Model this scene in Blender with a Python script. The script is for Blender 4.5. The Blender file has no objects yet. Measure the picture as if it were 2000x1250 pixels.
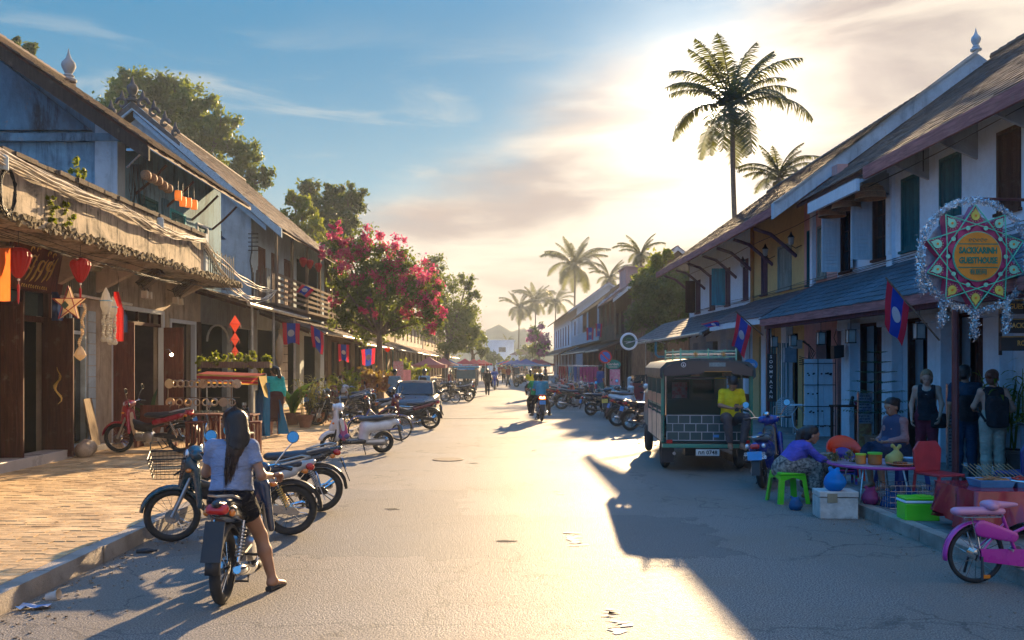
import bpy,bmesh,math,random
import numpy as np
from mathutils import Vector,Matrix,Euler
R = math.radians
sc = bpy.context.scene
COL = sc.collection
rnd = random.Random(7)
# ------------------------------------------------------------------ camera
F = 1750.0; CX = 975.0; HY = 708.0; CH = 1.9
cam_d = bpy.data.cameras.new('camera'); cam = bpy.data.objects.new('camera',cam_d); COL.objects.link(cam)
cam.location = (0,0,CH); cam.rotation_euler = (R(90),0,0)
cam_d.sensor_width = 36; cam_d.lens = 36 * F / 2000
cam_d.shift_x = (1000 - CX) / 2000; cam_d.shift_y = (HY - 625) / 2000
cam_d.clip_end = 6000; cam_d.clip_start = .1
sc.camera = cam
def PX(px,Y): return (px - CX) * Y / F
def PZ(py,Y): return CH + (HY - py) * Y / F
def GY(py,z=0): return F * (CH - z) / (py - HY)
def G(px,py,z=0):
 Y = GY(py,z); return (PX(px,Y),Y,z)
# ------------------------------------------------------------------ sun, sky, exposure
SUN = Vector((432,1750,492)).normalized()
SUN_EL = math.asin(SUN.z); SUN_AZ = math.atan2(SUN.x,SUN.y)
sl = bpy.data.lights.new('sun','SUN'); so = bpy.data.objects.new('sun',sl); COL.objects.link(so)
sl.energy = 2.3; sl.angle = R(.6); sl.color = (1,.70,.38)
so.rotation_euler = (-SUN).to_track_quat('-Z','Y').to_euler(); so.location = SUN * 60
sc.view_settings.view_transform = 'Standard'; sc.view_settings.look = 'None'
sc.view_settings.exposure = 2.65; sc.view_settings.gamma = 1; sc.view_settings.use_curve_mapping = False
SKY_STRENGTH = .05
class NT:
 def __init__(s,nt): s.nt = nt; s.n = nt.nodes; s.l = nt.links
 def add(s,t,**kw):
  n = s.n.new(t)
  for k,v in kw.items():
   if k == 'ins':
    for kk,vv in v.items():
     if isinstance(vv,bpy.types.NodeSocket): s.l.new(vv,n.inputs[kk])
     else: n.inputs[kk].default_value = vv
   else: setattr(n,k,v)
  return n
 def math(s,op,a,b=0.0,c=0.0,clamp=False):
  n = s.n.new('ShaderNodeMath'); n.operation = op; n.use_clamp = clamp
  for i,v in enumerate((a,b,c)):
   if isinstance(v,bpy.types.NodeSocket): s.l.new(v,n.inputs[i])
   else: n.inputs[i].default_value = v
  return n.outputs[0]
 def mix(s,f,a,b,blend='MIX'):
  n = s.n.new('ShaderNodeMix'); n.data_type = 'RGBA'; n.blend_type = blend
  for i,v in ((0,f),(6,a),(7,b)):
   if isinstance(v,bpy.types.NodeSocket): s.l.new(v,n.inputs[i])
   else: n.inputs[i].default_value = v if i == 0 else (tuple(v) + (1,))[:4]
  return n.outputs[2]
 def ramp(s,f,*stops):
  n = s.n.new('ShaderNodeValToRGB'); cr = n.color_ramp
  while len(cr.elements) < len(stops): cr.elements.new(.5)
  for e,(p,c) in zip(cr.elements,stops):
   e.position = p; e.color = (c,c,c,1) if not hasattr(c,'__len__') else (tuple(c) + (1,))[:4]
  s.l.new(f,n.inputs[0]); return n.outputs[0]
 def noise(s,vec,scale,detail=4,rough=.55,dist=0.0):
  n = s.add('ShaderNodeTexNoise',ins={'Scale': scale,'Detail': detail,'Roughness': rough,'Distortion': dist})
  if vec is not None: s.l.new(vec,n.inputs['Vector'])
  return n.outputs[0]
 def smooth(s,v,a,b):
  n = s.n.new('ShaderNodeMapRange'); n.interpolation_type = 'SMOOTHSTEP'
  s.l.new(v,n.inputs[0]); n.inputs[1].default_value = a; n.inputs[2].default_value = b
  return n.outputs[0]
def make_world():
 w = bpy.data.worlds.new('World'); sc.world = w; w.use_nodes = True
 t = NT(w.node_tree); t.n.clear()
 out = t.add('ShaderNodeOutputWorld'); bg = t.add('ShaderNodeBackground')
 sky = t.add('ShaderNodeTexSky',sky_type='NISHITA',sun_disc=False,sun_elevation=SUN_EL,sun_rotation=SUN_AZ)
 sky.air_density = 1.0; sky.dust_density = 1.2; sky.ozone_density = 3.0
 tc = t.add('ShaderNodeTexCoord')
 nrm = t.add('ShaderNodeVectorMath',operation='NORMALIZE'); t.l.new(tc.outputs['Generated'],nrm.inputs[0])
 d = nrm.outputs[0]
 sep = t.add('ShaderNodeSeparateXYZ'); t.l.new(d,sep.inputs[0]); x,y,z = sep.outputs
 dot = t.add('ShaderNodeVectorMath',operation='DOT_PRODUCT'); t.l.new(d,dot.inputs[0]); dot.inputs[1].default_value = SUN
 c = t.math('MAXIMUM',dot.outputs['Value'],0)
 # azimuth and elevation of the direction looked in, in degrees
 az = t.math('MULTIPLY',t.math('ARCTAN2',x,y),57.2958); el = t.math('MULTIPLY',t.math('ARCSINE',z),57.2958)
 cmb = t.add('ShaderNodeCombineXYZ'); t.l.new(t.math('MULTIPLY',az,.1),cmb.inputs[0]); t.l.new(t.math('MULTIPLY',el,.1),cmb.inputs[1])
 mp = t.add('ShaderNodeMapping',ins={'Rotation': (0,0,R(-24)),'Scale': (.6,2.0,1),'Location': (3.1,.6,0)}); t.l.new(cmb.outputs[0],mp.inputs[0])
 n1 = t.noise(mp.outputs[0],1.0,7,.55,.5)
 mp2 = t.add('ShaderNodeMapping',ins={'Rotation': (0,0,R(14)),'Scale': (.5,2.4,1),'Location': (.3,4,0)}); t.l.new(cmb.outputs[0],mp2.inputs[0])
 n2 = t.noise(mp2.outputs[0],1.1,8,.6,.7)
 # a veil of cirrus fills the sky on the sun's side, below a rising edge
 line = t.math('SUBTRACT',t.math('ADD',13.6,t.math('MULTIPLY',az,.52)),el)
 veil = t.smooth(t.math('ADD',line,t.math('MULTIPLY',t.math('SUBTRACT',n1,.5),11.0)),-3.0,3.2)
 veil = t.math('MULTIPLY',veil,t.smooth(t.math('ADD',az,t.math('MULTIPLY',n2,14.0)),-15.0,5.0))
 wisp = t.math('MULTIPLY',t.smooth(n2,.49,.66),t.smooth(el,22.0,13.0))
 front = t.smooth(y,-.35,.75)
 blue = t.mix(t.smooth(el,4.0,21.0),(1.7,2.65,2.95),(.17,1.28,2.35))
 blue = t.mix(t.smooth(el,19.0,48.0),blue,(.27,2.3,6.3))  # out-of-view sky overhead and behind made brighter and bluer, as added fill light
 blue = t.mix(t.smooth(y,.35,-.45),blue,(.38,2.4,6.0))
 skyc = t.mix(.10,blue,t.mix(1.0,sky.outputs[0],(.5,.5,.5),'MULTIPLY'))
 low = t.smooth(el,11.5,.5)
 skyc = t.mix(t.math('MULTIPLY',t.math('MULTIPLY',low,front),.95),skyc,(4.5,3.0,1.35))
 skyc = t.mix(t.math('MULTIPLY',wisp,.62),skyc,t.mix(front,(1.5,2.2,2.7),(3.9,3.7,3.2)))
 shade = t.smooth(t.noise(mp2.outputs[0],1.3,6,.55,.5),.36,.66)
 ccol = t.mix(shade,(2.6,2.0,1.75),(5.2,4.35,3.4))
 skyc = t.mix(t.math('MULTIPLY',veil,.86),skyc,ccol)
 # aureole of the low sun in the thin cloud
 g1 = t.math('MULTIPLY',t.math('POWER',c,110),1.8)
 g2 = t.math('MULTIPLY',t.math('POWER',c,260),3.6)
 g3 = t.math('MULTIPLY',t.math('POWER',c,6000),120.0)
 g = t.math('ADD',t.math('MULTIPLY',t.math('ADD',g1,g2),t.math('ADD',t.math('MULTIPLY',n1,1.3),.25)),g3)
 gm = t.add('ShaderNodeVectorMath',operation='SCALE'); gm.inputs[0].default_value = (1,.84,.62); t.l.new(g,gm.inputs['Scale'])
 skyc = t.mix(1.0,skyc,(.71,.71,.71),'MULTIPLY')
 fin = t.mix(1.0,skyc,gm.outputs[0],'ADD')
 fin.node.clamp_result = False
 t.l.new(fin,bg.inputs[0]); bg.inputs[1].default_value = SKY_STRENGTH
 t.l.new(bg.outputs[0],out.inputs[0])
make_world()
cy = sc.cycles
cy.use_denoising = True; cy.max_bounces = 6; cy.diffuse_bounces = 3; cy.glossy_bounces = 3
cy.transmission_bounces = 6; cy.transparent_max_bounces = 8; cy.volume_bounces = 0
cy.sample_clamp_indirect = 6; cy.caustics_reflective = False; cy.caustics_refractive = False
# ------------------------------------------------------------------ materials
MATS = {}
def new_mat(name):
 m = bpy.data.materials.new(name); m.use_nodes = True
 t = NT(m.node_tree); b = t.n['Principled BSDF']; return m,t,b
def mat(name,col,rough=.6,metal=0,var=.18,scale=5,bump=0,bscale=40,col2=None,coat=0,spec=.5,grime=0,emit=0,stretch=None,rvar=0,space='Object'):
 if name in MATS: return MATS[name]
 m,t,b = new_mat(name)
 tc = t.add('ShaderNodeTexCoord'); vec = tc.outputs[space]
 if stretch:
  mp = t.add('ShaderNodeMapping',ins={'Scale': stretch}); t.l.new(vec,mp.inputs[0]); vec = mp.outputs[0]
 n = t.noise(vec,scale,5,.6)
 f = t.smooth(n,.3,.7)
 a = tuple(max(0,c * (1 - var)) for c in col); c2 = col2 or tuple(min(1,c * (1 + var)) for c in col)
 c = t.mix(f,a,c2)
 if grime:
  g = t.noise(vec,scale * .35,8,.7,.6)
  c = t.mix(t.math('MULTIPLY',t.smooth(g,.5,.72),grime),c,(.05,.04,.03))
 if rvar:
  oi = t.add('ShaderNodeObjectInfo')
  hs = t.add('ShaderNodeHueSaturation'); t.l.new(c,hs.inputs['Color'])
  t.l.new(t.math('ADD',t.math('MULTIPLY',oi.outputs['Random'],rvar * 2),1 - rvar),hs.inputs['Value']); c = hs.outputs[0]
 t.l.new(c,b.inputs['Base Color'])
 b.inputs['Roughness'].default_value = rough; b.inputs['Metallic'].default_value = metal
 b.inputs['Coat Weight'].default_value = coat; b.inputs['Specular IOR Level'].default_value = spec
 if rough > .15:
  t.l.new(t.math('ADD',t.math('MULTIPLY',t.math('SUBTRACT',n,.5),.25),rough,clamp=True),b.inputs['Roughness'])
 if bump:
  bn = t.noise(vec,bscale,6,.65)
  bp = t.add('ShaderNodeBump',ins={'Strength': bump,'Distance': .02,'Height': bn}); t.l.new(bp.outputs[0],b.inputs['Normal'])
 if emit:
  b.inputs['Emission Color'].default_value = tuple(col) + (1,); b.inputs['Emission Strength'].default_value = emit
 MATS[name] = m; return m
def plaster(name,col,stain=.5,dark=(.05,.05,.045),sc_=1.0,top=False):
 """lime plaster with rain streaks, damp blotches and flaking"""
 if name in MATS: return MATS[name]
 m,t,b = new_mat(name)
 g = t.add('ShaderNodeNewGeometry'); p = g.outputs['Position']
 mp = t.add('ShaderNodeMapping',ins={'Scale': (3.2 * sc_,3.2 * sc_,.45 * sc_)}); t.l.new(p,mp.inputs[0])
 streak = t.smooth(t.noise(mp.outputs[0],1.6,8,.7,.4),.47,.68)
 blot = t.smooth(t.noise(p,.9 * sc_,7,.68,.5),.42,.66)
 fine = t.noise(p,9,5,.6)
 flake = t.smooth(t.noise(p,3.4,9,.72,.2),.60,.66)
 base = t.mix(fine,tuple(c * .82 for c in col),tuple(min(1,c * 1.1) for c in col))
 base = t.mix(t.math('MULTIPLY',flake,stain * .5),base,(.34,.27,.2))
 s = t.math('MULTIPLY',t.math('ADD',t.math('MULTIPLY',streak,.6),t.math('MULTIPLY',blot,.55)),stain,clamp=True)
 c = t.mix(s,base,dark)
 t.l.new(c,b.inputs['Base Color']); b.inputs['Roughness'].default_value = .88; b.inputs['Specular IOR Level'].default_value = .25
 bn = t.math('ADD',t.noise(p,26,6,.7),t.math('MULTIPLY',flake,-.4))
 bp = t.add('ShaderNodeBump',ins={'Strength': .45,'Distance': .02,'Height': bn}); t.l.new(bp.outputs[0],b.inputs['Normal'])
 MATS[name] = m; return m
def wood(name,col,rough=.6,var=.35,wear=.3,axis=2):
 if name in MATS: return MATS[name]
 m,t,b = new_mat(name)
 tc = t.add('ShaderNodeTexCoord'); s = [14,14,14]; s[axis] = 1.0
 mp = t.add('ShaderNodeMapping',ins={'Scale': s}); t.l.new(tc.outputs['Object'],mp.inputs[0])
 n = t.noise(mp.outputs[0],1.8,6,.65,.6)
 c = t.mix(t.smooth(n,.3,.7),tuple(k * (1 - var) for k in col),tuple(min(1,k * (1 + var)) for k in col))
 wn = t.smooth(t.noise(tc.outputs['Object'],6,7,.7),.55,.7)
 c = t.mix(t.math('MULTIPLY',wn,wear),c,(.22,.19,.15))
 t.l.new(c,b.inputs['Base Color']); b.inputs['Roughness'].default_value = min(1,rough + .25); b.inputs['Specular IOR Level'].default_value = .15
 bp = t.add('ShaderNodeBump',ins={'Strength': .3,'Distance': .01,'Height': n}); t.l.new(bp.outputs[0],b.inputs['Normal'])
 MATS[name] = m; return m
def leafmat(name,col,col2,trans=.45,rough=.5,sap=.6):
 if name in MATS: return MATS[name]
 m,t,b = new_mat(name)
 g = t.add('ShaderNodeNewGeometry')
 c = t.mix(g.outputs['Random Per Island'],col,col2)
 t.l.new(c,b.inputs['Base Color']); b.inputs['Roughness'].default_value = rough; b.inputs['Specular IOR Level'].default_value = .3
 tr = t.add('ShaderNodeBsdfTranslucent'); t.l.new(t.mix(sap,c,(.30,.34,.02)),tr.inputs[0])
 mx = t.add('ShaderNodeMixShader',ins={0: trans}); t.l.new(b.outputs[0],mx.inputs[1]); t.l.new(tr.outputs[0],mx.inputs[2])
 t.l.new(mx.outputs[0],t.n['Material Output'].inputs[0]); MATS[name] = m; return m
def clothmat(name,col,trans=.35,rough=.85):
 if name in MATS: return MATS[name]
 m,t,b = new_mat(name)
 tc = t.add('ShaderNodeTexCoord'); n = t.noise(tc.outputs['Object'],7,4,.6)
 c = t.mix(n,tuple(k * .8 for k in col),tuple(min(1,k * 1.15) for k in col))
 t.l.new(c,b.inputs['Base Color']); b.inputs['Roughness'].default_value = rough; b.inputs['Specular IOR Level'].default_value = .2
 tr = t.add('ShaderNodeBsdfTranslucent'); t.l.new(c,tr.inputs[0])
 bp = t.add('ShaderNodeBump',ins={'Strength': .35,'Distance': .02,'Height': n}); t.l.new(bp.outputs[0],b.inputs['Normal'])
 mx = t.add('ShaderNodeMixShader',ins={0: trans}); t.l.new(b.outputs[0],mx.inputs[1]); t.l.new(tr.outputs[0],mx.inputs[2])
 t.l.new(mx.outputs[0],t.n['Material Output'].inputs[0]); MATS[name] = m; return m
def paint(name,col,rough=.28,coat=.6,metal=0): return mat(name,col,rough,metal,var=.06,scale=3,coat=coat)
def glassmat(name,col=(.02,.03,.035),rough=.06):
 return mat(name,col,rough,0,var=.1,spec=.8,coat=.3)
def clearglass():
 if 'clear_glass' in MATS: return MATS['clear_glass']
 m,t,b = new_mat('clear_glass')
 b.inputs['Base Color'].default_value = (.8,.85,.85,1); b.inputs['Roughness'].default_value = .03
 b.inputs['Transmission Weight'].default_value = .85; b.inputs['IOR'].default_value = 1.1
 MATS['clear_glass'] = m; return m
def asphalt():
 m,t,b = new_mat('asphalt')
 g = t.add('ShaderNodeNewGeometry'); p = g.outputs['Position']
 fine = t.noise(p,75,5,.75); med = t.noise(p,16,5,.65)
 mp = t.add('ShaderNodeMapping',ins={'Scale': (1.2,.12,1)}); t.l.new(p,mp.inputs[0])
 lanes = t.noise(mp.outputs[0],.8,5,.6,.3); big = t.noise(p,.35,7,.65,.4)
 vor = t.add('ShaderNodeTexVoronoi',feature='F1',ins={'Scale': 62.0,'Randomness': 1.0}); t.l.new(p,vor.inputs['Vector'])
 stone = t.math('MULTIPLY',vor.outputs['Distance'],1.0)
 base = t.mix(t.smooth(fine,.40,.64),(.045,.043,.04),(.42,.375,.32))
 base = t.mix(t.math('MULTIPLY',t.smooth(big,.42,.62),.55),base,(.19,.155,.115))
 base = t.mix(t.math('MULTIPLY',t.smooth(lanes,.5,.7),.4),base,(.13,.12,.11))
 # hairline cracks
 vc = t.add('ShaderNodeTexVoronoi',feature='DISTANCE_TO_EDGE',ins={'Scale': .55})
 pd = t.add('ShaderNodeVectorMath',operation='ADD'); t.l.new(p,pd.inputs[0])
 nc = t.add('ShaderNodeTexNoise',ins={'Scale': 2.2,'Detail': 6.0}); t.l.new(p,nc.inputs['Vector'])
 t.l.new(nc.outputs['Color'],pd.inputs[1]); t.l.new(pd.outputs[0],vc.inputs['Vector'])
 crack = t.math('MULTIPLY',t.math('SUBTRACT',1.0,t.smooth(vc.outputs['Distance'],.003,.014)),t.smooth(big,.45,.6))
 base = t.mix(t.math('MULTIPLY',crack,.6),base,(.02,.02,.02))
 # repaired patches, laid square to the street
 br = t.add('ShaderNodeTexBrick',ins={'Scale': .16,'Mortar Size': .004,'Bias': 0.0,'Color1': (0,0,0,1),'Color2': (1,1,1,1),'Mortar': (.5,.5,.5,1),'Brick Width': .9,'Row Height': .37}); t.l.new(pd.outputs[0],br.inputs['Vector'])
 patch = t.math('GREATER_THAN',br.outputs[0],.80)
 base = t.mix(t.math('MULTIPLY',patch,.45),base,(.10,.097,.092))
 edge = t.math('MULTIPLY',br.outputs['Fac'],.35); base = t.mix(edge,base,(.03,.03,.03))
 # pale worn scrapes and oily drips
 sc1 = t.smooth(t.noise(mp.outputs[0],6.5,8,.75,.3),.66,.73)
 base = t.mix(t.math('MULTIPLY',sc1,.5),base,(.36,.31,.25))
 oil = t.smooth(t.noise(p,1.3,8,.7),.66,.74)
 base = t.mix(t.math('MULTIPLY',oil,.5),base,(.028,.028,.03))
 t.l.new(base,b.inputs['Base Color'])
 t.l.new(t.math('ADD',t.math('MULTIPLY',med,.22),t.math('ADD',t.math('MULTIPLY',big,.10),.50)),b.inputs['Roughness'])
 h = t.math('ADD',t.math('MULTIPLY',fine,.8),t.math('ADD',t.math('MULTIPLY',stone,-.5),t.math('MULTIPLY',med,.5)))
 bp = t.add('ShaderNodeBump',ins={'Strength': .6,'Distance': .011,'Height': h}); t.l.new(bp.outputs[0],b.inputs['Normal'])
 b.inputs['Specular IOR Level'].default_value = .38
 MATS['asphalt'] = m; return m
# ------------------------------------------------------------------ mesh builder
def rotm(ax,deg): return Matrix.Rotation(R(deg),4,ax)
class MB:
 def __init__(s): s.v = []; s.f = []; s.m = []; s.T = Matrix(); s.cur = 0; s.uv = None
 def _a(s,vs,fs):
  o = len(s.v); T = s.T
  s.v += [tuple(T @ Vector(p)) for p in vs]
  s.f += [tuple(i + o for i in f) for f in fs]; s.m += [s.cur] * len(fs); return s
 def box(s,a,b):
  (x0,y0,z0),(x1,y1,z1) = a,b
  vs = [(x0,y0,z0),(x1,y0,z0),(x1,y1,z0),(x0,y1,z0),(x0,y0,z1),(x1,y0,z1),(x1,y1,z1),(x0,y1,z1)]
  fs = [(0,3,2,1),(4,5,6,7),(0,1,5,4),(1,2,6,5),(2,3,7,6),(3,0,4,7)]
  return s._a(vs,fs)
 def cbox(s,c,d,rot=None):
  o = s.T
  s.T = o @ Matrix.Translation(c) @ (rot if rot is not None else Matrix())
  s.box((-d[0] / 2,-d[1] / 2,-d[2] / 2),(d[0] / 2,d[1] / 2,d[2] / 2)); s.T = o; return s
 def tube(s,pts,r,n=6,cap=True,closed=False):
  pts = [Vector(p) for p in pts]; rs = r if hasattr(r,'__len__') else [r] * len(pts)
  vs = []; fs = []; L = len(pts); up = None
  for i,p in enumerate(pts):
   if closed: d = pts[(i + 1) % L] - pts[i - 1]
   else: d = pts[min(i + 1,L - 1)] - pts[max(i - 1,0)]
   d = d.normalized() if d.length > 1e-9 else Vector((0,0,1))
   if up is None:
    up = Vector((0,0,1)) if abs(d.z) < .9 else Vector((1,0,0))
   sd = d.cross(up)
   if sd.length < 1e-6: sd = d.orthogonal()
   sd.normalize(); u2 = sd.cross(d).normalized(); up = u2
   for k in range(n):
    a = 2 * math.pi * k / n
    vs.append(p + (sd * math.cos(a) + u2 * math.sin(a)) * rs[i])
  for i in range(L if closed else L - 1):
   j = (i + 1) % L
   for k in range(n):
    k2 = (k + 1) % n
    fs.append((i * n + k,i * n + k2,j * n + k2,j * n + k))
  if cap and not closed:
   fs.append(tuple(range(n))[::-1]); fs.append(tuple((L - 1) * n + k for k in range(n)))
  return s._a(vs,fs)
 def rod(s,a,b,r,r2=None,n=6): return s.tube([a,b],[r,r if r2 is None else r2],n)
 def lathe(s,prof,n=12,c=(0,0,0),axis='z',cap=True,arc=1.0):
  vs = []; fs = []; L = len(prof); N = n if arc >= 1 else n + 1
  for (r,h) in prof:
   for k in range(N):
    a = 2 * math.pi * arc * k / n; x,y = r * math.cos(a),r * math.sin(a)
    p = (x,y,h) if axis == 'z' else ((h,x,y) if axis == 'x' else (y,h,x))
    vs.append((p[0] + c[0],p[1] + c[1],p[2] + c[2]))
  for i in range(L - 1):
   for k in range(n):
    k2 = (k + 1) % N if arc >= 1 else k + 1
    fs.append((i * N + k,i * N + k2,(i + 1) * N + k2,(i + 1) * N + k))
  if cap and arc >= 1:
   if prof[0][0] > 1e-6: fs.append(tuple(range(n))[::-1])
   if prof[-1][0] > 1e-6: fs.append(tuple((L - 1) * n + k for k in range(n)))
  return s._a(vs,fs)
 def torus(s,c,Rr,r,axis='y',n=28,m=8,sq=1.0):
  vs = []; fs = []
  for i in range(n):
   a = 2 * math.pi * i / n
   for k in range(m):
    b = 2 * math.pi * k / m
    rr = Rr + r * math.cos(b); h = r * sq * math.sin(b)
    q = {'y': (rr * math.cos(a),h,rr * math.sin(a)),'z': (rr * math.cos(a),rr * math.sin(a),h),'x': (h,rr * math.cos(a),rr * math.sin(a))}[axis]
    vs.append((q[0] + c[0],q[1] + c[1],q[2] + c[2]))
  for i in range(n):
   for k in range(m):
    fs.append((i * m + k,i * m + (k + 1) % m,((i + 1) % n) * m + (k + 1) % m,((i + 1) % n) * m + k))
  return s._a(vs,fs)
 def ball(s,c,r,n=10,m=6,sx=1,sy=1,sz=1):
  prof = [(math.sin(math.pi * i / m),-math.cos(math.pi * i / m)) for i in range(m + 1)]
  o = s.T; s.T = o @ Matrix.Translation(c) @ Matrix.Diagonal((r * sx,r * sy,r * sz,1))
  s.lathe([(max(a,1e-4),b) for a,b in prof],n,cap=False); s.T = o; return s
 def prism(s,poly,d,plane='xz'):
  """polygon extruded by d along the plane's normal; poly points in plane, d=(d0,d1)"""
  d0,d1 = d; n = len(poly)
  def q(p,h):
   return {'xz': (p[0],h,p[1]),'yz': (h,p[0],p[1]),'xy': (p[0],p[1],h)}[plane]
  vs = [q(p,d0) for p in poly] + [q(p,d1) for p in poly]
  fs = [tuple(range(n)),tuple(range(2 * n - 1,n - 1,-1))] + [(i,i + n,(i + 1) % n + n,(i + 1) % n) for i in range(n)]
  return s._a(vs,fs)
 def quad(s,a,b,c,d): return s._a([a,b,c,d],[(0,1,2,3)])
 def build(s,name,mats,parent=None,smooth=None,bevel=0,loc=None,rot=None,label=None,fix=True):
  me = bpy.data.meshes.new(name); me.from_pydata(s.v,[],s.f)
  if not isinstance(mats,(list,tuple)): mats = [mats]
  for m in mats: me.materials.append(m)
  if len(mats) > 1: me.polygons.foreach_set('material_index',s.m)
  if smooth is not None:
   me.shade_smooth()
   if smooth < 180: me.set_sharp_from_angle(angle=R(smooth))
  me.update()
  o = bpy.data.objects.new(name,me); COL.objects.link(o)
  if parent is not None: o.parent = parent
  if loc is not None: o.location = loc
  if rot is not None: o.rotation_euler = rot
  if bevel:
   bv = o.modifiers.new('bevel','BEVEL'); bv.width = bevel; bv.segments = 2; bv.limit_method = 'ANGLE'; bv.angle_limit = R(40)
  if label: o['label'] = label
  return o
def tag(o,label=None,cat=None,group=None,kind=None):
 if label: o['label'] = label
 if cat: o['category'] = cat
 if group: o['group'] = group
 if kind: o['kind'] = kind
 return o
def thing(name,label,cat,loc=(0,0,0),rz=0,group=None,scale=1):
 o = bpy.data.objects.new(name,None); COL.objects.link(o); o.empty_display_size = .1
 o.location = loc; o.rotation_euler = (0,0,R(rz)); o.scale = (scale,) * 3
 return tag(o,label,cat,group)
TEXTS = []
def kids_of(o): return [c for c in o.children]
def dup(o,loc=None,rz=None,label=None,group=None,parent=None,scale=None,swap=None):
 """copy a thing with its parts; swap = {material name: material}"""
 c = o.copy(); COL.objects.link(c)
 if o.type == 'FONT': TEXTS.append(c)
 if parent is not None: c.parent = parent
 if swap and c.type == 'MESH':
  for sl_ in c.material_slots:
   if sl_.material and sl_.material.name in swap:
    nm = swap[sl_.material.name]; sl_.link = 'OBJECT'; sl_.material = nm
 for ch in kids_of(o): dup(ch,parent=c,swap=swap)
 if loc is not None: c.location = loc
 if rz is not None: c.rotation_euler = (0,0,R(rz))
 if label: c['label'] = label
 if group: c['group'] = group
 if scale: c.scale = (scale,) * 3
 return c
def np_mesh(name,V,Fq,mats,parent=None,midx=None,smooth=False):
 """fast mesh from arrays; Fq (n,3) or (n,4)"""
 me = bpy.data.meshes.new(name); n,k = Fq.shape
 me.vertices.add(len(V)); me.vertices.foreach_set('co',np.ascontiguousarray(V,dtype=np.float32).ravel())
 me.loops.add(n * k); me.loops.foreach_set('vertex_index',np.ascontiguousarray(Fq,dtype=np.int32).ravel())
 me.polygons.add(n); me.polygons.foreach_set('loop_start',np.arange(0,n * k,k,dtype=np.int32))
 if not isinstance(mats,(list,tuple)): mats = [mats]
 for m in mats: me.materials.append(m)
 if midx is not None: me.polygons.foreach_set('material_index',np.ascontiguousarray(midx,dtype=np.int32))
 me.polygons.foreach_set('use_smooth',np.full(n,smooth))
 me.update(calc_edges=True)
 o = bpy.data.objects.new(name,me); COL.objects.link(o)
 if parent is not None: o.parent = parent
 return o
# ------------------------------------------------------------------ smooth bodies: signed distance + surface nets
def cap(a,b,ra,rb=None,flat=None,k=1.0,cut=False,grp=0):
 return dict(a=np.array(a,float),b=np.array(b,float),ra=ra,rb=ra if rb is None else rb,n=None if flat is None else np.array(flat,float) / np.linalg.norm(flat),k=k,cut=cut)
def rbox(c,h,r,rot=None):
 return dict(box=True,c=np.array(c,float),h=np.array(h,float),r=r,rot=None if rot is None else np.array(rot.to_3x3()))
def sdf_eval(prims,P,blend):
 d = None
 for p in prims:
  if p.get('box'):
   q = P - p['c']
   if p['rot'] is not None: q = q @ p['rot']
   q = np.abs(q) - (p['h'] - p['r'])
   dd = np.linalg.norm(np.maximum(q,0),axis=-1) + np.minimum(q.max(-1),0) - p['r']
  else:
   ab = p['b'] - p['a']; L2 = max(ab @ ab,1e-9); t0 = ((P - p['a']) @ ab) / L2; t = np.clip(t0,0,1)
   w = P - (p['a'] + t[...,None] * ab)
   if p['n'] is not None:
    wn = w @ p['n']; w = w + ((p['k'] - 1) * wn)[...,None] * p['n']
   dd = np.linalg.norm(w,axis=-1) - (p['ra'] + (p['rb'] - p['ra']) * t)
   if p['cut']: dd = np.maximum(dd,(t0 - 1) * math.sqrt(L2))
   if p['cut'] == 2: dd = np.maximum(dd,-t0 * math.sqrt(L2))
  if p.get('sub'):
   d = np.maximum(d,-dd)
  elif d is None: d = dd
  elif blend <= 0: d = np.minimum(d,dd)
  else:
   h = np.clip(.5 + .5 * (d - dd) / blend,0,1); d = d * (1 - h) + dd * h - blend * h * (1 - h)
 return d
def sub(p): p['sub'] = True; return p
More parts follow.
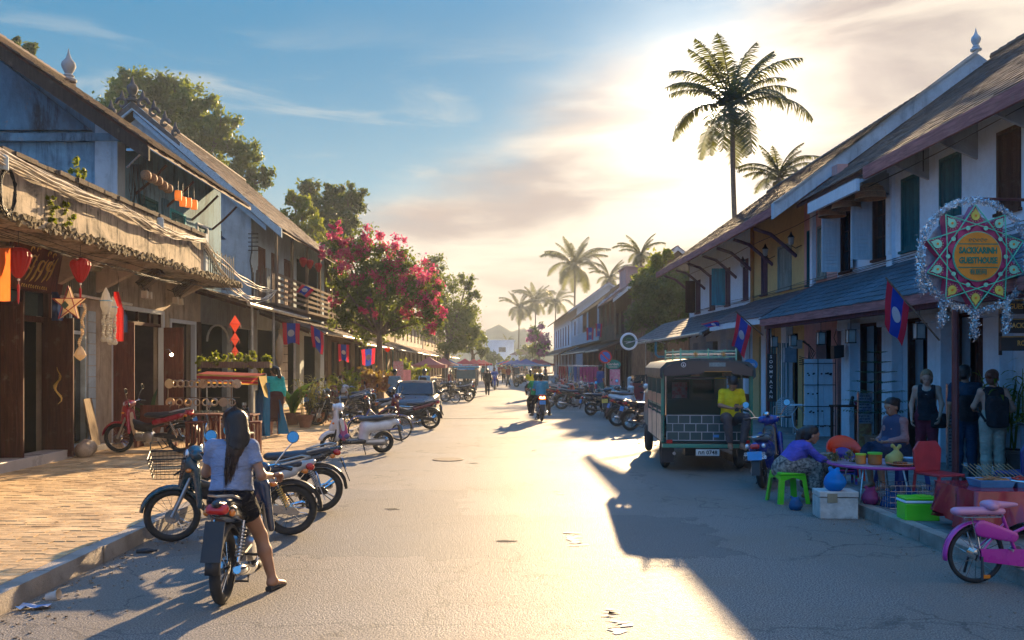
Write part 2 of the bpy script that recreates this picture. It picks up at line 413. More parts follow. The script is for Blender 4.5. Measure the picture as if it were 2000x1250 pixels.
def netmesh(prims,h=.015,blend=.02,clip=None):
 lo = np.array([1e9] * 3); hi = -lo
 for p in prims:
  if p.get('sub'): continue
  if p.get('box'):
   e = np.linalg.norm(p['h']) if p['rot'] is not None else p['h']
   lo = np.minimum(lo,p['c'] - e); hi = np.maximum(hi,p['c'] + e)
  else:
   r = max(p['ra'],p['rb']) / min(p['k'],1) ; lo = np.minimum(lo,np.minimum(p['a'],p['b']) - r); hi = np.maximum(hi,np.maximum(p['a'],p['b']) + r)
 lo = lo - 2.5 * h; hi = hi + 2.5 * h
 n = np.maximum(((hi - lo) / h).astype(int) + 1,4)
 ax = [lo[i] + h * np.arange(n[i]) for i in range(3)]
 Pg = np.stack(np.meshgrid(*ax,indexing='ij'),-1)
 D = sdf_eval(prims,Pg,blend)
 if clip is not None: D = np.maximum(D,clip(Pg))
 S = D < 0
 # cells
 c = [S[i:n[0] - 1 + i,j:n[1] - 1 + j,k:n[2] - 1 + k] for i in (0,1) for j in (0,1) for k in (0,1)]
 cnt = sum(x.astype(np.int8) for x in c); act = (cnt > 0) & (cnt < 8)
 idx = -np.ones(act.shape,int); I = np.argwhere(act); idx[act] = np.arange(len(I))
 acc = np.zeros((len(I),3)); num = np.zeros(len(I))
 cor = [(i,j,k) for i in (0,1) for j in (0,1) for k in (0,1)]
 for a in range(8):
  for b in range(a + 1,8):
   A,B = np.array(cor[a]),np.array(cor[b])
   if abs(A - B).sum() != 1: continue
   da = D[tuple((I + A).T)]; db = D[tuple((I + B).T)]; m = (da < 0) != (db < 0)
   t = np.where(m,da / np.where(m,da - db,1),0)
   acc += np.where(m[:,None],A + t[:,None] * (B - A),0); num += m
 V = lo + h * (I + acc / num[:,None])
 Fs = []
 for axn in range(3):
  o1,o2 = [(1,2),(2,0),(0,1)][axn]
  sl0 = [slice(None)] * 3; sl1 = [slice(None)] * 3; sl0[axn] = slice(0,-1); sl1[axn] = slice(1,None)
  ch = S[tuple(sl0)] != S[tuple(sl1)]; E = np.argwhere(ch)
  m = (E[:,o1] > 0) & (E[:,o2] > 0) & (E[:,o1] < n[o1] - 1) & (E[:,o2] < n[o2] - 1); E = E[m]
  if not len(E): continue
  u = np.zeros(3,int); u[o1] = 1; w = np.zeros(3,int); w[o2] = 1
  q = np.stack([idx[tuple((E - u - w).T)],idx[tuple((E - w).T)],idx[tuple(E.T)],idx[tuple((E - u).T)]],1)
  fl = S[tuple(E.T)]
  q[~fl] = q[~fl][:,::-1]; Fs.append(q)
 Fq = np.concatenate(Fs); Fq = Fq[(Fq >= 0).all(1)]
 return V,Fq
def body(name,prims,m,parent=None,h=.015,blend=.02,clip=None,label=None):
 V,Fq = netmesh(prims,h,blend,clip)
 o = np_mesh(name,V,Fq,m,parent,smooth=True)
 if label: o['label'] = label
 return o
def body_split(prims,parts,parent,h,blend,clip=None):
 """parts: list of (name, material, predicate(centers, normals)); first match wins, last takes the rest"""
 V,Fq = netmesh(prims,h,blend,clip)
 P = V[Fq]; C = P.mean(1); N = np.cross(P[:,2] - P[:,0],P[:,3] - P[:,1]); N /= np.maximum(np.linalg.norm(N,axis=1),1e-9)[:,None]
 left = np.ones(len(Fq),bool); out = []
 for nm,m,pred in parts:
  s = left & (pred(C,N) if pred else True); left &= ~s
  if not s.any(): continue
  used = np.unique(Fq[s]); remap = -np.ones(len(V),int); remap[used] = np.arange(len(used))
  out.append(np_mesh(nm,V[used],remap[Fq[s]],m,parent,smooth=True))
 return out
# ------------------------------------------------------------------ lettering (converted to mesh at the end)
def text(name,s,size,m,parent,loc,rot=(90,0,0),align='CENTER',extrude=.003,bold=0,sx=1.0):
 cu = bpy.data.curves.new(name,'FONT'); cu.body = s; cu.size = size; cu.align_x = align; cu.align_y = 'CENTER'
 cu.extrude = extrude; cu.offset = bold; cu.resolution_u = 2
 o = bpy.data.objects.new(name,cu); COL.objects.link(o); o.parent = parent
 o.location = loc; o.rotation_euler = tuple(R(a) for a in rot); o.scale = (sx,1,1)
 cu.materials.append(m); TEXTS.append(o); return o
def finish_texts():
 dg = bpy.context.evaluated_depsgraph_get()
 for o in TEXTS:
  me = bpy.data.meshes.new_from_object(o.evaluated_get(dg))
  n = bpy.data.objects.new('tmp',me); COL.objects.link(n)
  n.parent = o.parent; n.location = o.location; n.rotation_euler = o.rotation_euler; n.scale = o.scale
  nm = o.name; bpy.data.objects.remove(o); n.name = nm.split('.')[0]
# ------------------------------------------------------------------ pieces laid in courses (tiles, bricks, planks)
def pieces(parent,name,m,cells,size,nparts,jitter=0,tilt=0,near=None,stuffname=None):
 """cells: list of (matrix) placing a box of the given size; the first nparts (nearest) are objects, the rest one stuff mesh"""
 if near is not None: cells = sorted(cells,key=lambda M: (M.translation - near).length)
 a,b,c = size
 mb = MB().box((-a / 2,-b / 2,-c / 2),(a / 2,b / 2,c / 2))
 V0 = np.array(mb.v); F0 = np.array(mb.f)
 me = None
 for M in cells[:nparts]:
  if me is None:
   o = mb.build(name,m,parent); me = o.data
  else:
   o = bpy.data.objects.new(name,me); COL.objects.link(o); o.parent = parent
  o.matrix_local = M
 rest = cells[nparts:]
 if rest:
  A = np.array([np.array(M) for M in rest]); Vh = np.c_[V0,np.ones(8)]
  V = np.einsum('nij,kj->nki',A,Vh)[...,:3].reshape(-1,3)
  Fq = (F0[None] + 8 * np.arange(len(rest))[:,None,None]).reshape(-1,4)
  o = np_mesh(stuffname or (name + '_field'),V,Fq,m,parent); o['kind'] = 'stuff'
NEAR = Vector((0,0,1.9))
def roof_tiles(parent,o,u,v,m,tw=.2,th=.22,t=.022,nparts=60,name='roof_tile',seed=1,lift=.0):
 """o corner at the eave, u along the eave, v up the slope"""
 r = random.Random(seed); o,u,v = Vector(o),Vector(u),Vector(v)
 un,vn = u.normalized(),v.normalized(); n = un.cross(vn)
 if n.z < 0: n = -n
 nu,nv = max(1,int(u.length / tw)),max(1,int(v.length / th)); tw,th = u.length / nu,v.length / nv
 cells = []
 for j in range(nv):
  for i in range(nu + 1):
   off = .5 * tw if j % 2 else 0
   p = o + un * (i * tw + off + r.uniform(-.006,.006)) + vn * ((j + .5) * th + r.uniform(-.012,.012)) + n * (t * .9 + lift + r.uniform(0,.008))
   if (p - o).dot(un) > u.length: continue
   M = Matrix((un,vn,n)).transposed().to_4x4() @ Matrix.Rotation(R(-3.2 + r.uniform(-1.5,1)),4,'X') @ Matrix.Rotation(R(r.uniform(-1.5,1.5)),4,'Z')
   M.translation = p; cells.append(M)
 pieces(parent,name,m,cells,(tw * .97,th * 1.25,t),nparts,near=NEAR)
def wallgrid(mb,axis,c0,c1,a0,a1,z0,z1,holes):
 """solid wall between planes c0<c1 (axis 'x' or 'y'), spanning a0..a1 and z0..z1, with rectangular holes (a0,a1,z0,z1)"""
 As = sorted({a0,a1} | {min(max(h[i],a0),a1) for h in holes for i in (0,1)}); Zs = sorted({z0,z1} | {min(max(h[i],z0),z1) for h in holes for i in (2,3)})
 na,nz = len(As) - 1,len(Zs) - 1
 def solid(i,k):
  if not (0 <= i < na and 0 <= k < nz): return False
  a,z = (As[i] + As[i + 1]) / 2,(Zs[k] + Zs[k + 1]) / 2
  return not any(h[0] < a < h[1] and h[2] < z < h[3] for h in holes)
 def q(c,a,z): return (c,a,z) if axis == 'x' else (a,c,z)
 for i in range(na):
  for k in range(nz):
   if not solid(i,k): continue
   a,b,z,w = As[i],As[i + 1],Zs[k],Zs[k + 1]
   mb.quad(q(c0,a,z),q(c0,a,w),q(c0,b,w),q(c0,b,z)); mb.quad(q(c1,a,z),q(c1,b,z),q(c1,b,w),q(c1,a,w))
   if not solid(i - 1,k): mb.quad(q(c0,a,z),q(c1,a,z),q(c1,a,w),q(c0,a,w))
   if not solid(i + 1,k): mb.quad(q(c0,b,z),q(c0,b,w),q(c1,b,w),q(c1,b,z))
   if not solid(i,k - 1): mb.quad(q(c0,a,z),q(c0,b,z),q(c1,b,z),q(c1,a,z))
   if not solid(i,k + 1): mb.quad(q(c0,a,w),q(c1,a,w),q(c1,b,w),q(c0,b,w))
 return mb
# ================================================================== ground, road, pavements
M_ASPH = asphalt()
M_EARTH = mat('earth',(.20,.15,.10),.9,var=.3,scale=.6,bump=.4)
M_CONC = mat('concrete',(.33,.30,.27),.85,var=.28,scale=2.2,bump=.5,grime=.7)
M_KERB = mat('kerb_concrete',(.30,.26,.22),.85,var=.3,scale=2.5,bump=.6,grime=.9,rvar=.12)
M_BRICK = mat('paving_brick',(.60,.37,.17),.72,var=.3,scale=2.4,bump=.35,bscale=25,rvar=.16,col2=(.78,.54,.27))
M_PAVE2 = mat('paving_slab',(.20,.19,.18),.7,var=.25,scale=2,bump=.35,grime=.6,rvar=.1)
KL,KR,WL,WR,ZP = -3.75,4.45,-8.2,8.0,.16
def sheet(name,x0,x1,y0,y1,z,m,nx=1,ny=1):
 xs = np.linspace(x0,x1,nx + 1); ys = np.linspace(y0,y1,ny + 1)
 V = np.array([(x,y,z) for y in ys for x in xs]); W = nx + 1
 Fq = np.array([(j * W + i,j * W + i + 1,(j + 1) * W + i + 1,(j + 1) * W + i) for j in range(ny) for i in range(nx)])
 o = np_mesh(name,V,Fq,m); o['kind'] = 'structure'; return o
sheet('ground',-900,900,-60,2500,-.03,M_EARTH)
road = sheet('road',KL - .05,KR + .05,-20,190,0,M_ASPH,1,1)
# left pavement: concrete bed with brick courses
bed = MB().box((WL - .6,-6,-.02),(KL - .16,190,ZP - .045)); pav = bed.build('pavement',M_CONC); pav['kind'] = 'structure'
cells = []; r_ = random.Random(3); ys = 6.2; row = 0
while ys < 27:
 xs_ = WL + .02 + (.11 if row % 2 else 0)
 while xs_ < KL - .36:
  if not (6.2 < ys < 9.6 and xs_ < KL - .45 and abs((xs_ + ys * .45) - (-1.25)) < .0):
   p = Matrix.Translation((xs_ + .105,ys,ZP - .03 + r_.uniform(-.004,.004))) @ rotm('Z',r_.uniform(-1.2,1.2)) @ rotm('X',r_.uniform(-1.2,1.2))
   cells.append(p)
  xs_ += .214
 ys += .112; row += 1
for j in range(190):      # soldier course by the kerb
 cells.append(Matrix.Translation((KL - .268,6.25 + .112 * j,ZP - .028 + r_.uniform(-.003,.003))) @ rotm('Z',r_.uniform(-1,1)))
pieces(pav,'brick',M_BRICK,cells,(.204,.102,.06),290,near=Vector((-3.6,6.5,1.2)),stuffname='brick_courses')
far_p = MB().box((WL,27,0),(KL - .17,190,ZP - .004)).build('far_paving',M_BRICK,pav)
cells = [Matrix.Translation((KL - .08 + r_.uniform(-.006,.006),-3 + 1.0 * j,ZP / 2 - .01 + r_.uniform(-.004,.004))) for j in range(160)]
pieces(pav,'kerb_stone',M_KERB,cells,(.155,.985,ZP + .02),60,near=NEAR,stuffname='kerb_stones')
bed = MB().box((KR + .16,-6,-.02),(WR + .3,190,.105)); pavr = bed.build('pavement',M_CONC); pavr['kind'] = 'structure'
cells = [Matrix.Translation((KR + .08 + r_.uniform(-.006,.006),-3 + 1.0 * j,.065 + r_.uniform(-.004,.004))) for j in range(160)]
pieces(pavr,'kerb_stone',M_KERB,cells,(.155,.985,.15),60,near=NEAR,stuffname='kerb_stones')
cells = []
for j in range(70):
 for i in range(8):
  cells.append(Matrix.Translation((KR + .39 + i * .415,8.5 + j * .415,.12 + r_.uniform(-.003,.003))) @ rotm('Z',r_.uniform(-.4,.4)))
pieces(pavr,'paving_slab',M_PAVE2,cells,(.405,.405,.03),220,near=Vector((5,10,0)),stuffname='slab_field')
# loose debris in the left gutter
mb = MB(); r_ = random.Random(5)
for k in range(900):
 y = r_.uniform(5.5,26); x = KL + abs(r_.gauss(0,.35)) + .02; s = r_.uniform(.006,.02)
 mb.cbox((x,y,s * .3),(s * r_.uniform(.6,1.6),s,s * .6),rotm('Z',r_.uniform(0,90)))
for k in range(500):
 y = r_.uniform(6,30); x = KR - abs(r_.gauss(0,.3)) - .02; s = r_.uniform(.006,.018)
 mb.cbox((x,y,s * .3),(s * r_.uniform(.6,1.6),s,s * .6),rotm('Z',r_.uniform(0,90)))
o = mb.build('gravel',mat('gravel',(.25,.2,.15),.9,var=.4)); tag(o,'loose grit and small stones lying in the gutters','gravel',kind='stuff')
# ================================================================== building kit
P_BLUE = plaster('blue_stain_and_shade_plaster',(.16,.34,.46),1.0,(.018,.04,.06))
P_PALEB = plaster('pale_blue_plaster',(.50,.60,.66),.55,(.12,.15,.17))
P_WHITE = plaster('white_plaster',(.72,.82,.92),.22,(.34,.33,.31))
P_WHITE2 = plaster('old_white_plaster',(.62,.60,.54),.6,(.16,.14,.12))
P_PINK = plaster('pink_plaster',(.66,.36,.32),.3,(.22,.15,.14))
P_YEL = plaster('yellow_plaster',(.66,.47,.20),.32,(.24,.17,.10))
P_CREAM = plaster('cream_plaster',(.56,.45,.33),.7,(.13,.10,.07))
P_MOSS = plaster('mossy_concrete',(.58,.48,.36),1.25,(.04,.035,.028),1.8)
P_GREY = plaster('grey_plaster',(.36,.38,.39),.6,(.1,.1,.1))
W_DARK = wood('dark_brown_wood',(.075,.028,.018),.5)
W_RED = wood('red_brown_wood',(.14,.045,.03),.5)
W_GREY = wood('weathered_wood',(.17,.12,.085),.75)
W_TEALD = wood('dark_teal_wood',(.012,.10,.115),.55,wear=.15)
W_TEAL = wood('teal_wood',(.03,.34,.40),.5,wear=.1)
W_WHITE = wood('white_painted_wood',(.62,.66,.70),.55,var=.08,wear=.15)
W_GREYP = wood('grey_green_wood',(.24,.27,.24),.6,wear=.2)
W_VIO = wood('violet_brown_wood',(.12,.06,.08),.55)
W_PINKB = wood('pink_fascia_wood',(.34,.14,.13),.6,axis=1)
W_BLUEW = wood('pale_blue_board',(.32,.47,.58),.6,axis=1,var=.2)
T_DARK = mat('dark_roof_tile',(.085,.06,.048),.8,var=.35,scale=1.2,bump=.4,rvar=.35,col2=(.16,.10,.07))
T_RED = mat('red_roof_tile',(.20,.085,.055),.8,var=.3,scale=1.2,bump=.4,rvar=.3)
T_VIO = mat('violet_roof_tile',(.13,.085,.09),.7,var=.3,scale=1.2,bump=.4,rvar=.3)
T_BLUE = mat('blue_grey_roof_tile',(.06,.085,.11),.65,var=.3,scale=1.2,bump=.4,rvar=.3)
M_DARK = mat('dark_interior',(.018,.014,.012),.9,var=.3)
M_GLASS = glassmat('window_glass')
M_IRON = mat('black_iron',(.02,.02,.022),.5,.6)
M_STEEL = mat('steel',(.45,.45,.45),.3,1.0,scale=12)
M_CORR = mat('pale_sheet_metal',(.52,.50,.45),.55,.2,var=.2,grime=.4)
M_GUT = mat('gutter_metal',(.45,.42,.36),.45,.6,var=.2)
def leaf_panel(parent,name,m,w,h,loc,rz,slats=True,label=None,t=.035,m2=None):
 """a panelled shutter or door leaf: local x = width from the hinge, z up"""
 mb = MB(); s = .06 if w > .3 else .045
 mb.box((0,-t / 2,0),(s,t / 2,h)); mb.box((w - s,-t / 2,0),(w,t / 2,h))
 for z0,z1 in ((0,s * 1.2),(h * .42,h * .42 + s),(h - s * 1.2,h)): mb.box((s,-t / 2,z0),(w - s,t / 2,z1))
 mb.box((s,-t * .18,s),(w - s,t * .18,h - s))
 for z0,z1 in ((s * 1.2,h * .42),(h * .42 + s,h - s * 1.2)):
  if slats:
   n = max(3,int((z1 - z0) / .07))
   for i in range(n):
    z = z0 + (z1 - z0) * (i + .5) / n
    mb.cbox((w / 2,0,z),(w - 2 * s,t * .8,.012),rotm('X',35))
  else:
   mb.box((s + .05,-t * .38,z0 + .05),(w - s - .05,t * .38,z1 - .05))
 o = mb.build(name,m,parent,loc=loc,rot=(0,0,R(rz)))
 if label: o['label'] = label
 return o
def frame_y(parent,name,m,x,y0,y1,z0,z1,w=.06,d=.1,sgn=1,sill=True):
 """window frame lying in the plane x; sgn +1 the street is at larger x"""
 mb = MB(); a,b = sorted((x - sgn * d,x + sgn * .025))
 mb.box((a,y0,z0),(b,y0 + w,z1)); mb.box((a,y1 - w,z0),(b,y1,z1)); mb.box((a,y0 + w,z1 - w),(b,y1 - w,z1))
 if sill:
  c,e = sorted((x - sgn * d,x + sgn * .07)); mb.box((c,y0 - .03,z0 - .05),(e,y1 + .03,z0))
 return mb.build(name,m,parent)
def closed_window(parent,x,y0,y1,z0,z1,m,mf,sgn,closed=True,name='window',label=None):
 """frame > two leaves (or a dark pane) set in a wall opening"""
 f = frame_y(parent,name,mf,x,y0,y1,z0,z1,sgn=sgn)
 if label: f['label'] = label
 w = (y1 - y0) / 2 - .062
 if closed:
  leaf_panel(f,'shutter',m,w,z1 - z0 - .09,(x - sgn * .03,y0 + .06,z0 + .01),90)
  leaf_panel(f,'shutter',m,w,z1 - z0 - .09,(x - sgn * .03,y0 + .064 + w,z0 + .01),90)
 else:
  a,b = sorted((x - sgn * .08,x - sgn * .07))
  MB().box((a,y0 + .06,z0),(b,y1 - .06,z1 - .06)).build('pane',M_GLASS,f)
  mb = MB(); a,b = sorted((x - sgn * .069,x - sgn * .045)); ym = (y0 + y1) / 2
  mb.box((a,ym - .015,z0),(b,ym + .015,z1 - .06))
  for k in (1,2):
   z = z0 + (z1 - z0) * k / 3; mb.box((a,y0 + .06,z),(b,ym - .015,z + .02)); mb.box((a,ym + .015,z),(b,y1 - .06,z + .02))
  mb.build('glazing_bar',mf,f)
 return f
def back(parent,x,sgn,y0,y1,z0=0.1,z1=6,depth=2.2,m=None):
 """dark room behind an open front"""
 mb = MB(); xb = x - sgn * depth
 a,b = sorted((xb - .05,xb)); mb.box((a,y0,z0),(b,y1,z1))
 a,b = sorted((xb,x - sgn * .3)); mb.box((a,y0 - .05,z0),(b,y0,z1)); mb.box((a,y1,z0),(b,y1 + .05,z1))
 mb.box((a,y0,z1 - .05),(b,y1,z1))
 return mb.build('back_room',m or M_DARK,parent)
def gable_roof(parent,xe,ze,xr,zr,y0,y1,xb,m,tile,name='roof',tw=.2,th=.24,nparts=40,under=None,seed=1,lift=0,facing=True):
 """slope from the street eave (xe,ze) to the ridge (xr,zr) and down behind to xb"""
 zb = zr - abs(xb - xr) * abs(zr - ze) / abs(xr - xe); t = .09
 mb = MB()
 prof = [(xe,ze),(xr,zr),(xb,zb),(xb,zb - t),(xr,zr - t * 1.3),(xe,ze - t)]
 mb.prism(prof,(y0,y1),'xz')
 o = mb.build(name,under or W_DARK,parent)
 if facing: roof_tiles(o,(xe,y0,ze),(0,y1 - y0,0),(xr - xe,0,zr - ze),tile,tw,th,nparts=nparts,seed=seed,lift=lift)
 roof_tiles(o,(xb,y0,zb),(0,y1 - y0,0),(xr - xb,0,zr - zb),tile,.3,.45,nparts=0,seed=seed + 1)
 rg = MB()
 n = int((y1 - y0) / .35)
 for i in range(n):
  a = y0 + (y1 - y0) * i / n; b = y0 + (y1 - y0) * (i + 1) / n
  rg.lathe([(.095,a),(.115,b + .03)],8,(xr,0,zr + .02),'y')
 rg.build('ridge_cap',tile,o,smooth=40)
 return o
def leanto(parent,xw,zw,xe,ze,y0,y1,tile,name='lean_to_roof',nparts=40,gutter=True,fascia=None,seed=3,tw=.2,th=.22,tiles=True):
 t = .06; s = 1 if xe > xw else -1
 o = MB().prism([(xw,zw),(xe,ze),(xe,ze - t),(xw,zw - t)],(y0,y1),'xz').build(name,W_GREY,parent)
 if tiles: roof_tiles(o,(xe,y0,ze),(0,y1 - y0,0),(xw - xe,0,zw - ze),tile,tw,th,nparts=nparts,seed=seed)
 if fascia:
  a,b = sorted((xe + s * .002,xe + s * .03)); MB().box((a,y0,ze - .16),(b,y1,ze + .01)).build('fascia',fascia,o)
 if gutter:
  MB().tube([(xe + s * .08,y0 - .05,ze - .03),(xe + s * .08,y1 + .05,ze - .07)],.055,8).build('gutter',M_GUT,o,smooth=60)
 mb = MB()
 n = max(2,int((y1 - y0) / 1.1))
 for i in range(n + 1):
  y = y0 + .1 + (y1 - y0 - .2) * i / n
  mb.prism([(xw,zw - t - .004),(xe - s * -.0 - s * .05,ze - t - .0 + .015),(xe - s * .05,ze - t - .07),(xw,zw - t - .09)],(y - .03,y + .03),'xz')
 mb.build('rafters',W_DARK,o)['kind'] = 'stuff'
 return o
def finial(parent,c,s,m,ornate=False,name='finial'):
 pr = [(.16,0),(.17,.05),(.10,.09),(.12,.13),(.07,.17),(.12,.26),(.15,.34),(.13,.42),(.06,.5),(.025,.6),(.004,.72)]
 mb = MB().lathe([(r * s,h * s) for r,h in pr],12,c)
 if ornate:
  for sg in (-1,1):
   for k,(dx,dz,rr) in enumerate(((.28,-.05,.17),(.58,-.30,.15),(.88,-.58,.13),(1.16,-.85,.1))):
    cx,cz = c[0] + sg * dx * s,c[2] + dz * s
    pts = [(cx + sg * rr * s * (1 - .55 * a / 7) * math.cos(a * .85),c[1],cz + rr * s * (1 - .55 * a / 7) * math.sin(a * .85)) for a in range(8)]
    mb.tube(pts,[.05 * s] * 6 + [.035 * s,.02 * s],6)
    mb.lathe([(.05 * s,0),(.065 * s,.06 * s),(.01 * s,.24 * s)],7,(cx,c[1],cz + rr * s * .7))
   mb.prism([(c[0],c[2]),(c[0] + sg * 1.3 * s,c[2] - 1.1 * s),(c[0] + sg * 1.3 * s,c[2] - 1.22 * s),(c[0],c[2] - .18 * s)][::sg],(c[1] - .05 * s,c[1] + .05 * s),'xz')
 return mb.build(name,m,parent,smooth=50)
# ================================================================== LEFT ROW
# --- near house: ground floor with terrace, stained gable house above
A = thing('shophouse','old shophouse with mossy concrete terrace and blue stained gable wall','house',(0,0,0))
mb = MB(); wallgrid(mb,'x',WL - .25,WL,9,24.6,.0,3.88,
 [(14.1,16.35,.2,3.3),(16.75,17.75,.3,3.05),(18.95,21.9,.2,3.15),(22.3,24.2,.2,3.0),(11,13.6,.2,3.0)])
mb.build('wall',P_CREAM,A)
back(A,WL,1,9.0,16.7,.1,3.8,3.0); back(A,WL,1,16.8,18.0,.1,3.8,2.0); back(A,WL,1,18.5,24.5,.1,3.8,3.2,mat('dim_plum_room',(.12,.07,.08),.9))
mb = MB(); wallgrid(mb,'x',-6.98 - .12,-6.98,9,21.15,4.05,4.86,[]); mb.build('parapet',P_MOSS,A)
mb = MB()
r_ = random.Random(2)
for j in range(38):  # broken, weathered coping
 y = 9 + j * .32; h = r_.uniform(.05,.09); mb.box((-7.14,y,4.862),(-6.93 + r_.uniform(-.02,.02),y + .312,4.862 + h))
mb.build('coping',mat('blackened_coping',(.10,.075,.055),.95,var=.5,bump=.8),A)
sl_ = MB().box((WL - .25,9,3.9),(-6.9,24.0,4.046)).build('terrace_slab',P_MOSS,A)
mb = MB()
for j in range(420):
 y = 9.02 + j * .0356; w = r_.uniform(.02,.06); mb.cbox((-6.88 + r_.uniform(-.015,.02),y,3.96 + r_.uniform(-.07,.07)),(w,r_.uniform(.03,.09),r_.uniform(.03,.09)),rotm('Y',r_.uniform(-30,30)) @ rotm('X',r_.uniform(-30,30)))
mb.build('crumbling_edge',mat('mossy_edge',(.14,.11,.06),.95,var=.6,scale=9,bump=1.0,col2=(.34,.27,.16)),A)['kind'] = 'stuff'
for y in (9.6,12.9,16.55,18.2,22.1): MB().prism([(WL,3.3),(WL,3.89),(-7.1,3.89)],(y - .09,y + .09),'xz').build('bracket',P_CREAM,A)
MB().box((-7.05,21.16,4.06),(-6.93,21.34,4.95)).build('terrace_post',P_PALEB,A)
# upper house
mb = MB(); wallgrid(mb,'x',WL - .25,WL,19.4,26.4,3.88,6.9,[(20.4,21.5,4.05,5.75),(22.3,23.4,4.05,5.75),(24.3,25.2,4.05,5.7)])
mb.build('upper_wall',P_BLUE,A)  # dark blue plaster paints shade into this facade's colour
MB().prism([(WL - .002,4.05),(WL - .002,6.62),(WL - .4,7.0),(-12.4,9.75),(-17,6.6),(-17,4.05)][::-1],(19.2,19.45),'xz').build('gable_wall',plaster('gable_blue_plaster',(.18,.40,.55),.85,(.02,.045,.07),.8),A)
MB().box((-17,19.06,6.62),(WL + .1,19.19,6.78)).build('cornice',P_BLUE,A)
MB().box((WL - .42,19.1,4.05),(WL + .06,19.5,7.0)).build('corner_pilaster',P_PALEB,A)
MB().prism([(-8.7,6.85),(-17,6.85),(-12.4,9.7)],(19.05,19.19),'xz').build('tympanum',plaster('mould_blue_plaster',(.10,.27,.40),1.2,(.012,.03,.045),.7),A)
rf = gable_roof(A,-7.2,6.4,-12.4,9.94,18.35,26.0,-17.5,None,T_DARK,tw=.22,th=.26,nparts=40,seed=11)
MB().prism([(-7.15,6.30),(-12.4,9.88),(-12.4,9.60),(-7.15,6.02)],(18.27,18.345),'xz').build('verge_board',wood('black_verge',(.035,.03,.03)),rf)
finial(rf,(-12.4,25.8,9.98),1.35,P_GREY)
for y in (20.2,22.0,23.9,25.6):
 MB().tube([(WL,y,5.7),(-7.9,y,5.95),(-7.5,y,6.35)],.03,6).build('eave_bracket',W_DARK,A)
closed_window(A,WL,20.4,21.5,4.06,5.75,W_TEALD,W_TEALD,1); closed_window(A,WL,22.3,23.4,4.06,5.75,W_TEALD,W_TEAL,1); closed_window(A,WL,24.3,25.2,4.06,5.7,W_TEALD,W_WHITE,1)
MB().box((WL + .002,21.75,4.06),(WL + .05,22.15,5.9)).build('lattice_panel',wood('blue_boards',(.06,.17,.25)),A)
# mossy balcony bars at the terrace's end
mb = MB()
for j in range(14): mb.rod((-7.02,21.45 + j * .17,4.05),(-7.02,21.45 + j * .17,4.62 + .05 * (j % 2)),.012)
mb.build('railing',M_IRON,A)
# ground floor joinery
def door_leaf(y,x0,w,z0,h,m,rz=0,lab=None):
 return leaf_panel(A,'door_leaf',m,w,h,(x0,y,z0),rz,slats=False,label=lab,t=.045)
door_leaf(16.15,WL + .0,.52,.2,2.5,W_DARK,2,'open dark leaf with a gold bird painted on it')
door_leaf(14.75,WL + .0,.36,.2,2.7,W_DARK,4)
frame_y(A,'door_frame',W_DARK,WL,14.1,16.35,.2,3.3,w=.1,sill=False)
mb = MB(); mb.box((WL - .1,14.2,2.62),(WL - .02,16.25,2.72)); [mb.box((WL - .09,y,2.72),(WL - .03,y + .05,3.2)) for y in (14.85,15.5)]; mb.build('transom',W_DARK,A)
MB().box((WL - .08,14.2,2.73),(WL - .07,16.25,3.19)).build('transom_pane',M_GLASS,A)
frame_y(A,'glass_door',mat('pale_blue_frame',(.45,.55,.6),.5),WL,16.75,17.75,.32,3.05,w=.06,sill=True)
MB().box((WL - .08,16.82,.36),(WL - .07,17.70,3.0)).build('door_pane',M_GLASS,A)
mb = MB(); mb.box((WL - .06,17.2,.36),(WL - .02,17.25,3.0)); mb.box((WL - .055,16.82,2.45),(WL - .025,17.195,2.52)); mb.box((WL - .055,17.255,2.45),(WL - .025,17.7,2.52)); mb.build('glazing_bar',mat('pale_blue_frame',(.45,.55,.6)),A)
door_leaf(19.0,WL + .02,.42,.2,2.55,W_RED,12); door_leaf(19.05,WL - .3,.4,.2,2.55,W_RED,60); door_leaf(21.85,WL + .02,.5,.2,2.55,W_RED,-6)
frame_y(A,'door_frame',W_WHITE,WL,18.95,21.9,.2,3.15,w=.09,sill=False)
mb = MB(); mb.box((WL - .1,19.05,2.75),(WL - .02,21.8,2.83)); [mb.box((WL - .09,19.05 + .68 * k,2.83),(WL - .03,19.1 + .68 * k,3.06)) for k in range(5)]; mb.build('transom',W_DARK,A)
frame_y(A,'door_frame',W_WHITE,WL,22.3,24.2,.2,3.0,w=.09,sill=False)
mb = MB()
for k in range(9): mb.box((WL - .02 + .04 * (k % 2),24.25 + .035 * k,.2),(WL + .01 + .04 * (k % 2),24.28 + .035 * k,3.0))
mb.build('folding_grille',W_DARK,A)
# pale block strip, roller box, steps
mb = MB()
for k in range(12): mb.box((WL + .002,17.83,.3 + k * .22),(WL + .03,18.15,.3 + k * .22 + .208))
mb.build('block_strip',P_PALEB,A)
mb = MB()
for k in range(34): mb.lathe([(.022,3.16),(.022,3.72)],6,(WL + .03,16.75 + k * .075,0))
mb.build('roller_shutter',mat('olive_shutter',(.24,.22,.15),.6,.3,grime=.4),A,smooth=50)
MB().tube([(WL + .12,16.7,3.78),(WL + .12,19.5,3.78)],.05,8).build('shutter_box',mat('olive_tube',(.30,.28,.16),.5),A,smooth=60)
MB().tube([(WL + .2,16.9,3.18),(WL + .2,19.5,3.16)],.03,8).build('tube_light',mat('pale_tube',(.75,.7,.6),.35),A,smooth=60)
st = MB().box((WL,13.6,ZP - .01),(WL + .42,16.35,ZP + .17)).build('step',mat('marble_step',(.50,.44,.40),.3,var=.12,scale=1.5),A,bevel=.01)
MB().box((WL,16.4,ZP - .01),(WL + .3,18.3,ZP + .1)).build('step',M_CONC,A,bevel=.01)
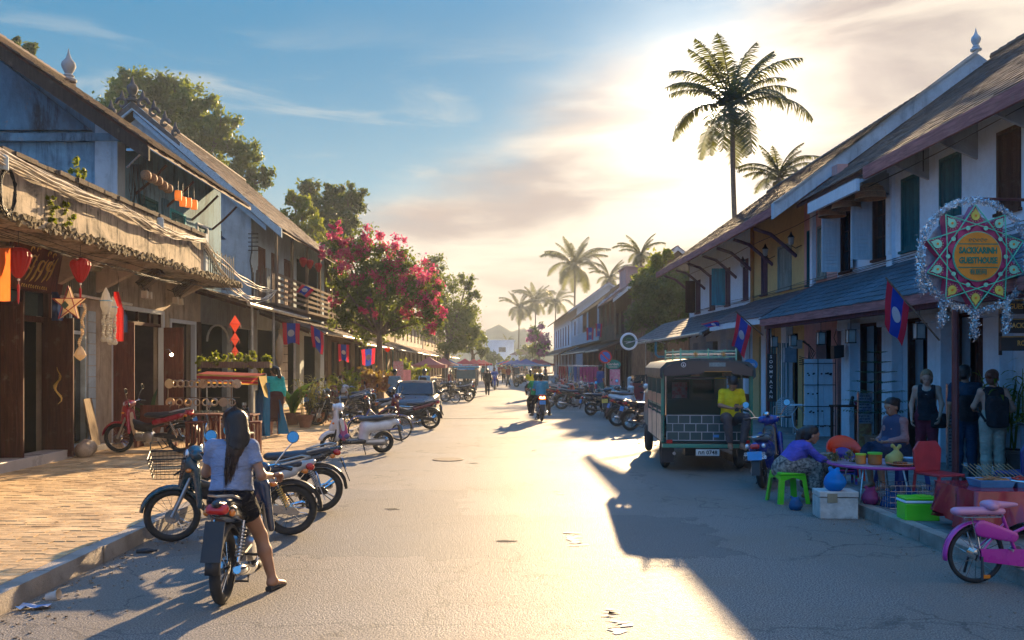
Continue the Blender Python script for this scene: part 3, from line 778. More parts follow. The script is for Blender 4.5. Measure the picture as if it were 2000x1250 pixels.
# gold bird painted on the leaf
mg = mat('gold_paint',(.75,.48,.12),.35,.6)
gm = MB()
for k in range(3):
 pts = [(WL + .26 + .09 * math.sin(a * .9 + k * 2.1) * (1 - a / 9),16.12,1.15 + k * .14 + a * .055) for a in range(8)]
 gm.tube(pts,[.004,.012,.016,.018,.015,.012,.008,.003],5)
gm.build('painted_bird',mg,A)
# --- house two: ornate gable, wooden gallery
B = thing('gallery_house','pale blue house with ornate roof finial and wooden upstairs gallery','house')
YB = 30.7; XB = -8.5
MB().prism([(XB,.1),(XB,6.9),(-12.4,10.3),(-16.2,7),(-16.2,.1)][::-1],(YB,YB + .25),'xz').build('gable_wall',P_PALEB,B)
mb = MB(); wallgrid(mb,'x',XB - .25,XB,YB + .26,43.5,.1,7.2,[(31.6,32.5,4,6.0),(33.4,34.4,4,6.0),(35.4,36.4,4,6),(37.6,43,3.9,6.4),(31.5,34.5,.2,3.1),(35.2,38.2,.2,3.1),(39,42.5,.2,3.1)])
mb.build('wall',P_PALEB,B); back(B,XB,1,YB + .4,43.4,.1,6.8,2.5)
rb = gable_roof(B,-7.5,6.5,-12.4,10.7,30.35,43.5,-17.2,None,T_DARK,tw=.24,th=.28,nparts=30,seed=17)
MB().prism([(-7.35,6.42),(-12.4,10.74),(-17.3,6.55),(-17.3,6.3),(-12.4,10.44),(-7.35,6.12)],(30.24,30.345),'xz').build('verge_board',W_BLUEW,rb)
MB().prism([(-7.9,6.55),(-12.4,10.40),(-12.4,10.22),(-7.9,6.37)],(30.36,30.44),'xz').build('verge_board',W_BLUEW,rb)
finial(rb,(-12.4,30.3,10.72),1.25,mat('dark_stucco',(.07,.075,.08),.8,var=.4,bump=.5),True)
for y0,y1 in ((31.6,32.5),(33.4,34.4),(35.4,36.4)): closed_window(B,XB,y0,y1,4.0,6.0,W_RED,W_RED,1)
bl = MB().box((XB,YB + .1,3.86),(-7.62,43,3.96)).build('gallery_floor',W_GREY,B)
for y in (YB + .15,33.2,35.8,38.3,41): MB().box((-7.74,y,3.96),(-7.64,y + .09,6.5)).build('gallery_post',W_GREY,B)
for k in range(5): MB().box((-7.68,YB + .2,4.1 + k * .2),(-7.655,42.9,4.2 + k * .2)).build('rail',W_GREY,B)
mb = MB(); r_ = random.Random(8)
for k in range(22): x = XB + .04 + k * .037; mb.rod((x,YB - .02,3.9),(x + r_.uniform(-.03,.03),YB - .04,5.0 + r_.uniform(-.1,.25)),.014)
mb.build('bamboo_screen',W_GREY,B)
lt = leanto(B,-8.3,3.95,-6.8,3.5,24.1,31.6,T_DARK,nparts=20,tw=.24,th=.26)
leanto(B,-8.5,3.75,-6.7,3.05,31.7,43,T_DARK,nparts=20,tw=.26,th=.28)
mb = MB(); wallgrid(mb,'x',XB + .05,XB + .2,24.7,YB - .02,.1,4.0,[(24.9,27.3,.2,3.0),(27.9,30.2,.2,3.0)]); mb.build('shop_wall',P_GREY,B)
back(B,XB + .2,1,24.7,YB - .05,.1,3.9,2.6)
for y in (25.2,27.6,30.4): MB().rod((-6.95,y,ZP),(-6.95,y,3.5),.035).build('porch_post',mat('pale_post',(.5,.5,.47),.5),B)
for k in range(9): MB().box((XB + .21,33.6 + k * .001,.3 + k * .32),(XB + .24,35.0,.3 + k * .32 + .3)).build('roller_slat',P_WHITE2,B)
# panels, arched opening
mb = MB(); mb.tube([(XB + .25,27.3 + 1.0 * math.cos(a * math.pi / 10) - 1.0,2.5 + .5 * math.sin(a * math.pi / 10)) for a in range(11)],.03,6); mb.build('door_arch',mat('pale_post',(.5,.5,.47)),B)
# --- more houses, each from one routine
def house(label,side,y0,y1,wall,eave,ridge,tile,ups,downs,lean=None,verge=None,sh=W_DARK,base=None,balc=None,name='shophouse',zt=None,gx=8.4,mats_sh=None):
 s = side; xw = s * gx; h = thing(name,label,'house')
 mb = MB(); a,b = sorted((xw,xw + s * .25)); zt = zt or eave[1] + .7
 holes = [(p,q,z0,z1) for p,q,z0,z1 in ups] + [(p,q,.2,z1) for p,q,z1 in downs]
 wallgrid(mb,'x',a,b,y0,y1,.0,zt,holes); mb.build('wall',wall,h)
 back(h,xw,-s,y0 + .3,y1 - .3,.1,zt - .1,3.0)
 xe,ze = s * eave[0],eave[1]; xr,zr = s * ridge[0],ridge[1]; xb = xr + (xr - xe)
 gw = [(xw,0),(xw,ze + (abs(xw) - abs(xe)) * (zr - ze) / (abs(xr) - abs(xe)) - .12),(xr,zr - .14),(2 * xr - xw,ze + .2),(2 * xr - xw,0)]
 for yy in (y0,y1 - .2): MB().prism(gw,(yy + .003,yy + .2),'xz').build('gable_wall',wall,h)
 r = gable_roof(h,xe,ze,xr,zr,y0 - .35,y1 + .2,xb,None,tile,tw=.28,th=.32,nparts=12,seed=int(y0),facing=True)
 if verge:
  MB().prism([(xe,ze + .06),(xr,zr + .08),(xb,ze + .06),(xb,ze - .2),(xr,zr - .2),(xe,ze - .2)],(y0 - .43,y0 - .355),'xz').build('verge_board',verge,r)
 for i,(p,q,z0,z1) in enumerate(ups):
  closed_window(h,xw,p,q,z0,z1,sh,sh,-s,closed=(i % 3 != 2))
 for i,(p,q,z1) in enumerate(downs):
  frame_y(h,'door_frame',sh,xw,p,q,.2,z1,sgn=-s,sill=False)
 if lean: leanto(h,xw,lean[1],s * lean[0],lean[2],y0 + .2,y1 - .1,lean[3],nparts=8,tw=.3,th=.3)
 if balc:
  xb_,zf = s * balc[0],balc[1]; a,b = sorted((xw,xb_)); MB().box((a,y0 + .2,zf - .1),(b,y1 - .2,zf)).build('balcony_floor',W_GREY,h)
  n = int((y1 - y0 - .5) / .16); mb = MB()
  for k in range(n): mb.box((xb_ - .015,y0 + .3 + k * .16,zf),(xb_ + .015,y0 + .35 + k * .16,zf + .85))
  mb.box((xb_ - .03,y0 + .25,zf + .852),(xb_ + .03,y1 - .2,zf + .92)); mb.build('balustrade',balc[2],h)
  for k in range(4):
   y = y0 + .3 + (y1 - y0 - .7) * k / 3; MB().box((xb_ - .06,y - .06,0 if False else zf),(xb_ + .06,y + .06,eave[1])).build('balcony_post',balc[2],h)
 return h
def ups(y0,y1,n,w,z0,z1): return [(y0 + (y1 - y0) * (k + .5) / n - w / 2,y0 + (y1 - y0) * (k + .5) / n + w / 2,z0,z1) for k in range(n)]
def dns(y0,y1,n,w,z1): return [(y0 + (y1 - y0) * (k + .5) / n - w / 2,y0 + (y1 - y0) * (k + .5) / n + w / 2,z1) for k in range(n)]
house('timber house with a slatted balcony behind the pink flowering tree',-1,43.8,55,W_GREY,(7.4,6.2),(12,9.6),T_DARK,ups(44,55,4,1,4,5.7),dns(44,55,3,2.2,3),(6.6,3.5,2.8,T_DARK),None,W_DARK,balc=(7.2,3.55,W_GREY))
house('cream house with blue awning roof behind the trees, left row',-1,55.5,72,P_CREAM,(7.4,5.9),(12,9.2),T_RED,ups(56,72,5,1,4,5.5),dns(56,72,4,2.4,2.9),(6.3,3.5,2.7,T_DARK),W_BLUEW,W_TEALD)
house('long white house far down the left row behind tents',-1,72.5,98,P_WHITE2,(7.4,5.7),(12,8.8),T_DARK,ups(73,98,7,1,3.9,5.3),dns(73,98,6,2.4,2.8),(6.3,3.4,2.6,T_RED),None,W_DARK)
house('farthest house of the left row, pale and half hidden',-1,99,140,P_CREAM,(7.4,5.5),(12,8.5),T_DARK,ups(99,140,8,1.1,3.9,5.2),dns(99,140,8,2.4,2.8),(6.3,3.3,2.6,T_DARK),None,W_DARK)
# ================================================================== RIGHT ROW
C = thing('guesthouse','white guesthouse with teal and white shutters above the tiled arcade roof','house')
def yr(px): return WR * F / (px - CX)
upC = [(13.73,14.38,4.28,5.58),(15.5,16.26,4.1,5.58),(17.05,17.8,4.1,5.53),(18.45,19.15,4.08,5.45),(20.3,20.95,4.0,5.4),(11.5,12.3,4.2,5.58)]
dnC = [(14.75,15.75,.15,2.75),(16.5,17.5,.15,2.75),(18.6,19.8,.15,2.75),(20.6,21.3,.15,2.7),(12,13.3,.15,2.7)]
mb = MB(); wallgrid(mb,'x',WR,WR + .28,9,21.2,0,6.3,upC + dnC); mb.build('wall',P_WHITE,C)
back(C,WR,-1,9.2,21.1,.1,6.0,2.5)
cw = lambda h,q,m,mf,cl=True: closed_window(h,WR,q[0],q[1],q[2],q[3],m,mf,-1,cl)
cw(C,upC[0],W_DARK,W_DARK); cw(C,upC[1],W_TEALD,W_TEALD); cw(C,upC[2],W_TEALD,W_TEALD); cw(C,upC[5],W_TEALD,W_TEALD)
f1 = cw(C,upC[3],W_DARK,W_DARK,False); f2 = cw(C,upC[4],W_DARK,W_DARK,False)
leaf_panel(f1,'shutter',W_WHITE,.45,1.33,(WR - .03,19.16,4.1),181); leaf_panel(f1,'shutter',W_WHITE,.34,1.33,(WR - .03,18.44,4.1),262)
leaf_panel(f2,'shutter',W_WHITE,.42,1.33,(WR - .03,20.96,4.02),178); leaf_panel(f2,'shutter',W_WHITE,.30,1.33,(WR - .03,20.28,4.02),250)
MB().box((WR - .07,18.1,3.85),(WR - .002,18.36,6.2)).build('pilaster',P_WHITE,C); MB().box((WR - .12,18.05,5.75),(WR - .071,18.41,5.9)).build('pilaster_cap',P_WHITE,C)
def roofR(h,xe,ze,xr,zr,y0,y1,tile,**k): return gable_roof(h,xe,ze,xr,zr,y0,y1,2 * xr - xe,None,tile,**k)
rc = roofR(C,7.2,5.72,12,9.3,8.5,21.7,T_DARK,tw=.17,th=.2,nparts=170,seed=23)
MB().box((7.14,8.5,5.50),(7.198,17.6,5.74)).build('fascia',W_PINKB,rc)
MB().box((7.02,17.62,5.28),(7.09,20.4,5.52)).build('fascia',W_WHITE,rc,label='white eave board over the shuttered window')
MB().prism([(7.1,5.5),(8,5.95),(8,5.88),(7.1,5.43)],(17.7,20.4),'xz').build('eave_soffit',W_WHITE,rc)
for y in (10,11.7,13.3,15,16.7,18.25,20.1): MB().prism([(WR,5.3),(WR,5.9),(7.25,5.62)],(y - .03,y + .03),'xz').build('eave_bracket',P_GREY,C)
MB().rod((WR - .12,16.65,5.95),(WR - .12,16.65,5.45),.012).build('pipe_hook',M_IRON,C)
# arcade piers with caps
for y in (14.18,16.05,18.0,20.15):
 MB().box((WR - .22,y - .24,.13),(WR - .002,y + .24,2.62)).build('pier',P_WHITE,C,bevel=.012)
 MB().box((WR - .30,y - .31,2.622),(WR - .002,y + .31,2.78)).build('pier_cap',P_WHITE,C,bevel=.02)
for y0,y1 in ((14.75,15.75),(16.5,17.5),(18.6,19.8)):
 frame_y(C,'door_frame',W_DARK,WR,y0,y1,.15,2.75,sgn=-1,sill=False)
 leaf_panel(C,'door_leaf',W_DARK,(y1 - y0) / 2 - .06,2.5,(WR + .12,y0 + .07,.16),90,slats=False)
lc = leanto(C,WR,3.87,6.6,2.97,8.5,22.6,T_BLUE,nparts=110,fascia=W_PINKB,gutter=False,seed=31,tw=.17,th=.2)
MB().box((6.66,8.5,2.74),(6.78,22.5,2.86)).build('arcade_beam',W_VIO,C)
for y in (13.2,22.4): MB().rod((6.72,y,.13),(6.72,y,2.74),.05,n=10).build('arcade_post',mat('maroon_post',(.15,.03,.03),.4),C)
D = thing('terrace_house','pink house between the white guesthouse and the yellow one','house')
upD = [(21.9,22.5,4.0,5.3),(22.85,23.25,3.9,5.3)]
mb = MB(); wallgrid(mb,'x',WR,WR + .25,21.2,23.5,0,6.6,upD + [(21.6,22.6,.15,2.7)]); mb.build('wall',P_PINK,D); back(D,WR,-1,21.3,23.4,.1,6)
cw(D,upD[0],W_GREYP,W_GREYP); cw(D,upD[1],W_TEALD,W_TEALD)
MB().box((WR - .1,22.62,3.7),(WR - .002,22.8,6.4)).build('pilaster',P_WHITE,D)
E = thing('terrace_house','yellow house with grey green shutters and wall lanterns','house')
upE = [(24.5,25.7,3.95,5.2),(26.7,27.3,3.95,5.15)]
mb = MB(); wallgrid(mb,'x',WR,WR + .25,23.5,28.3,0,6.6,upE + [(24,25,.15,2.7),(26,27.6,.15,2.7)]); mb.build('wall',P_YEL,E); back(E,WR,-1,23.6,28.2,.1,6)
cw(E,upE[0],W_GREYP,W_GREYP); cw(E,upE[1],W_VIO,W_VIO)
MB().box((WR - .08,28.1,3.4),(WR - .002,28.28,6.3)).build('pilaster',plaster('ochre_plaster',(.50,.24,.08),.3),E)
H_ = thing('terrace_house','white house with one bright turquoise shutter open, beyond the yellow house','house')
upH = [(28.75,29.35,3.95,5.25),(31.0,31.6,3.9,5.2),(33.2,34.0,3.9,5.2),(35.6,36.4,3.9,5.2)]
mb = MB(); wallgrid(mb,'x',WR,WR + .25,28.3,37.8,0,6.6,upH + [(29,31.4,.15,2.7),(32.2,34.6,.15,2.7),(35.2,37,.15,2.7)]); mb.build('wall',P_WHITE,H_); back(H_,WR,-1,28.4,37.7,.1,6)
for q in upH: cw(H_,q,W_VIO,W_VIO)
leaf_panel(H_,'shutter',W_TEAL,.47,1.3,(WR - .03,31.62,3.92),180,label='turquoise open shutter leaf'); leaf_panel(H_,'shutter',W_DARK,.40,1.3,(WR - .03,36.42,3.92),180)
MB().prism([(WR,0),(WR,6.3),(11.5,9.0),(15,6.3),(15,0)],(37.6,37.8),'xz').build('gable_wall',P_WHITE2,H_)
# their common roof begins with the white verge and finial
K = roofR(E,6.75,5.72,11.5,9.14,21.75,38.2,T_DARK,tw=.2,th=.24,nparts=60,seed=41)
K['label'] = 'long tiled roof starting at a white plaster verge'
MB().prism([(6.6,5.74),(11.5,9.34),(16.4,5.8),(16.4,5.4),(11.5,8.98),(6.6,5.36)],(21.55,21.74),'xz').build('verge',P_PALEB,K)
MB().prism([(6.75,5.80),(11.5,9.43),(11.5,9.345),(6.6,5.745)],(21.5,21.8),'xz').build('verge_coping',P_WHITE2,K)
finial(K,(11.5,21.62,9.42),.78,P_PALEB)
MB().box((6.66,21.8,5.5),(6.745,38.1,5.72)).build('fascia',W_PINKB,K)
for i,y in enumerate((24.1,26.2,28.2,30.2,32.6,34.8,37.2)):
 h_ = E if y < 28.3 else H_
 MB().tube([(WR,y,4.75),(7.72,y,5.0),(7.3,y,5.35),(6.85,y,5.5)],.05,6).build('eave_bracket',W_VIO,h_)
leanto(E,WR,3.8,6.7,3.05,22.9,28.4,T_VIO,nparts=25,gutter=False,fascia=W_WHITE,seed=5)
leanto(H_,WR,3.75,6.5,2.85,28.6,43.5,T_BLUE,nparts=20,gutter=True,seed=6,tw=.24)
for y in (24.6,26.5,28.6,31.8,34.9): MB().box((WR - .2,y - .2,.13),(WR - .002,y + .2,3.3)).build('pier',P_WHITE,E if y < 28.4 else H_,bevel=.012)
g3 = house('timber house with pink rooftop room behind the round green sign',1,55.5,63.4,W_GREY,(7.0,5.8),(11,9.0),T_RED,ups(55.5,63.4,3,1,3.9,5.3),dns(55.5,63.4,3,1.8,2.8),(6.2,3.5,2.7,T_DARK),W_WHITE,W_DARK,balc=(7.2,3.4,W_GREY),gx=8.2)
MB().box((8.4,59.5,6.3),(10.6,62.6,8.2)).build('rooftop_room',P_PINK,g3); MB().box((8.3,59.4,8.21),(10.7,62.7,8.3)).build('rooftop_slab',P_PINK,g3)
MB().box((8.8,59.46,6.95),(10.0,59.49,7.75)).build('room_window',M_GLASS,g3)
house('dark brown timber house with flags hung from its balcony',1,64,88,W_RED,(7.0,6.0),(11,9.0),T_DARK,ups(64,88,6,1.1,3.9,5.4),dns(64,88,5,2.6,2.8),(6.2,3.5,2.7,T_DARK),W_WHITE,W_DARK,balc=(7.1,3.5,W_WHITE),gx=8.2)
house('tall white house at the far end of the right row',1,90,128,P_WHITE,(6.9,7.0),(11,9.9),T_RED,ups(90,128,9,1.2,3.9,6.1),dns(90,128,7,2.6,2.9),(6.0,3.6,2.8,T_RED),W_WHITE,W_VIO,gx=7.8)
# end of the street
Z = thing('end_house','flat roofed white house seen beyond the market tents','house')
mb = MB(); wallgrid(mb,'y',205,205.3,-3.2,3.4,0,6.9,[(-.1,1.5,4.3,5.4)]); mb.build('wall',P_WHITE,Z); MB().box((-3.2,205.31,0),(3.4,214,6.9)).build('house_body',P_WHITE,Z)
MB().box((-3.4,204.9,6.91),(3.6,214.2,7.1)).build('roof_slab',P_WHITE,Z); MB().box((-.1,205.2,4.3),(1.5,205.25,5.4)).build('window',M_GLASS,Z)
Z2 = thing('end_house','low pale house with tiled roof right of the street end','house')
MB().box((2.5,196,0),(7.5,202,3.6)).build('wall',P_WHITE,Z2); MB().prism([(2.2,3.6),(7.8,3.6),(5,5)],(195.6,202.4),'xz').build('roof',T_VIO,Z2)
MB().box((4.4,195.96,.1),(5.4,195.995,2.2)).build('door',W_DARK,Z2)
# far hill
V = []; nx,ny = 60,12
for j in range(ny + 1):
 for i in range(nx + 1):
  x = -170 + 340 * i / nx; y = 380 + 55 * j / ny
  hgt = 15.5 * math.exp(-((x - 4) / 17) ** 2) + 6.5 * math.exp(-((x + 40) / 35) ** 2) + 8 * math.exp(-((x - 60) / 50) ** 2) + 5 * math.exp(-((x + 110) / 40) ** 2)
  hgt = hgt * math.sin(math.pi * (j + .2) / (ny + .4)) * (1 + .12 * math.sin(x * .7) + .08 * math.sin(x * 1.9 + 1))
  V.append((x,y,hgt - .1))
Fq = [(j * (nx + 1) + i,j * (nx + 1) + i + 1,(j + 1) * (nx + 1) + i + 1,(j + 1) * (nx + 1) + i) for j in range(ny) for i in range(nx)]
o = np_mesh('hill',np.array(V),np.array(Fq),mat('hill_forest',(.05,.07,.03),.95,var=.4,scale=.3,bump=.6),smooth=True); o['kind'] = 'structure'
# ================================================================== vegetation
L_DARK = leafmat('dark_leaf',(.018,.05,.016),(.05,.10,.03),.35)
L_MID = leafmat('green_leaf',(.035,.085,.02),(.09,.15,.035),.45)
L_YEL = leafmat('yellow_green_leaf',(.10,.15,.015),(.24,.25,.03),.55)
L_PALM = leafmat('palm_leaf',(.035,.04,.012),(.11,.09,.025),.28)
L_BLUE = leafmat('shaded_leaf',(.02,.06,.035),(.04,.09,.05),.3)
L_PINK = leafmat('pink_blossom',(.52,.02,.11),(.80,.15,.30),.5,sap=0)
L_MAG = leafmat('magenta_blossom',(.34,.03,.22),(.55,.12,.34),.5,sap=0)
L_BLUE.node_tree.nodes; M_BARK = mat('bark',(.12,.09,.065),.9,var=.4,scale=6,bump=.8,stretch=(3,3,.6))
M_PBARK = mat('palm_bark',(.17,.13,.09),.9,var=.35,scale=5,bump=.8,stretch=(1,1,6))
def leaves(name,m,parent,blobs,n,size,seed=1,clump=.26,up=.3,asp=.5,flatten=1.0):
 g = np.random.default_rng(seed)
 w = np.array([b[1] ** 2 for b in blobs]); w = w / w.sum(); Cs = []
 for (c,r),k in zip(blobs,np.maximum((w * n).astype(int),8)):
  nc = max(6,int(k / 70)); d = g.normal(size=(nc,3)); d /= np.linalg.norm(d,axis=1)[:,None]
  cc = np.array(c) + d * r * (g.random((nc,1)) ** .45) * np.array([1,1,flatten])
  pick = g.integers(0,nc,k); Cs.append(cc[pick] + g.normal(size=(k,3)) * r * clump * .5 * (0.6 + g.random((k,1))))
 Cc = np.concatenate(Cs); N = len(Cc)
 a = g.normal(size=(N,3)); a[:,2] -= .2; a /= np.linalg.norm(a,axis=1)[:,None]
 nn = g.normal(size=(N,3)); nn[:,2] += up * 3; b = np.cross(nn,a); b /= np.maximum(np.linalg.norm(b,axis=1),1e-6)[:,None]
 s = size * (0.6 + .8 * g.random((N,1)))
 V = np.stack([Cc - a * s * .5,Cc + b * s * asp * .5,Cc + a * s * .5,Cc - b * s * asp * .5],1).reshape(-1,3)
 Fq = np.arange(N * 4).reshape(N,4)
 return np_mesh(name,V,Fq,m,parent)
def pblob(px,py,r,Y,dy=0): return ((PX(px,Y),Y + dy,PZ(py,Y)),r * Y / F)
def tree(label,base,blobs,m,n,size,trunk=.25,seed=1,name='tree',group=None,flowers=None,cat='tree',**k):
 """blobs in world metres; trunk with limbs into each clump"""
 t = thing(name,label,cat,base,group=group)
 B = Vector(base); bl = [(tuple(Vector(c) - B),r) for c,r in blobs]
 mid = sum((Vector(c) for c,r in bl),Vector()) / len(bl); fork = Vector((mid.x * .5,mid.y * .5,mid.z * .62))
 mb = MB(); mb.tube([(0,0,-.05),(fork.x * .2,fork.y * .2,fork.z * .35),(fork.x * .6,fork.y * .6,fork.z * .7),fork],[trunk * 1.25,trunk,trunk * .85,trunk * .7],9)
 mb.build('trunk',M_BARK,t,smooth=60)
 r_ = random.Random(seed); mb = MB()
 for c,r in bl:
  c = Vector(c); q = fork.lerp(c,.5) + Vector((r_.uniform(-.3,.3),r_.uniform(-.3,.3),r_.uniform(0,.4))) * r
  mb.tube([fork * .96,q,c],[trunk * .45,trunk * .3,trunk * .12],6)
  for _ in range(4):
   d = Vector((r_.gauss(0,1),r_.gauss(0,1),r_.gauss(.3,1))).normalized()
   mb.tube([q.lerp(c,.6),c + d * r * .45,c + d * r * .95],[trunk * .14,trunk * .09,trunk * .03],4)
 mb.build('limbs',M_BARK,t)
 leaves('crown',m,t,bl,n,size,seed,**k)
 if flowers:
  fm,fn,fs,fb = flowers; leaves('blossom',fm,t,[(tuple(Vector(c) - B),r) for c,r in fb],fn,fs,seed + 9,clump=.22,asp=.8)
 return t
Y = 62
tree('tall spreading tree on the left beyond the stained gable roof',(PX(330,Y),Y,0),
  [pblob(*a,Y,dy) for a,dy in (((215,195,38),2),((262,180,42),0),((325,178,44),1),((385,212,42),0),((440,262,38),-1),((485,312,38),0),((505,345,26),1),((300,240,60),1),((395,290,60),0),((460,365,48),0),((250,230,45),-2))],L_MID,26000,.34,.5,3)
tree('dark treetop peeking over the roof at the upper left',(PX(40,48),48,0),[pblob(30,92,16,48),pblob(58,100,18,48),pblob(20,130,30,48)],L_DARK,2500,.3,.3,4)
tree('bright yellow green tree behind the gallery house roof',(PX(585,56),56,0),[pblob(575,385,20,56),pblob(590,418,30,56),pblob(560,440,30,56),pblob(612,448,26,56),pblob(575,480,40,56)],L_YEL,6500,.26,.2,5)
tree('dark round tree behind the yellow green one, left',(PX(640,66),66,0),[pblob(605,378,28,66),pblob(655,376,22,66),pblob(690,388,28,66),pblob(640,410,40,66),pblob(680,425,34,66),pblob(650,455,40,66)],L_DARK,9000,.32,.3,6)
Y = 38
tree('pink flowering bougainvillea spilling over the left pavement',(PX(742,Y),Y,ZP),
  [pblob(*a,Y,dy) for a,dy in (((665,478,30),0),((712,492,42),0),((770,520,48),0),((735,575,62),.5),((808,560,44),-.4),((828,610,30),-.3),((848,575,26),-.2),((655,540,26),0),((850,625,22),0),((705,600,40),.4),((690,560,40),0),((782,625,34),0),((668,620,32),0),((655,440,12),0),((715,640,34),.6))],
  L_MID,22000,.15,.16,7,name='flowering_tree',clump=.3,
  flowers=(L_PINK,12500,.09,[pblob(*a,Y,-.5) for a in ((860,605,20),(700,515,34),(655,470,26),(660,440,14),(690,490,28),(730,475,30),(778,495,32),(640,500,20),(700,555,22),(760,545,36),(820,545,40),(842,590,34),(845,630,22),(800,590,34),(725,610,22),(660,590,18))]))
tree('tall leafy tree beside the road beyond the flowering tree',(PX(868,72),72,0),[pblob(*a,72,dy) for a,dy in (((845,520,26),0),((858,565,38),0),((888,600,40),1),((913,548,18),0),((922,580,16),0),((895,640,42),0),((925,655,24),0),((850,630,40),1),((880,680,28),0))],L_MID,14000,.24,.25,8,clump=.3)
tree('dark bushy tree over the red tents at the left of the street',(PX(925,105),105,0),[pblob(*a,105) for a in ((905,668,22),(930,665,20),(942,688,14),(915,640,16))],L_DARK,5000,.3,.3,9)
for i,(px,py,r,Y,m,lab) in enumerate(((965,702,17,170,L_MID,'pale green bush left of the white end house'),(995,712,15,165,L_YEL,'sunlit bush in front of the white end house'),(1040,690,24,175,L_DARK,'dark bush under the far palms'),(950,690,12,190,L_DARK,'small dark tree at the end of the left row'))):
 tree(lab,(PX(px,Y),Y,0),[pblob(px - r * .4,py,r * .8,Y),pblob(px + r * .5,py + 3,r * .7,Y),pblob(px,py - r * .5,r * .6,Y)],m,2500,.42,.2,20 + i,name='bush',cat='bush')
tree('violet flowering bush against the tall white house',(PX(1055,112),112,0),[pblob(1050,650,18,112),pblob(1062,672,16,112),pblob(1042,680,14,112)],L_MID,2500,.26,.15,31,name='flowering_bush',cat='bush',flowers=(L_MAG,2600,.2,[pblob(1052,655,20,112,-.5),pblob(1060,680,16,112,-.5),pblob(1040,660,12,112,-.5)]))
Y = 50
tree('big dark shade tree against the end wall of the white terrace',(PX(1305,Y),Y,0),[pblob(*a,Y,dy) for a,dy in (((1305,560,38),0),((1330,590,34),0),((1270,590,34),0),((1340,545,20),0),((1250,560,22),0),((1300,625,40),0),((1250,625,24),.4),((1340,640,26),0),((1285,660,26),0))],L_DARK,15000,.22,.2,12,clump=.3)
tree('feathery yellow green tree rising above the dark shade tree',(PX(1275,52),52,0),[pblob(*a,52) for a in ((1262,540,20),(1285,515,18),(1300,500,12),(1250,560,20),(1290,545,20))],L_YEL,4200,.26,.15,13,clump=.4)
def frond_mesh(L,droop,nl,seed,wid=.26,m=None):
 r = random.Random(seed); mb = MB(); pts = []; ang = R(62); x = z = 0
 N = 14
 for i in range(N + 1):
  pts.append(Vector((x,0,z))); x += math.cos(ang) * L / N; z += math.sin(ang) * L / N; ang -= R(droop) / N * (1.2 + 1.1 * i / N)
 mb.tube(pts,[.05 * (1 - i / (N + 2)) for i in range(N + 1)],5)
 for k in range(nl):
  f = .1 + .88 * k / nl; i = min(int(f * N),N - 1); p = pts[i].lerp(pts[i + 1],f * N - i); d = (pts[i + 1] - pts[i]).normalized()
  ll = L * wid * math.sin(math.pi * min(1,(f * .93 + .09))) ** .6 * r.uniform(.8,1.12)
  for s in (-1,1):
   if r.random() < .07: continue
   out = (d * .55 + Vector((0,s,0)) * .8).normalized(); q = p + out * ll * .5 + Vector((0,0,-.04 * L * r.uniform(.3,1))); e = p + out * ll + Vector((0,0,-ll * r.uniform(.35,.8)))
   w = d * L * .0085
   o = len(mb.v); mb.v += [tuple(p - w),tuple(p + w),tuple(q + w),tuple(q - w),tuple(e)]
   mb.f += [(o,o + 1,o + 2,o + 3),(o + 3,o + 2,o + 4)]; mb.m += [0,0]
 return mb
FR = {}
def palm(label,base,top,L,nf,seed,group='palms over the roofs',lean=.4,m=None,keep=None,tr=.17):
 t = thing('palm_tree',label,'palm tree',base,group=group); r = random.Random(seed)
 h = top - base[2]; pts = [(lean * (1 - (1 - i / 8) ** 2),0,h * i / 8) for i in range(9)]
 mb = MB().tube(pts,[tr * (1.5 if i == 0 else 1.0 - .3 * i / 8) for i in range(9)],10)
 for i in range(int(h / .22)):
  f = i * .22 / h; x = lean * (1 - (1 - f) ** 2); rr = tr * (1.0 - .3 * f) * 1.06; mb.lathe([(rr,i * .22),(rr * .97,i * .22 + .03)],9,(x,0,0),cap=False)
 mb.build('trunk',M_PBARK,t,smooth=60)
 C_ = Vector((lean,0,h))
 for k in range(nf):
  v = k % 4; key = (v,round(L,1))
  droop = (30,48,60,50)[v]; rs = (.85,1,1,1.05)[v]
  if key not in FR:
   o = frond_mesh(L * rs,droop,46,5 + v,.2).build('frond',m or L_PALM,t); FR[key] = o.data
  else:
   o = bpy.data.objects.new('frond',FR[key]); COL.objects.link(o); o.parent = t
  az = k * 137.5 + r.uniform(-14,14); tilt = (-14,8,32,62)[v] + r.uniform(-8,8)
  o.location = C_ + Vector((0,0,r.uniform(-.3,.25)))
  o.scale = (r.uniform(.78,1.12),) * 3
  o.rotation_euler = (Matrix.Rotation(R(az),3,'Z') @ Matrix.Rotation(R(tilt),3,'Y')).to_euler()
 mb = MB()
 for k in range(9):
  a = k * 2.4; mb.ball(C_ + Vector((.28 * math.cos(a),.28 * math.sin(a),-.3 - .1 * (k % 3))),.11,8,6,1,1,1.15)
 mb.build('coconuts',mat('coconut_husk',(.16,.12,.04),.7),t,smooth=180)
 return t
def palm_px(label,px,py,Y,rpx,nf,seed,**k):
 return palm(label,(PX(px,Y) - k.get('lean',.4),Y,0),PZ(py,Y),rpx * Y / F * 1.4,nf,seed,**k)
palm_px('tall coconut palm standing against the sun above the right roofs',1430,212,50,124,28,3,lean=-.9)
palm_px('shorter palm beside the tall one, fronds just clear of the roof',1522,345,49,64,22,5)
palm_px('tallest palm of the far group right of the street',1123,520,135,58,30,7)
palm_px('smaller palm between the tallest far palm and the pink rooftop room',1190,545,136,40,20,9)
palm_px('sparse palm above the pink rooftop room',1252,500,82,46,18,11)
palm_px('leftmost palm at the end of the street',1014,602,198,34,22,13)
palm_px('thick palm second from the left at the street end',1046,590,199,38,28,15)
palm_px('palm third from the left at the street end',1085,590,190,32,20,17)
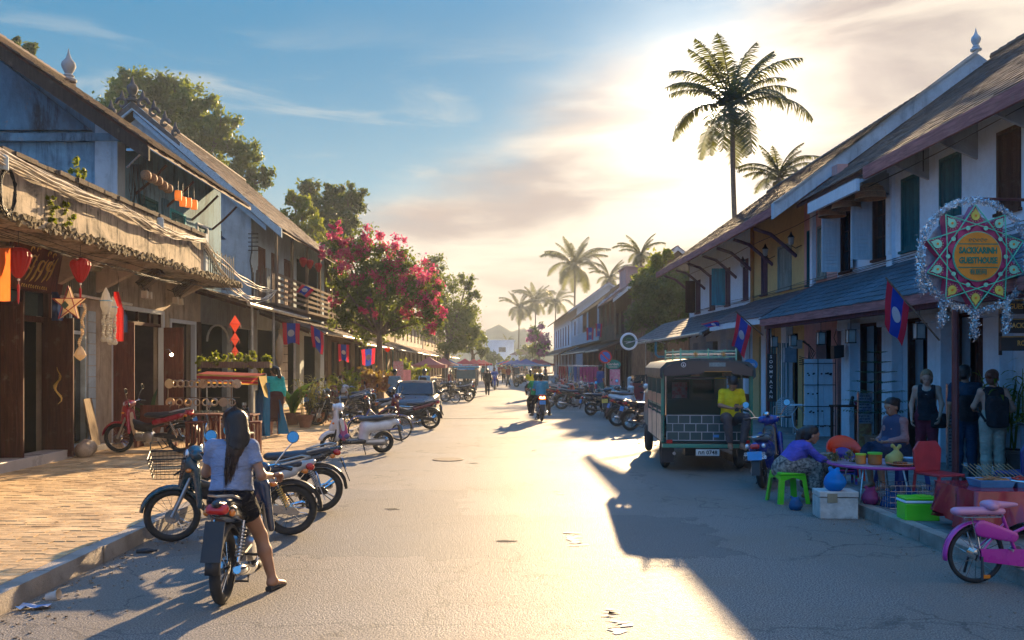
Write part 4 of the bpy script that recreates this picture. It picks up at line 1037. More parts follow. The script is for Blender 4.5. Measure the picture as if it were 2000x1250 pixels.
palm_px('tiny palm above the flat roofed white house',990,668,222,14,14,19)
# ------------------------------------------------------------------ pots and street plants
M_POT = mat('terracotta',(.26,.12,.075),.8,var=.25,bump=.3,grime=.4)
M_POTD = mat('dark_glazed_pot',(.06,.035,.03),.35,var=.3)
def pot(t,r=.22,h=.34,m=None):
 MB().lathe([(r * .62,0),(r * .85,h * .5),(r,h * .92),(r * 1.1,h * .93),(r * 1.1,h),(r * .95,h),(r * .9,h * .9),(.01,h * .9)],16).build('pot',m or M_POT,t,smooth=40)
def strap(mb,p,az,L,w,el=70,droop=100,seg=6):
 pts = []; x = 0; z = 0; a = R(el)
 for i in range(seg + 1):
  pts.append((x,z)); x += math.cos(a) * L / seg; z += math.sin(a) * L / seg; a -= R(droop) / seg
 ca,sa = math.cos(R(az)),math.sin(R(az)); o = len(mb.v)
 for i,(x,z) in enumerate(pts):
  ww = w * math.sin(math.pi * min(.97,.12 + .85 * i / seg))
  for s in (-1,1): mb.v.append((p[0] + ca * x - sa * s * ww,p[1] + sa * x + ca * s * ww,p[2] + z + abs(ww) * .25))
 for i in range(seg):
  mb.f.append((o + 2 * i,o + 2 * i + 1,o + 2 * i + 3,o + 2 * i + 2)); mb.m.append(0)
def plant(name,label,loc,kind,m,h=1.0,seed=1,potr=.22,poth=.34,n=14,group=None,pm=None):
 t = thing(name,label,'potted plant',loc,group=group); r = random.Random(seed); pot(t,potr,poth,pm)
 mb = MB(); z = poth * .9
 if kind == 'banana':
  for k in range(n):
   mb2 = MB(); strap(mb2,(0,0,z + .1 * r.random()),r.uniform(0,360),h * r.uniform(.7,1.1),h * .16,r.uniform(62,84),r.uniform(50,110),8); mb2.build('leaf',m,t,smooth=180)
  MB().tube([(0,0,z - .1),(0,0,z + h * .35)],[.05,.03],8).build('stem',L_MID,t)
 elif kind == 'strap':
  for k in range(n): strap(mb,(r.uniform(-.06,.06),r.uniform(-.06,.06),z),r.uniform(0,360),h * r.uniform(.7,1.1),h * .05,r.uniform(45,85),r.uniform(60,130))
  o = mb.build('foliage',m,t,smooth=180); o['kind'] = 'stuff'
 elif kind == 'cane':
  for k in range(9):
   a = r.uniform(0,6.28); q = (math.cos(a) * .12,math.sin(a) * .12); e = (q[0] * 3.2,q[1] * 3.2,h * r.uniform(.7,1.1))
   mb.tube([(q[0],q[1],z),(q[0] * 1.6,q[1] * 1.6,z + e[2] * .6),(e[0],e[1],z + e[2])],[.012,.01,.005],5)
   for j in range(10):
    f = .3 + .7 * j / 10; strap(mb,(q[0] + (e[0] - q[0]) * f,q[1] + (e[1] - q[1]) * f,z + e[2] * f),r.uniform(0,360),.34,.022,30,90,4)
  o = mb.build('foliage',m,t,smooth=180); o['kind'] = 'stuff'
 elif kind == 'bush':
  leaves('foliage',m,t,[((0,0,z + h * .45),h * .42),((h * .2,0,z + h * .3),h * .3),((-h * .2,.05,z + h * .35),h * .3)],1300,h * .11,seed); MB().tube([(0,0,z - .1),(0,0,z + h * .4)],.02,5).build('stem',M_BARK,t)
 elif kind == 'pine':
  MB().tube([(0,0,z - .1),(0,0,z + h)],[.03,.008],6).build('stem',M_BARK,t)
  for j in range(7):
   zz = z + h * (.25 + .11 * j); L = h * .36 * (1 - j / 8.5)
   for k in range(6):
    a = k * 60 + j * 23
    strap(mb,(0,0,zz),a,L,L * .04,12,22,5)
    for q in range(9):
     f = (.2 + .8 * q / 9) * L; c,s_ = math.cos(R(a)),math.sin(R(a))
     for sg in (-55,55): strap(mb,(c * f,s_ * f,zz + f * .12),a + sg,L * .34,.016,5,30,3)
  o = mb.build('foliage',m,t); o['kind'] = 'stuff'
 return t
def gp(px,py,z=ZP): x,y,z = G(px,py,z); return (x,y,z)
plant('potted_plant','big leaved banana plant in a pot by the pale shutter',(PX(572,25),25,ZP),'banana',leafmat('bright_leaf',(.06,.20,.02),(.16,.34,.05),.5),1.35,3,n=9)
plant('potted_plant','tall dry cane plant in a square terracotta pot by the garden chairs',(PX(596,24),24,ZP),'cane',leafmat('dry_leaf',(.12,.10,.03),(.26,.20,.06),.5),1.0,4)
plant('potted_plant','cane plant behind the garden chairs, right of the terracotta pot',(PX(622,25.5),25.5,ZP),'cane',leafmat('dry_leaf',(.12,.10,.03),(.26,.20,.06)),1.0,5)
plant('potted_plant','round leafy shrub before the dark shopfront by the blue board',(PX(682,30),30,ZP),'bush',L_YEL,1.4,6)
plant('potted_plant','leafy creeper bush under the flowering tree',(PX(800,46),46,ZP),'bush',L_YEL,2.2,7)
plant('potted_plant','red leaved shrub in a pot beside the blue board',(PX(732,33),33,ZP),'bush',leafmat('red_leaf',(.25,.03,.03),(.35,.12,.06),.4),1.6,8)
plant('potted_plant','spiky dark plant in the open plum coloured doorway',(PX(296,20.5),20.5,ZP),'strap',L_BLUE,.95,9,n=12)
plant('potted_plant','layered dark green pine in a pot before the arcade pier',(7.15,17.0,.13),'pine',L_BLUE,1.75,10,poth=.4)
plant('potted_plant','yellow green spiky plant behind the two backpackers',(7.75,13.7,.13),'cane',L_YEL,1.35,11,poth=.45,pm=M_POTD)
plant('potted_plant','second yellow green plant at the right edge by the brown box',(7.6,13.0,.13),'cane',L_YEL,1.15,12,poth=.5,pm=M_POTD)
# weeds and creepers on the mossy terrace
for (px,py,lab,s) in ((155,345,'upright weed growing on the terrace coping, nearer one',.32),(168,352,'short weed growing on the terrace coping beside the taller one',.22)):
 Y = -6.98 * F / (px - CX); t = thing('weed',lab,'weed',(-7.03,Y,4.92)); leaves('foliage',L_YEL,t,[((0,0,s * .5),s * .3),((0,0,s),s * .22)],160,.07,px)
for (px,py,lab) in ((97,410,'yellow green creeper hanging on the mossy parapet, left of two'),(125,420,'yellow green creeper on the mossy parapet, right of two')):
 Y = -6.98 * F / (px - CX); z = PZ(py,Y); t = thing('creeper',lab,'creeper',(-6.94,Y,z - .25)); leaves('foliage',L_YEL,t,[((0,0,.1),.1),((.02,.03,.25),.09),((.0,-.05,.4),.08)],260,.07,px)
t = thing('planter','bright green vines heaped on the striped canopy of the jewellery stall','planter',(PX(460,20.3),20.3,1.78))
leaves('foliage',L_YEL,t,[((-.7 + .28 * k,.0,.12 + .06 * math.sin(k * 2)),.2) for k in range(6)],1600,.09,5)
MB().box((-.8,-.12,0),(.8,.12,.14)).build('trough',W_GREY,t)
# ================================================================== vehicles: materials
M_TYRE = mat('tyre_rubber',(.022,.022,.022),.75,var=.3,scale=20)
M_CHROME = mat('chrome',(.6,.6,.6),.12,1.0,var=.05)
M_ALU = mat('cast_alloy',(.42,.42,.42),.35,.9,var=.1)
M_BLK = mat('black_plastic',(.02,.02,.022),.5,var=.2)
M_SEAT = mat('seat_vinyl',(.022,.028,.04),.38,var=.2)
M_REDL = mat('red_lens',(.55,.015,.01),.15,var=.1,coat=.5)
M_ORL = mat('amber_lens',(.75,.22,.02),.15,coat=.5)
M_LAMP = mat('lamp_glass',(.62,.66,.70),.08,.3,coat=.8)
M_PLB = mat('blue_plate',(.05,.28,.60),.5)
M_PLY = mat('yellow_plate',(.75,.50,.05),.5)
M_PLW = mat('white_plate',(.70,.70,.66),.5)
M_TXTK = mat('black_print',(.015,.015,.015),.5)
M_TXTW = mat('white_print',(.8,.8,.8),.5)
M_MIR = mat('mirror_glass',(.30,.33,.36),.03,1.0,var=0)
PB = {k: paint('paint_' + k,c) for k,c in dict(black=(.018,.02,.024),navy=(.01,.03,.075),blue=(.02,.05,.30),red=(.30,.012,.02),white=(.66,.67,.68),silver=(.38,.39,.40),maroon=(.14,.015,.03),teal=(.02,.12,.14),pink=(.62,.08,.36),green=(.02,.22,.08)).items()}
M_BODY = paint('bike_body',(.018,.03,.045)); M_TRIM = paint('bike_trim',(.02,.03,.04))
def wheel(parent,name,c,Rr,rt,spokes='wire',n=26,disc=False,rimm=None,kid=False):
 """rim mesh is the wheel, with tyre and spokes as its sub-parts; axis along y"""
 mb = MB(); mb.torus((0,0,0),Rr - rt * 1.15,rt * .42,'y',n,6); mb.lathe([(.035,-.05),(.055,-.045),(.055,.045),(.035,.05)],12,axis='y')
 if spokes == 'cast':
  for k in range(5):
   a = k * 2 * math.pi / 5
   for s in (-.12,.12): mb.rod((.04 * math.cos(a + s * 3),0,.04 * math.sin(a + s * 3)),((Rr - rt) * math.cos(a + s),0,(Rr - rt) * math.sin(a + s)),.014,n=5)
 if disc: mb.lathe([(.03,.055),(.075,.055),(.075,.06),(.03,.06)],16,axis='y')
 w = mb.build(name,rimm or M_CHROME,parent,smooth=50,loc=c)
 MB().torus((0,0,0),Rr - rt,rt,'y',n + 6,10,.95).build('tyre',M_TYRE,w,smooth=180)
 if spokes == 'wire':
  mb = MB(); ns = 24 if not kid else 16
  for k in range(ns):
   a = 2 * math.pi * k / ns; b = a + (.42 if k % 2 else -.42); s = .035 if (k // 2) % 2 else -.035
   mb.rod((.045 * math.cos(b),s,.045 * math.sin(b)),((Rr - rt * 1.3) * math.cos(a),0,(Rr - rt * 1.3) * math.sin(a)),.0028,n=3)
  mb.build('spokes',M_CHROME,w)
 return w
def spring(mb,a,b,r,turns=9,t=.006):
 a,b = Vector(a),Vector(b); d = (b - a); u = d.normalized().orthogonal().normalized(); v = d.normalized().cross(u); N = turns * 9
 mb.tube([a + d * i / N + (u * math.cos(i * 2 * math.pi / 9) + v * math.sin(i * 2 * math.pi / 9)) * r for i in range(N + 1)],t,4)
def mirrors(t,x,z,w=.36,h=.2,round_=True):
 for s in (-1,1):
  m = MB().tube([(x,s * .2,z),(x + .0,s * (w * .8),z + h * .6),(x - .02,s * w,z + h)],.007,6).build('mirror',M_CHROME if round_ else M_BLK,t,smooth=60)
  o = MB(); o.T = Matrix.Translation((x - .025,s * w,z + h + .045)) @ rotm('Y',-80)
  if round_: o.lathe([(.001,-.012),(.04,-.010),(.055,0),(.055,.006)],14)
  else: o.box((-.035,-.06,-.012),(.035,.06,.006))
  o.build('mirror_housing',M_BLK,m,smooth=40)
  g = MB(); g.T = o.T
  if round_: g.lathe([(.049,.0065),(.049,.0075)],14)
  else: g.box((-.03,-.054,.0062),(.03,.054,.0075))
  g.build('mirror_face',M_MIR,m)
def motorcycle(name,label,body_m,trim_m=None,basket=False,kind='under',cast=False,plate=M_PLB,ptxt=None,h=.014,seatm=None,gold=False,lamp_on=False,group='motorcycles parked along the street',steer=0,fairing=True):
 t = thing(name,label,'motorcycle',group=group); trim = trim_m or body_m
 xf,xr,Rr = .62,-.60,.288
 wf = wheel(t,'front_wheel',(xf,0,Rr),Rr,.038,'cast' if cast else 'wire',disc=True)
 wheel(t,'rear_wheel',(xr,0,Rr),Rr,.044,'cast' if cast else 'wire')
 # fork
 for s in (-1,1):
  MB().tube([(xf,s * .07,Rr),(.47,s * .07,.62),(.40,s * .06,.80)],[.02,.022,.016],8).build('fork_leg',M_ALU,t,smooth=60)
 MB().tube([(.43,0,.55),(.36,0,.88)],.025,8).build('steering_column',M_BLK,t)
 # mudguards
 fm = MB(); vs = []
 for sect,(a0,a1,rr,cx,nm,mm,wd) in enumerate(((10,150,Rr + .035,xf,'front_mudguard',body_m,.055),(35,178,Rr + .05,xr,'rear_mudguard',M_BLK,.06))):
  m = MB(); N = 12
  for i in range(N + 1):
   a = R(a0 + (a1 - a0) * i / N)
   for k,(y,dr) in enumerate(((-wd,-.03),(-wd * .8,0),(0,.012),(wd * .8,0),(wd,-.03))): m.v.append((cx + (rr + dr) * math.cos(a),y,Rr + (rr + dr) * math.sin(a)))
  for i in range(N):
   for k in range(4): m.f.append((i * 5 + k,i * 5 + k + 1,i * 5 + k + 6,i * 5 + k + 5)); m.m.append(0)
  o = m.build(nm,mm,t,smooth=180); sd = o.modifiers.new('thick','SOLIDIFY'); sd.thickness = .006
 # main bodywork
 Ff = (0,1,0)
 body('front_cowl',[cap((.44,0,.86),(.52,0,.60),.085,.045,Ff,.85),cap((.38,-.10,.80),(.34,-.17,.42),.04,.03),cap((.38,.10,.80),(.34,.17,.42),.04,.03),cap((.42,0,.82),(.40,0,.62),.10,.07,(1,0,0),1.4)],body_m,t,h,.05)
 body('frame_cover',[cap((.36,0,.62),(.05,0,.50),.055,.06,Ff,1.1),cap((.05,0,.50),(-.22,0,.60),.06,.075,Ff,.9),cap((.30,0,.50),(.0,0,.42),.05,.05)],M_BLK if kind == 'under' else body_m,t,h,.04)
 body('rear_cowl',[cap((-.12,.07,.60),(-.62,.065,.73),.055,.05,Ff,1.25),cap((-.12,-.07,.60),(-.62,-.065,.73),.055,.05,Ff,1.25),cap((-.30,0,.66),(-.72,0,.78),.075,.045),cap((-.62,0,.75),(-.84,0,.82),.055,.03,Ff,.8)],trim,t,h,.035)
 body('seat',[cap((.02,0,.735),(-.30,0,.735),.085,.105,(0,0,1),1.7),cap((-.30,0,.735),(-.66,0,.80),.10,.075,(0,0,1),1.7)],seatm or M_SEAT,t,h,.04)
 body('tail_light',[cap((-.80,-.05,.775),(-.80,.05,.775),.04,None,(1,0,.4),.8)],M_REDL if not lamp_on else mat('lit_tail_lamp',(1,.12,.03),.3,emit=9),t,.011,.01)
 for s in (-1,1):
  MB().ball((-.74,s * .10,.74),.032,8,6,1.2,.8,.9).build('indicator',M_ORL,t,smooth=180)
  MB().ball((.45,s * .15,.80),.032,8,6,1,1.3,.7).build('indicator',M_ORL,t,smooth=180)
 MB().tube([(-.42,.085,.80),(-.72,.09,.87),(-.80,.0,.875),(-.72,-.09,.87),(-.42,-.085,.80)],.011,6).build('grab_rail',M_ALU,t,smooth=60)
 # handlebar set
 body('handlebar_cover',[cap((.36,-.08,.95),(.36,.08,.95),.07,None,(0,0,1),1.1),cap((.40,0,.96),(.45,0,.94),.075,.06)],body_m if fairing else M_BLK,t,h,.03)
 MB().ball((.462,0,.945),.062,12,8,.55,1.15,.9).build('headlight',M_LAMP,t,smooth=180)
 hb = MB().tube([(.24,-.33,.97),(.30,-.22,1.0),(.36,-.08,.965),(.36,.08,.965),(.30,.22,1.0),(.24,.33,.97)],.011,6).build('handlebar',M_CHROME,t,smooth=60)
 for s in (-1,1):
  MB().rod((.275,s * .25,.985),(.225,s * .36,.965),.018,n=8).build('grip',M_BLK,hb); MB().tube([(.34,s * .2,.985),(.30,s * .36,.975)],.006,5).build('brake_lever',M_ALU,hb)
 mirrors(t,.30,1.0)
 # engine, swing arm, exhaust
 en = MB(); en.lathe([(.05,-.11),(.10,-.10),(.115,-.05),(.115,.05),(.10,.10),(.05,.11)],14,(.02,0,.31),'y'); en.lathe([(.06,0),(.075,.02),(.075,.16),(.05,.2)],10,(.1,0,.32),'x'); en.box((-.16,-.07,.24),(.06,.07,.36))
 for k in range(5): en.box((.13 + k * .028,-.085,.24),(.14 + k * .028,.085,.40))
 en.build('engine',M_ALU,t,smooth=40)
 for s in (-1,1):
  MB().rod((-.10,s * .09,.36),(xr,s * .075,Rr),.018,n=6).build('swing_arm',M_BLK,t)
  sh = MB().rod((-.56,s * .105,Rr + .03),(-.44,s * .115,.63),.013,n=8).build('shock_absorber',M_CHROME,t)
  m = MB(); spring(m,(-.55,s * .105,.36),(-.455,s * .115,.58),.028); m.build('spring',mg if gold else M_STEEL,sh,smooth=180)
  MB().rod((.06,s * .12,.24),(.06,s * .25,.245),.014,n=6).build('foot_peg',M_BLK,t)
  MB().rod((-.30,s * .10,.33),(-.32,s * .20,.33),.012,n=6).build('rear_peg',M_BLK,t)
 MB().prism([(-.10,.39),(-.10,.33),(xr - .07,.25),(xr - .09,.29),(xr - .04,.34),(-.3,.40)],(.078,.10),'xz').build('chain_case',M_CHROME if gold else M_BLK,t)
 MB().tube([(.20,-.06,.30),(.16,-.09,.17),(-.05,-.12,.16),(-.28,-.14,.20),(-.30,-.14,.205),(-.74,-.15,.30),(-.77,-.15,.305)],[.016,.018,.018,.02,.042,.048,.03],12).build('exhaust',M_CHROME,t,smooth=50)
 MB().tube([(-.02,.05,.24),(-.06,.17,.02)],.012,6).build('side_stand',M_BLK,t)
 MB().tube([(-.18,-.10,.24),(-.28,-.12,.10),(-.28,.12,.10),(-.18,.10,.24)],.011,5).build('centre_stand',M_BLK,t)
 m = MB(); m.T = Matrix.Translation((-.90,0,.56)) @ rotm('Y',22); m.box((-.005,-.075,-.17),(.005,.075,.14)); m.build('mud_flap',trim if gold else M_BLK,t)
 if plate:
  m = MB(); m.T = Matrix.Translation((-.885,0,.62)) @ rotm('Y',18); m.box((-.014,-.10,-.065),(-.006,.10,.065)); o = m.build('number_plate',plate,t)
  if ptxt:
   text('plate_text',ptxt[0],.045,M_TXTK if plate is not M_PLB else M_TXTW,o,(-.892,0,.66),(72,0,-90)); text('plate_text',ptxt[1],.075,M_TXTK if plate is not M_PLB else M_TXTW,o,(-.906,0,.60),(72,0,-90),bold=.002)
 if basket:
  m = MB(); B0,B1,D0,D1 = .52,.80,-.16,.16
  for k in range(5):
   z = .72 + k * .055; e = .012 * k
   m.tube([(B0 - e,D0 - e,z),(B1 + e,D0 - e,z),(B1 + e,D1 + e,z),(B0 - e,D1 + e,z)],.0045 if k < 4 else .008,4,closed=True)
  for f in np.linspace(0,1,8):
   y = D0 + (D1 - D0) * f; m.rod((B1,y,.72),(B1 + .05,y * 1.3,.94),.0022,n=3); m.rod((B0,y,.72),(B0 - .05,y * 1.3,.94),.0022,n=3); m.rod((B0,y,.72),(B1,y,.72),.0022,n=3)
   x = B0 + (B1 - B0) * f
   for s in (D0,D1): m.rod((x,s,.72),(x,s * 1.3,.94),.0022,n=3)
  m.build('basket',M_IRON,t); MB().rod((.45,0,.82),(.60,0,.72),.012).build('basket_bracket',M_IRON,t)
 return t
def scooter(name,label,body_m,trim_m,retro=True,h=.014,plate=M_PLB,ptxt=None,group='motorcycles parked along the street',seatm=None,panel=None):
 t = thing(name,label,'scooter',group=group); xf,xr,Rr = .58,-.52,.235
 wheel(t,'front_wheel',(xf,0,Rr),Rr,.045,'cast'); wheel(t,'rear_wheel',(xr,0,Rr),Rr,.05,'cast')
 for s in (-1,1): MB().tube([(xf,s * .075,Rr),(.50,s * .075,.55)],.02,8).build('fork_leg',M_BLK,t,smooth=60)
 F1 = (0,1,0)
 body('leg_shield',[cap((.50,0,.88),(.46,0,.40),.10,.12,(1,0,0),2.0),cap((.42,-.15,.75),(.34,-.17,.36),.045,.03),cap((.42,.15,.75),(.34,.17,.36),.045,.03),cap((.50,0,.70),(.58,0,.56),.08,.06)],body_m,t,h,.06)
 body('inner_shield',[cap((.40,0,.80),(.33,0,.42),.11,.12,(1,0,0),3.0)],trim_m,t,h,.03)
 m = MB(); N = 12; rr = Rr + .04; wd = .07
 for i in range(N + 1):
  a = R(20 + 140 * i / N)
  for y,dr in ((-wd,-.05),(-wd * .8,0),(0,.015),(wd * .8,0),(wd,-.05)): m.v.append((xf + (rr + dr) * math.cos(a),y,Rr + (rr + dr) * math.sin(a)))
 for i in range(N):
  for k in range(4): m.f.append((i * 5 + k,i * 5 + k + 1,i * 5 + k + 6,i * 5 + k + 5)); m.m.append(0)
 o = m.build('front_mudguard',body_m,t,smooth=180); sd = o.modifiers.new('thick','SOLIDIFY'); sd.thickness = .006
 body('floor_board',[rbox((.14,0,.28),(.26,.15,.05),.04)],trim_m,t,h,.02)
 body('rear_body',[cap((-.10,0,.34),(-.12,0,.58),.13,.13,(1,0,0),1.2),cap((-.15,.06,.56),(-.62,.06,.60),.12,.09,F1,1.15),cap((-.15,-.06,.56),(-.62,-.06,.60),.12,.09,F1,1.15),cap((-.55,0,.62),(-.80,0,.66),.10,.06)],panel or body_m,t,h,.05,clip=lambda P: (Rr + .05) - np.hypot(P[...,0] - xr,P[...,2] - Rr))
 body('seat',[cap((-.06,0,.735),(-.35,0,.745),.09,.12,(0,0,1),1.9),cap((-.35,0,.745),(-.68,0,.77),.115,.085,(0,0,1),1.9)],seatm or M_SEAT,t,h,.04)
 body('tail_light',[cap((-.845,-.035,.655),(-.845,.035,.655),.038)],M_REDL,t,.011,.01)
 for s in (-1,1):
  MB().ball((-.80,s * .12,.66),.035,8,6).build('indicator',M_LAMP if retro else M_ORL,t,smooth=180); MB().ball((.58,s * .11,.68),.03,8,6,.8,1.3,.8).build('indicator',M_ORL,t,smooth=180)
 body('handlebar_cover',[cap((.42,-.11,.99),(.42,.11,.99),.06),cap((.42,0,.99),(.48,0,.99),.09,.08)],body_m,t,h,.03)
 MB().lathe([(.001,.05),(.06,.035),(.078,0)],16,(.54,0,.99),'x').build('headlight',M_LAMP,t,smooth=180)
 hb = MB().tube([(.28,-.34,1.02),(.38,-.2,1.03),(.42,0,1.0),(.38,.2,1.03),(.28,.34,1.02)],.012,6).build('handlebar',M_CHROME,t,smooth=60)
 for s in (-1,1): MB().rod((.32,s * .27,1.02),(.26,s * .37,1.015),.019,n=8).build('grip',M_BLK,hb)
 mirrors(t,.36,1.04,.32,.16)
 body('engine',[cap((-.12,.03,.25),(-.50,.09,.26),.07,.08)],M_ALU,t,h,.03)
 MB().tube([(-.1,-.1,.22),(-.3,-.14,.2),(-.36,-.15,.2),(-.72,-.16,.28)],[.015,.02,.05,.045],10).build('exhaust',M_BLK,t,smooth=50)
 MB().tube([(-.08,.06,.2),(-.10,.18,.02)],.012,6).build('side_stand',M_BLK,t)
 MB().tube([(-.48,.09,.80),(-.78,.09,.80),(-.84,0,.79),(-.78,-.09,.80),(-.48,-.09,.80)],.012,6).build('grab_rail',M_CHROME,t,smooth=60)
 m = MB(); m.T = Matrix.Translation((-.88,0,.43)) @ rotm('Y',14); m.box((-.006,-.06,-.2),(.004,.06,.16)); m.build('mud_flap',M_BLK,t)
 if plate:
  m = MB(); m.T = Matrix.Translation((-.895,0,.52)) @ rotm('Y',14); m.box((-.02,-.105,-.065),(-.008,.105,.065)); o = m.build('number_plate',plate,t)
  if ptxt:
   text('plate_text',ptxt[0],.045,M_TXTW if plate is M_PLB else M_TXTK,o,(-.902,0,.555),(76,0,-90)); text('plate_text',ptxt[1],.075,M_TXTW if plate is M_PLB else M_TXTK,o,(-.916,0,.50),(76,0,-90),bold=.002)
 return t
def bicycle(name,label,fm,Rr=.33,L=1.05,kid=False,basket=False,group=None,tyre=.02,fender=None):
 t = thing(name,label,'bicycle',group=group); xf,xr = L / 2,-L / 2
 for nm,x in (('front_wheel',xf),('rear_wheel',xr)): wheel(t,nm,(x,0,Rr),Rr,tyre,'wire',n=30,kid=kid,rimm=M_CHROME)
 sh = Rr * 2.05; f = MB(); bb = (-.06,0,Rr * .92); st = (-.20,0,sh * 1.12); hd = (xf - .22,0,sh * 1.28); hl = (xf - .15,0,sh * 1.02)
 f.rod(bb,st,.016,n=8); f.tube([hl,((hl[0] + bb[0]) / 2,0,(hl[2] + bb[2]) / 2 - .06),bb],.018,8); f.tube([(hd[0],0,hd[2]),((hd[0] + st[0]) / 2,0,sh * .92),(st[0] + .03,0,sh * .78)],.014,8); f.rod(hd,hl,.02,n=8)
 for s in (-1,1):
  f.rod(bb,(xr,s * .05,Rr),.01); f.rod((-.18,0,sh * 1.0),(xr,s * .05,Rr),.008)
 f.build('frame',fm,t,smooth=50)
 for s in (-1,1): MB().tube([hl,(xf - .08,s * .045,sh * .8),(xf,s * .045,Rr)],.011,6).build('fork_leg',fm,t,smooth=60)
 MB().tube([(xf - .38,-.27,sh * 1.62),(xf - .24,-.2,sh * 1.60),(xf - .24,0,sh * 1.42),(xf - .24,.2,sh * 1.60),(xf - .38,.27,sh * 1.62)],.01,6).build('handlebar',M_CHROME,t,smooth=60)
 MB().rod((xf - .225,0,sh * 1.25),(xf - .245,0,sh * 1.43),.012).build('stem',M_CHROME,t)
 MB().rod(st,(-.215,0,sh * 1.28),.011).build('seat_post',M_CHROME,t)
 body('saddle',[cap((-.32,-.04,sh * 1.30),(-.32,.04,sh * 1.30),.055,None,(0,0,1),1.4),cap((-.30,0,sh * 1.31),(-.08,0,sh * 1.31),.05,.02,(0,0,1),1.2)],paint('pink_vinyl',(.55,.22,.34),.5) if kid else M_SEAT,t,.012,.03)
 MB().lathe([(.085,.02),(.085,.026)],18,bb,'y').build('chainring',M_ALU,t)
 for s in (-1,1): MB().tube([(bb[0],s * .05,bb[2]),(bb[0] + s * .12,s * .07,bb[2] - s * .08),(bb[0] + s * .12,s * .13,bb[2] - s * .08)],.009,5).build('pedal_crank',M_ALU,t)
 for nm,x,a0,a1 in (('front_mudguard',xf,20,150),('rear_mudguard',xr,30,190)):
  m = MB(); N = 14; wd = .028 if not kid else .04
  for i in range(N + 1):
   a = R(a0 + (a1 - a0) * i / N)
   for y,dr in ((-wd,0),(0,.012),(wd,0)): m.v.append((x + (Rr + .03 + dr) * math.cos(a),y,Rr + (Rr + .03 + dr) * math.sin(a)))
  for i in range(N):
   for k in range(2): m.f.append((i * 3 + k,i * 3 + k + 1,i * 3 + k + 4,i * 3 + k + 3)); m.m.append(0)
  o = m.build(nm,fender or fm,t,smooth=180); sd = o.modifiers.new('thick','SOLIDIFY'); sd.thickness = .004
 m = MB(); zr = Rr * 2 + .08
 m.tube([(-.25,-.06,zr),(xr - .15,-.06,zr),(xr - .15,.06,zr),(-.25,.06,zr)],.007,5,closed=True)
 for k in range(4): m.rod((xr - .1 + k * .1,-.06,zr),(xr - .1 + k * .1,.06,zr),.005,n=4)
 for s in (-1,1): m.rod((xr - .08,s * .06,zr),(xr,s * .06,Rr),.006,n=4)
 m.build('rear_rack',M_IRON if not kid else M_CHROME,t)
 if kid:
  body('rack_cushion',[cap((-.24,0,zr + .04),(xr - .17,0,zr + .04),.06,None,(0,0,1),1.6)],paint('pink_vinyl',(.55,.22,.34)),t,.012,.02)
  MB().prism([(xr + .02,Rr - .05),(bb[0] + .1,bb[2] - .09),(bb[0] + .12,bb[2] + .07),(xr,Rr + .06)],(-.07,-.06),'xz').build('chain_guard',fm,t)
  body('skirt_guard',[cap((xr + .02,-.052,Rr * 1.92),(xr + .30,-.052,Rr * 1.62),.075,.05,(0,1,0),6)],fm,t,.009,.02)
  for s in (-1,1): MB().rod((xr,s * .09,Rr),(xr - .02,s * .13,.06),.011).build('training_strut',M_BLK,t)
  MB().box((xr + .02,-.085,Rr - .19),(xr + .08,-.078,Rr - .16)).build('reflector',M_ORL,t)
 if basket:
  m = MB(); x0,x1 = xf - .12,xf + .16; z0,z1 = sh * 1.25,sh * 1.6
  for k in range(5):
   z = z0 + (z1 - z0) * k / 4; e = .008 * k; m.tube([(x0 - e,-.13 - e,z),(x1 + e,-.13 - e,z),(x1 + e,.13 + e,z),(x0 - e,.13 + e,z)],.004,4,closed=True)
  for k in range(7):
   y = -.13 + .26 * k / 6; m.rod((x1,y,z0),(x1 + .03,y * 1.2,z1),.003,n=3); m.rod((x0,y,z0),(x0 - .03,y * 1.2,z1),.003,n=3); m.rod((x0,y,z0),(x1,y,z0),.003,n=3)
  m.build('basket',M_IRON,t)
 return t
def place(t,px,py,az,z=0,lean=0,Y=None):
 """put a vehicle's middle where a ground point is seen; az heading in degrees from +x"""
 if Y is None: x,y,_ = G(px,py,z)
 else: x,y = PX(px,Y),Y
 t.location = (x,y,z); t.rotation_euler = (R(lean),0,R(az)); return t
# ================================================================== people
SK = mat('skin_brown',(.34,.17,.10),.5,var=.12,scale=8); SK2 = mat('skin_light',(.52,.28,.20),.5,var=.12,scale=8)
HAIR_K = mat('black_hair',(.012,.009,.008),.35,var=.5,scale=3,stretch=(40,40,3),bump=.3); HAIR_B = mat('blond_brown_hair',(.24,.14,.07),.45,var=.5,scale=3,stretch=(40,40,3),bump=.3)
HAIR_R = mat('reddish_hair',(.13,.045,.025),.45,var=.4,scale=3,stretch=(40,40,3),bump=.3)
M_EYE = mat('eye_dark',(.02,.015,.01),.2); M_EYEW = mat('eye_white',(.6,.58,.55),.3); M_LIP = mat('lips',(.32,.10,.08),.45)
def fab(n,c,**k):
 new = 'fabric_' + n not in MATS
 m = mat('fabric_' + n,c,.88,var=k.pop('var',.2),scale=k.pop('scale',5),bump=.25,bscale=k.pop('bscale',60),spec=.2,**k)
 if new:   # soft creases
  t = NT(m.node_tree); b = t.n['Principled BSDF']; tc = t.add('ShaderNodeTexCoord')
  mp = t.add('ShaderNodeMapping',ins={'Rotation': (R(20),R(35),R(15)),'Scale': (1,1,2.6)}); t.l.new(tc.outputs['Object'],mp.inputs[0])
  h1 = t.noise(mp.outputs[0],7.5,3,.5,1.6); bp = t.add('ShaderNodeBump',ins={'Strength': .75,'Distance': .035,'Height': h1})
  t.l.new(b.inputs['Normal'].links[0].from_socket,bp.inputs['Normal']); t.l.new(bp.outputs[0],b.inputs['Normal'])
 return m
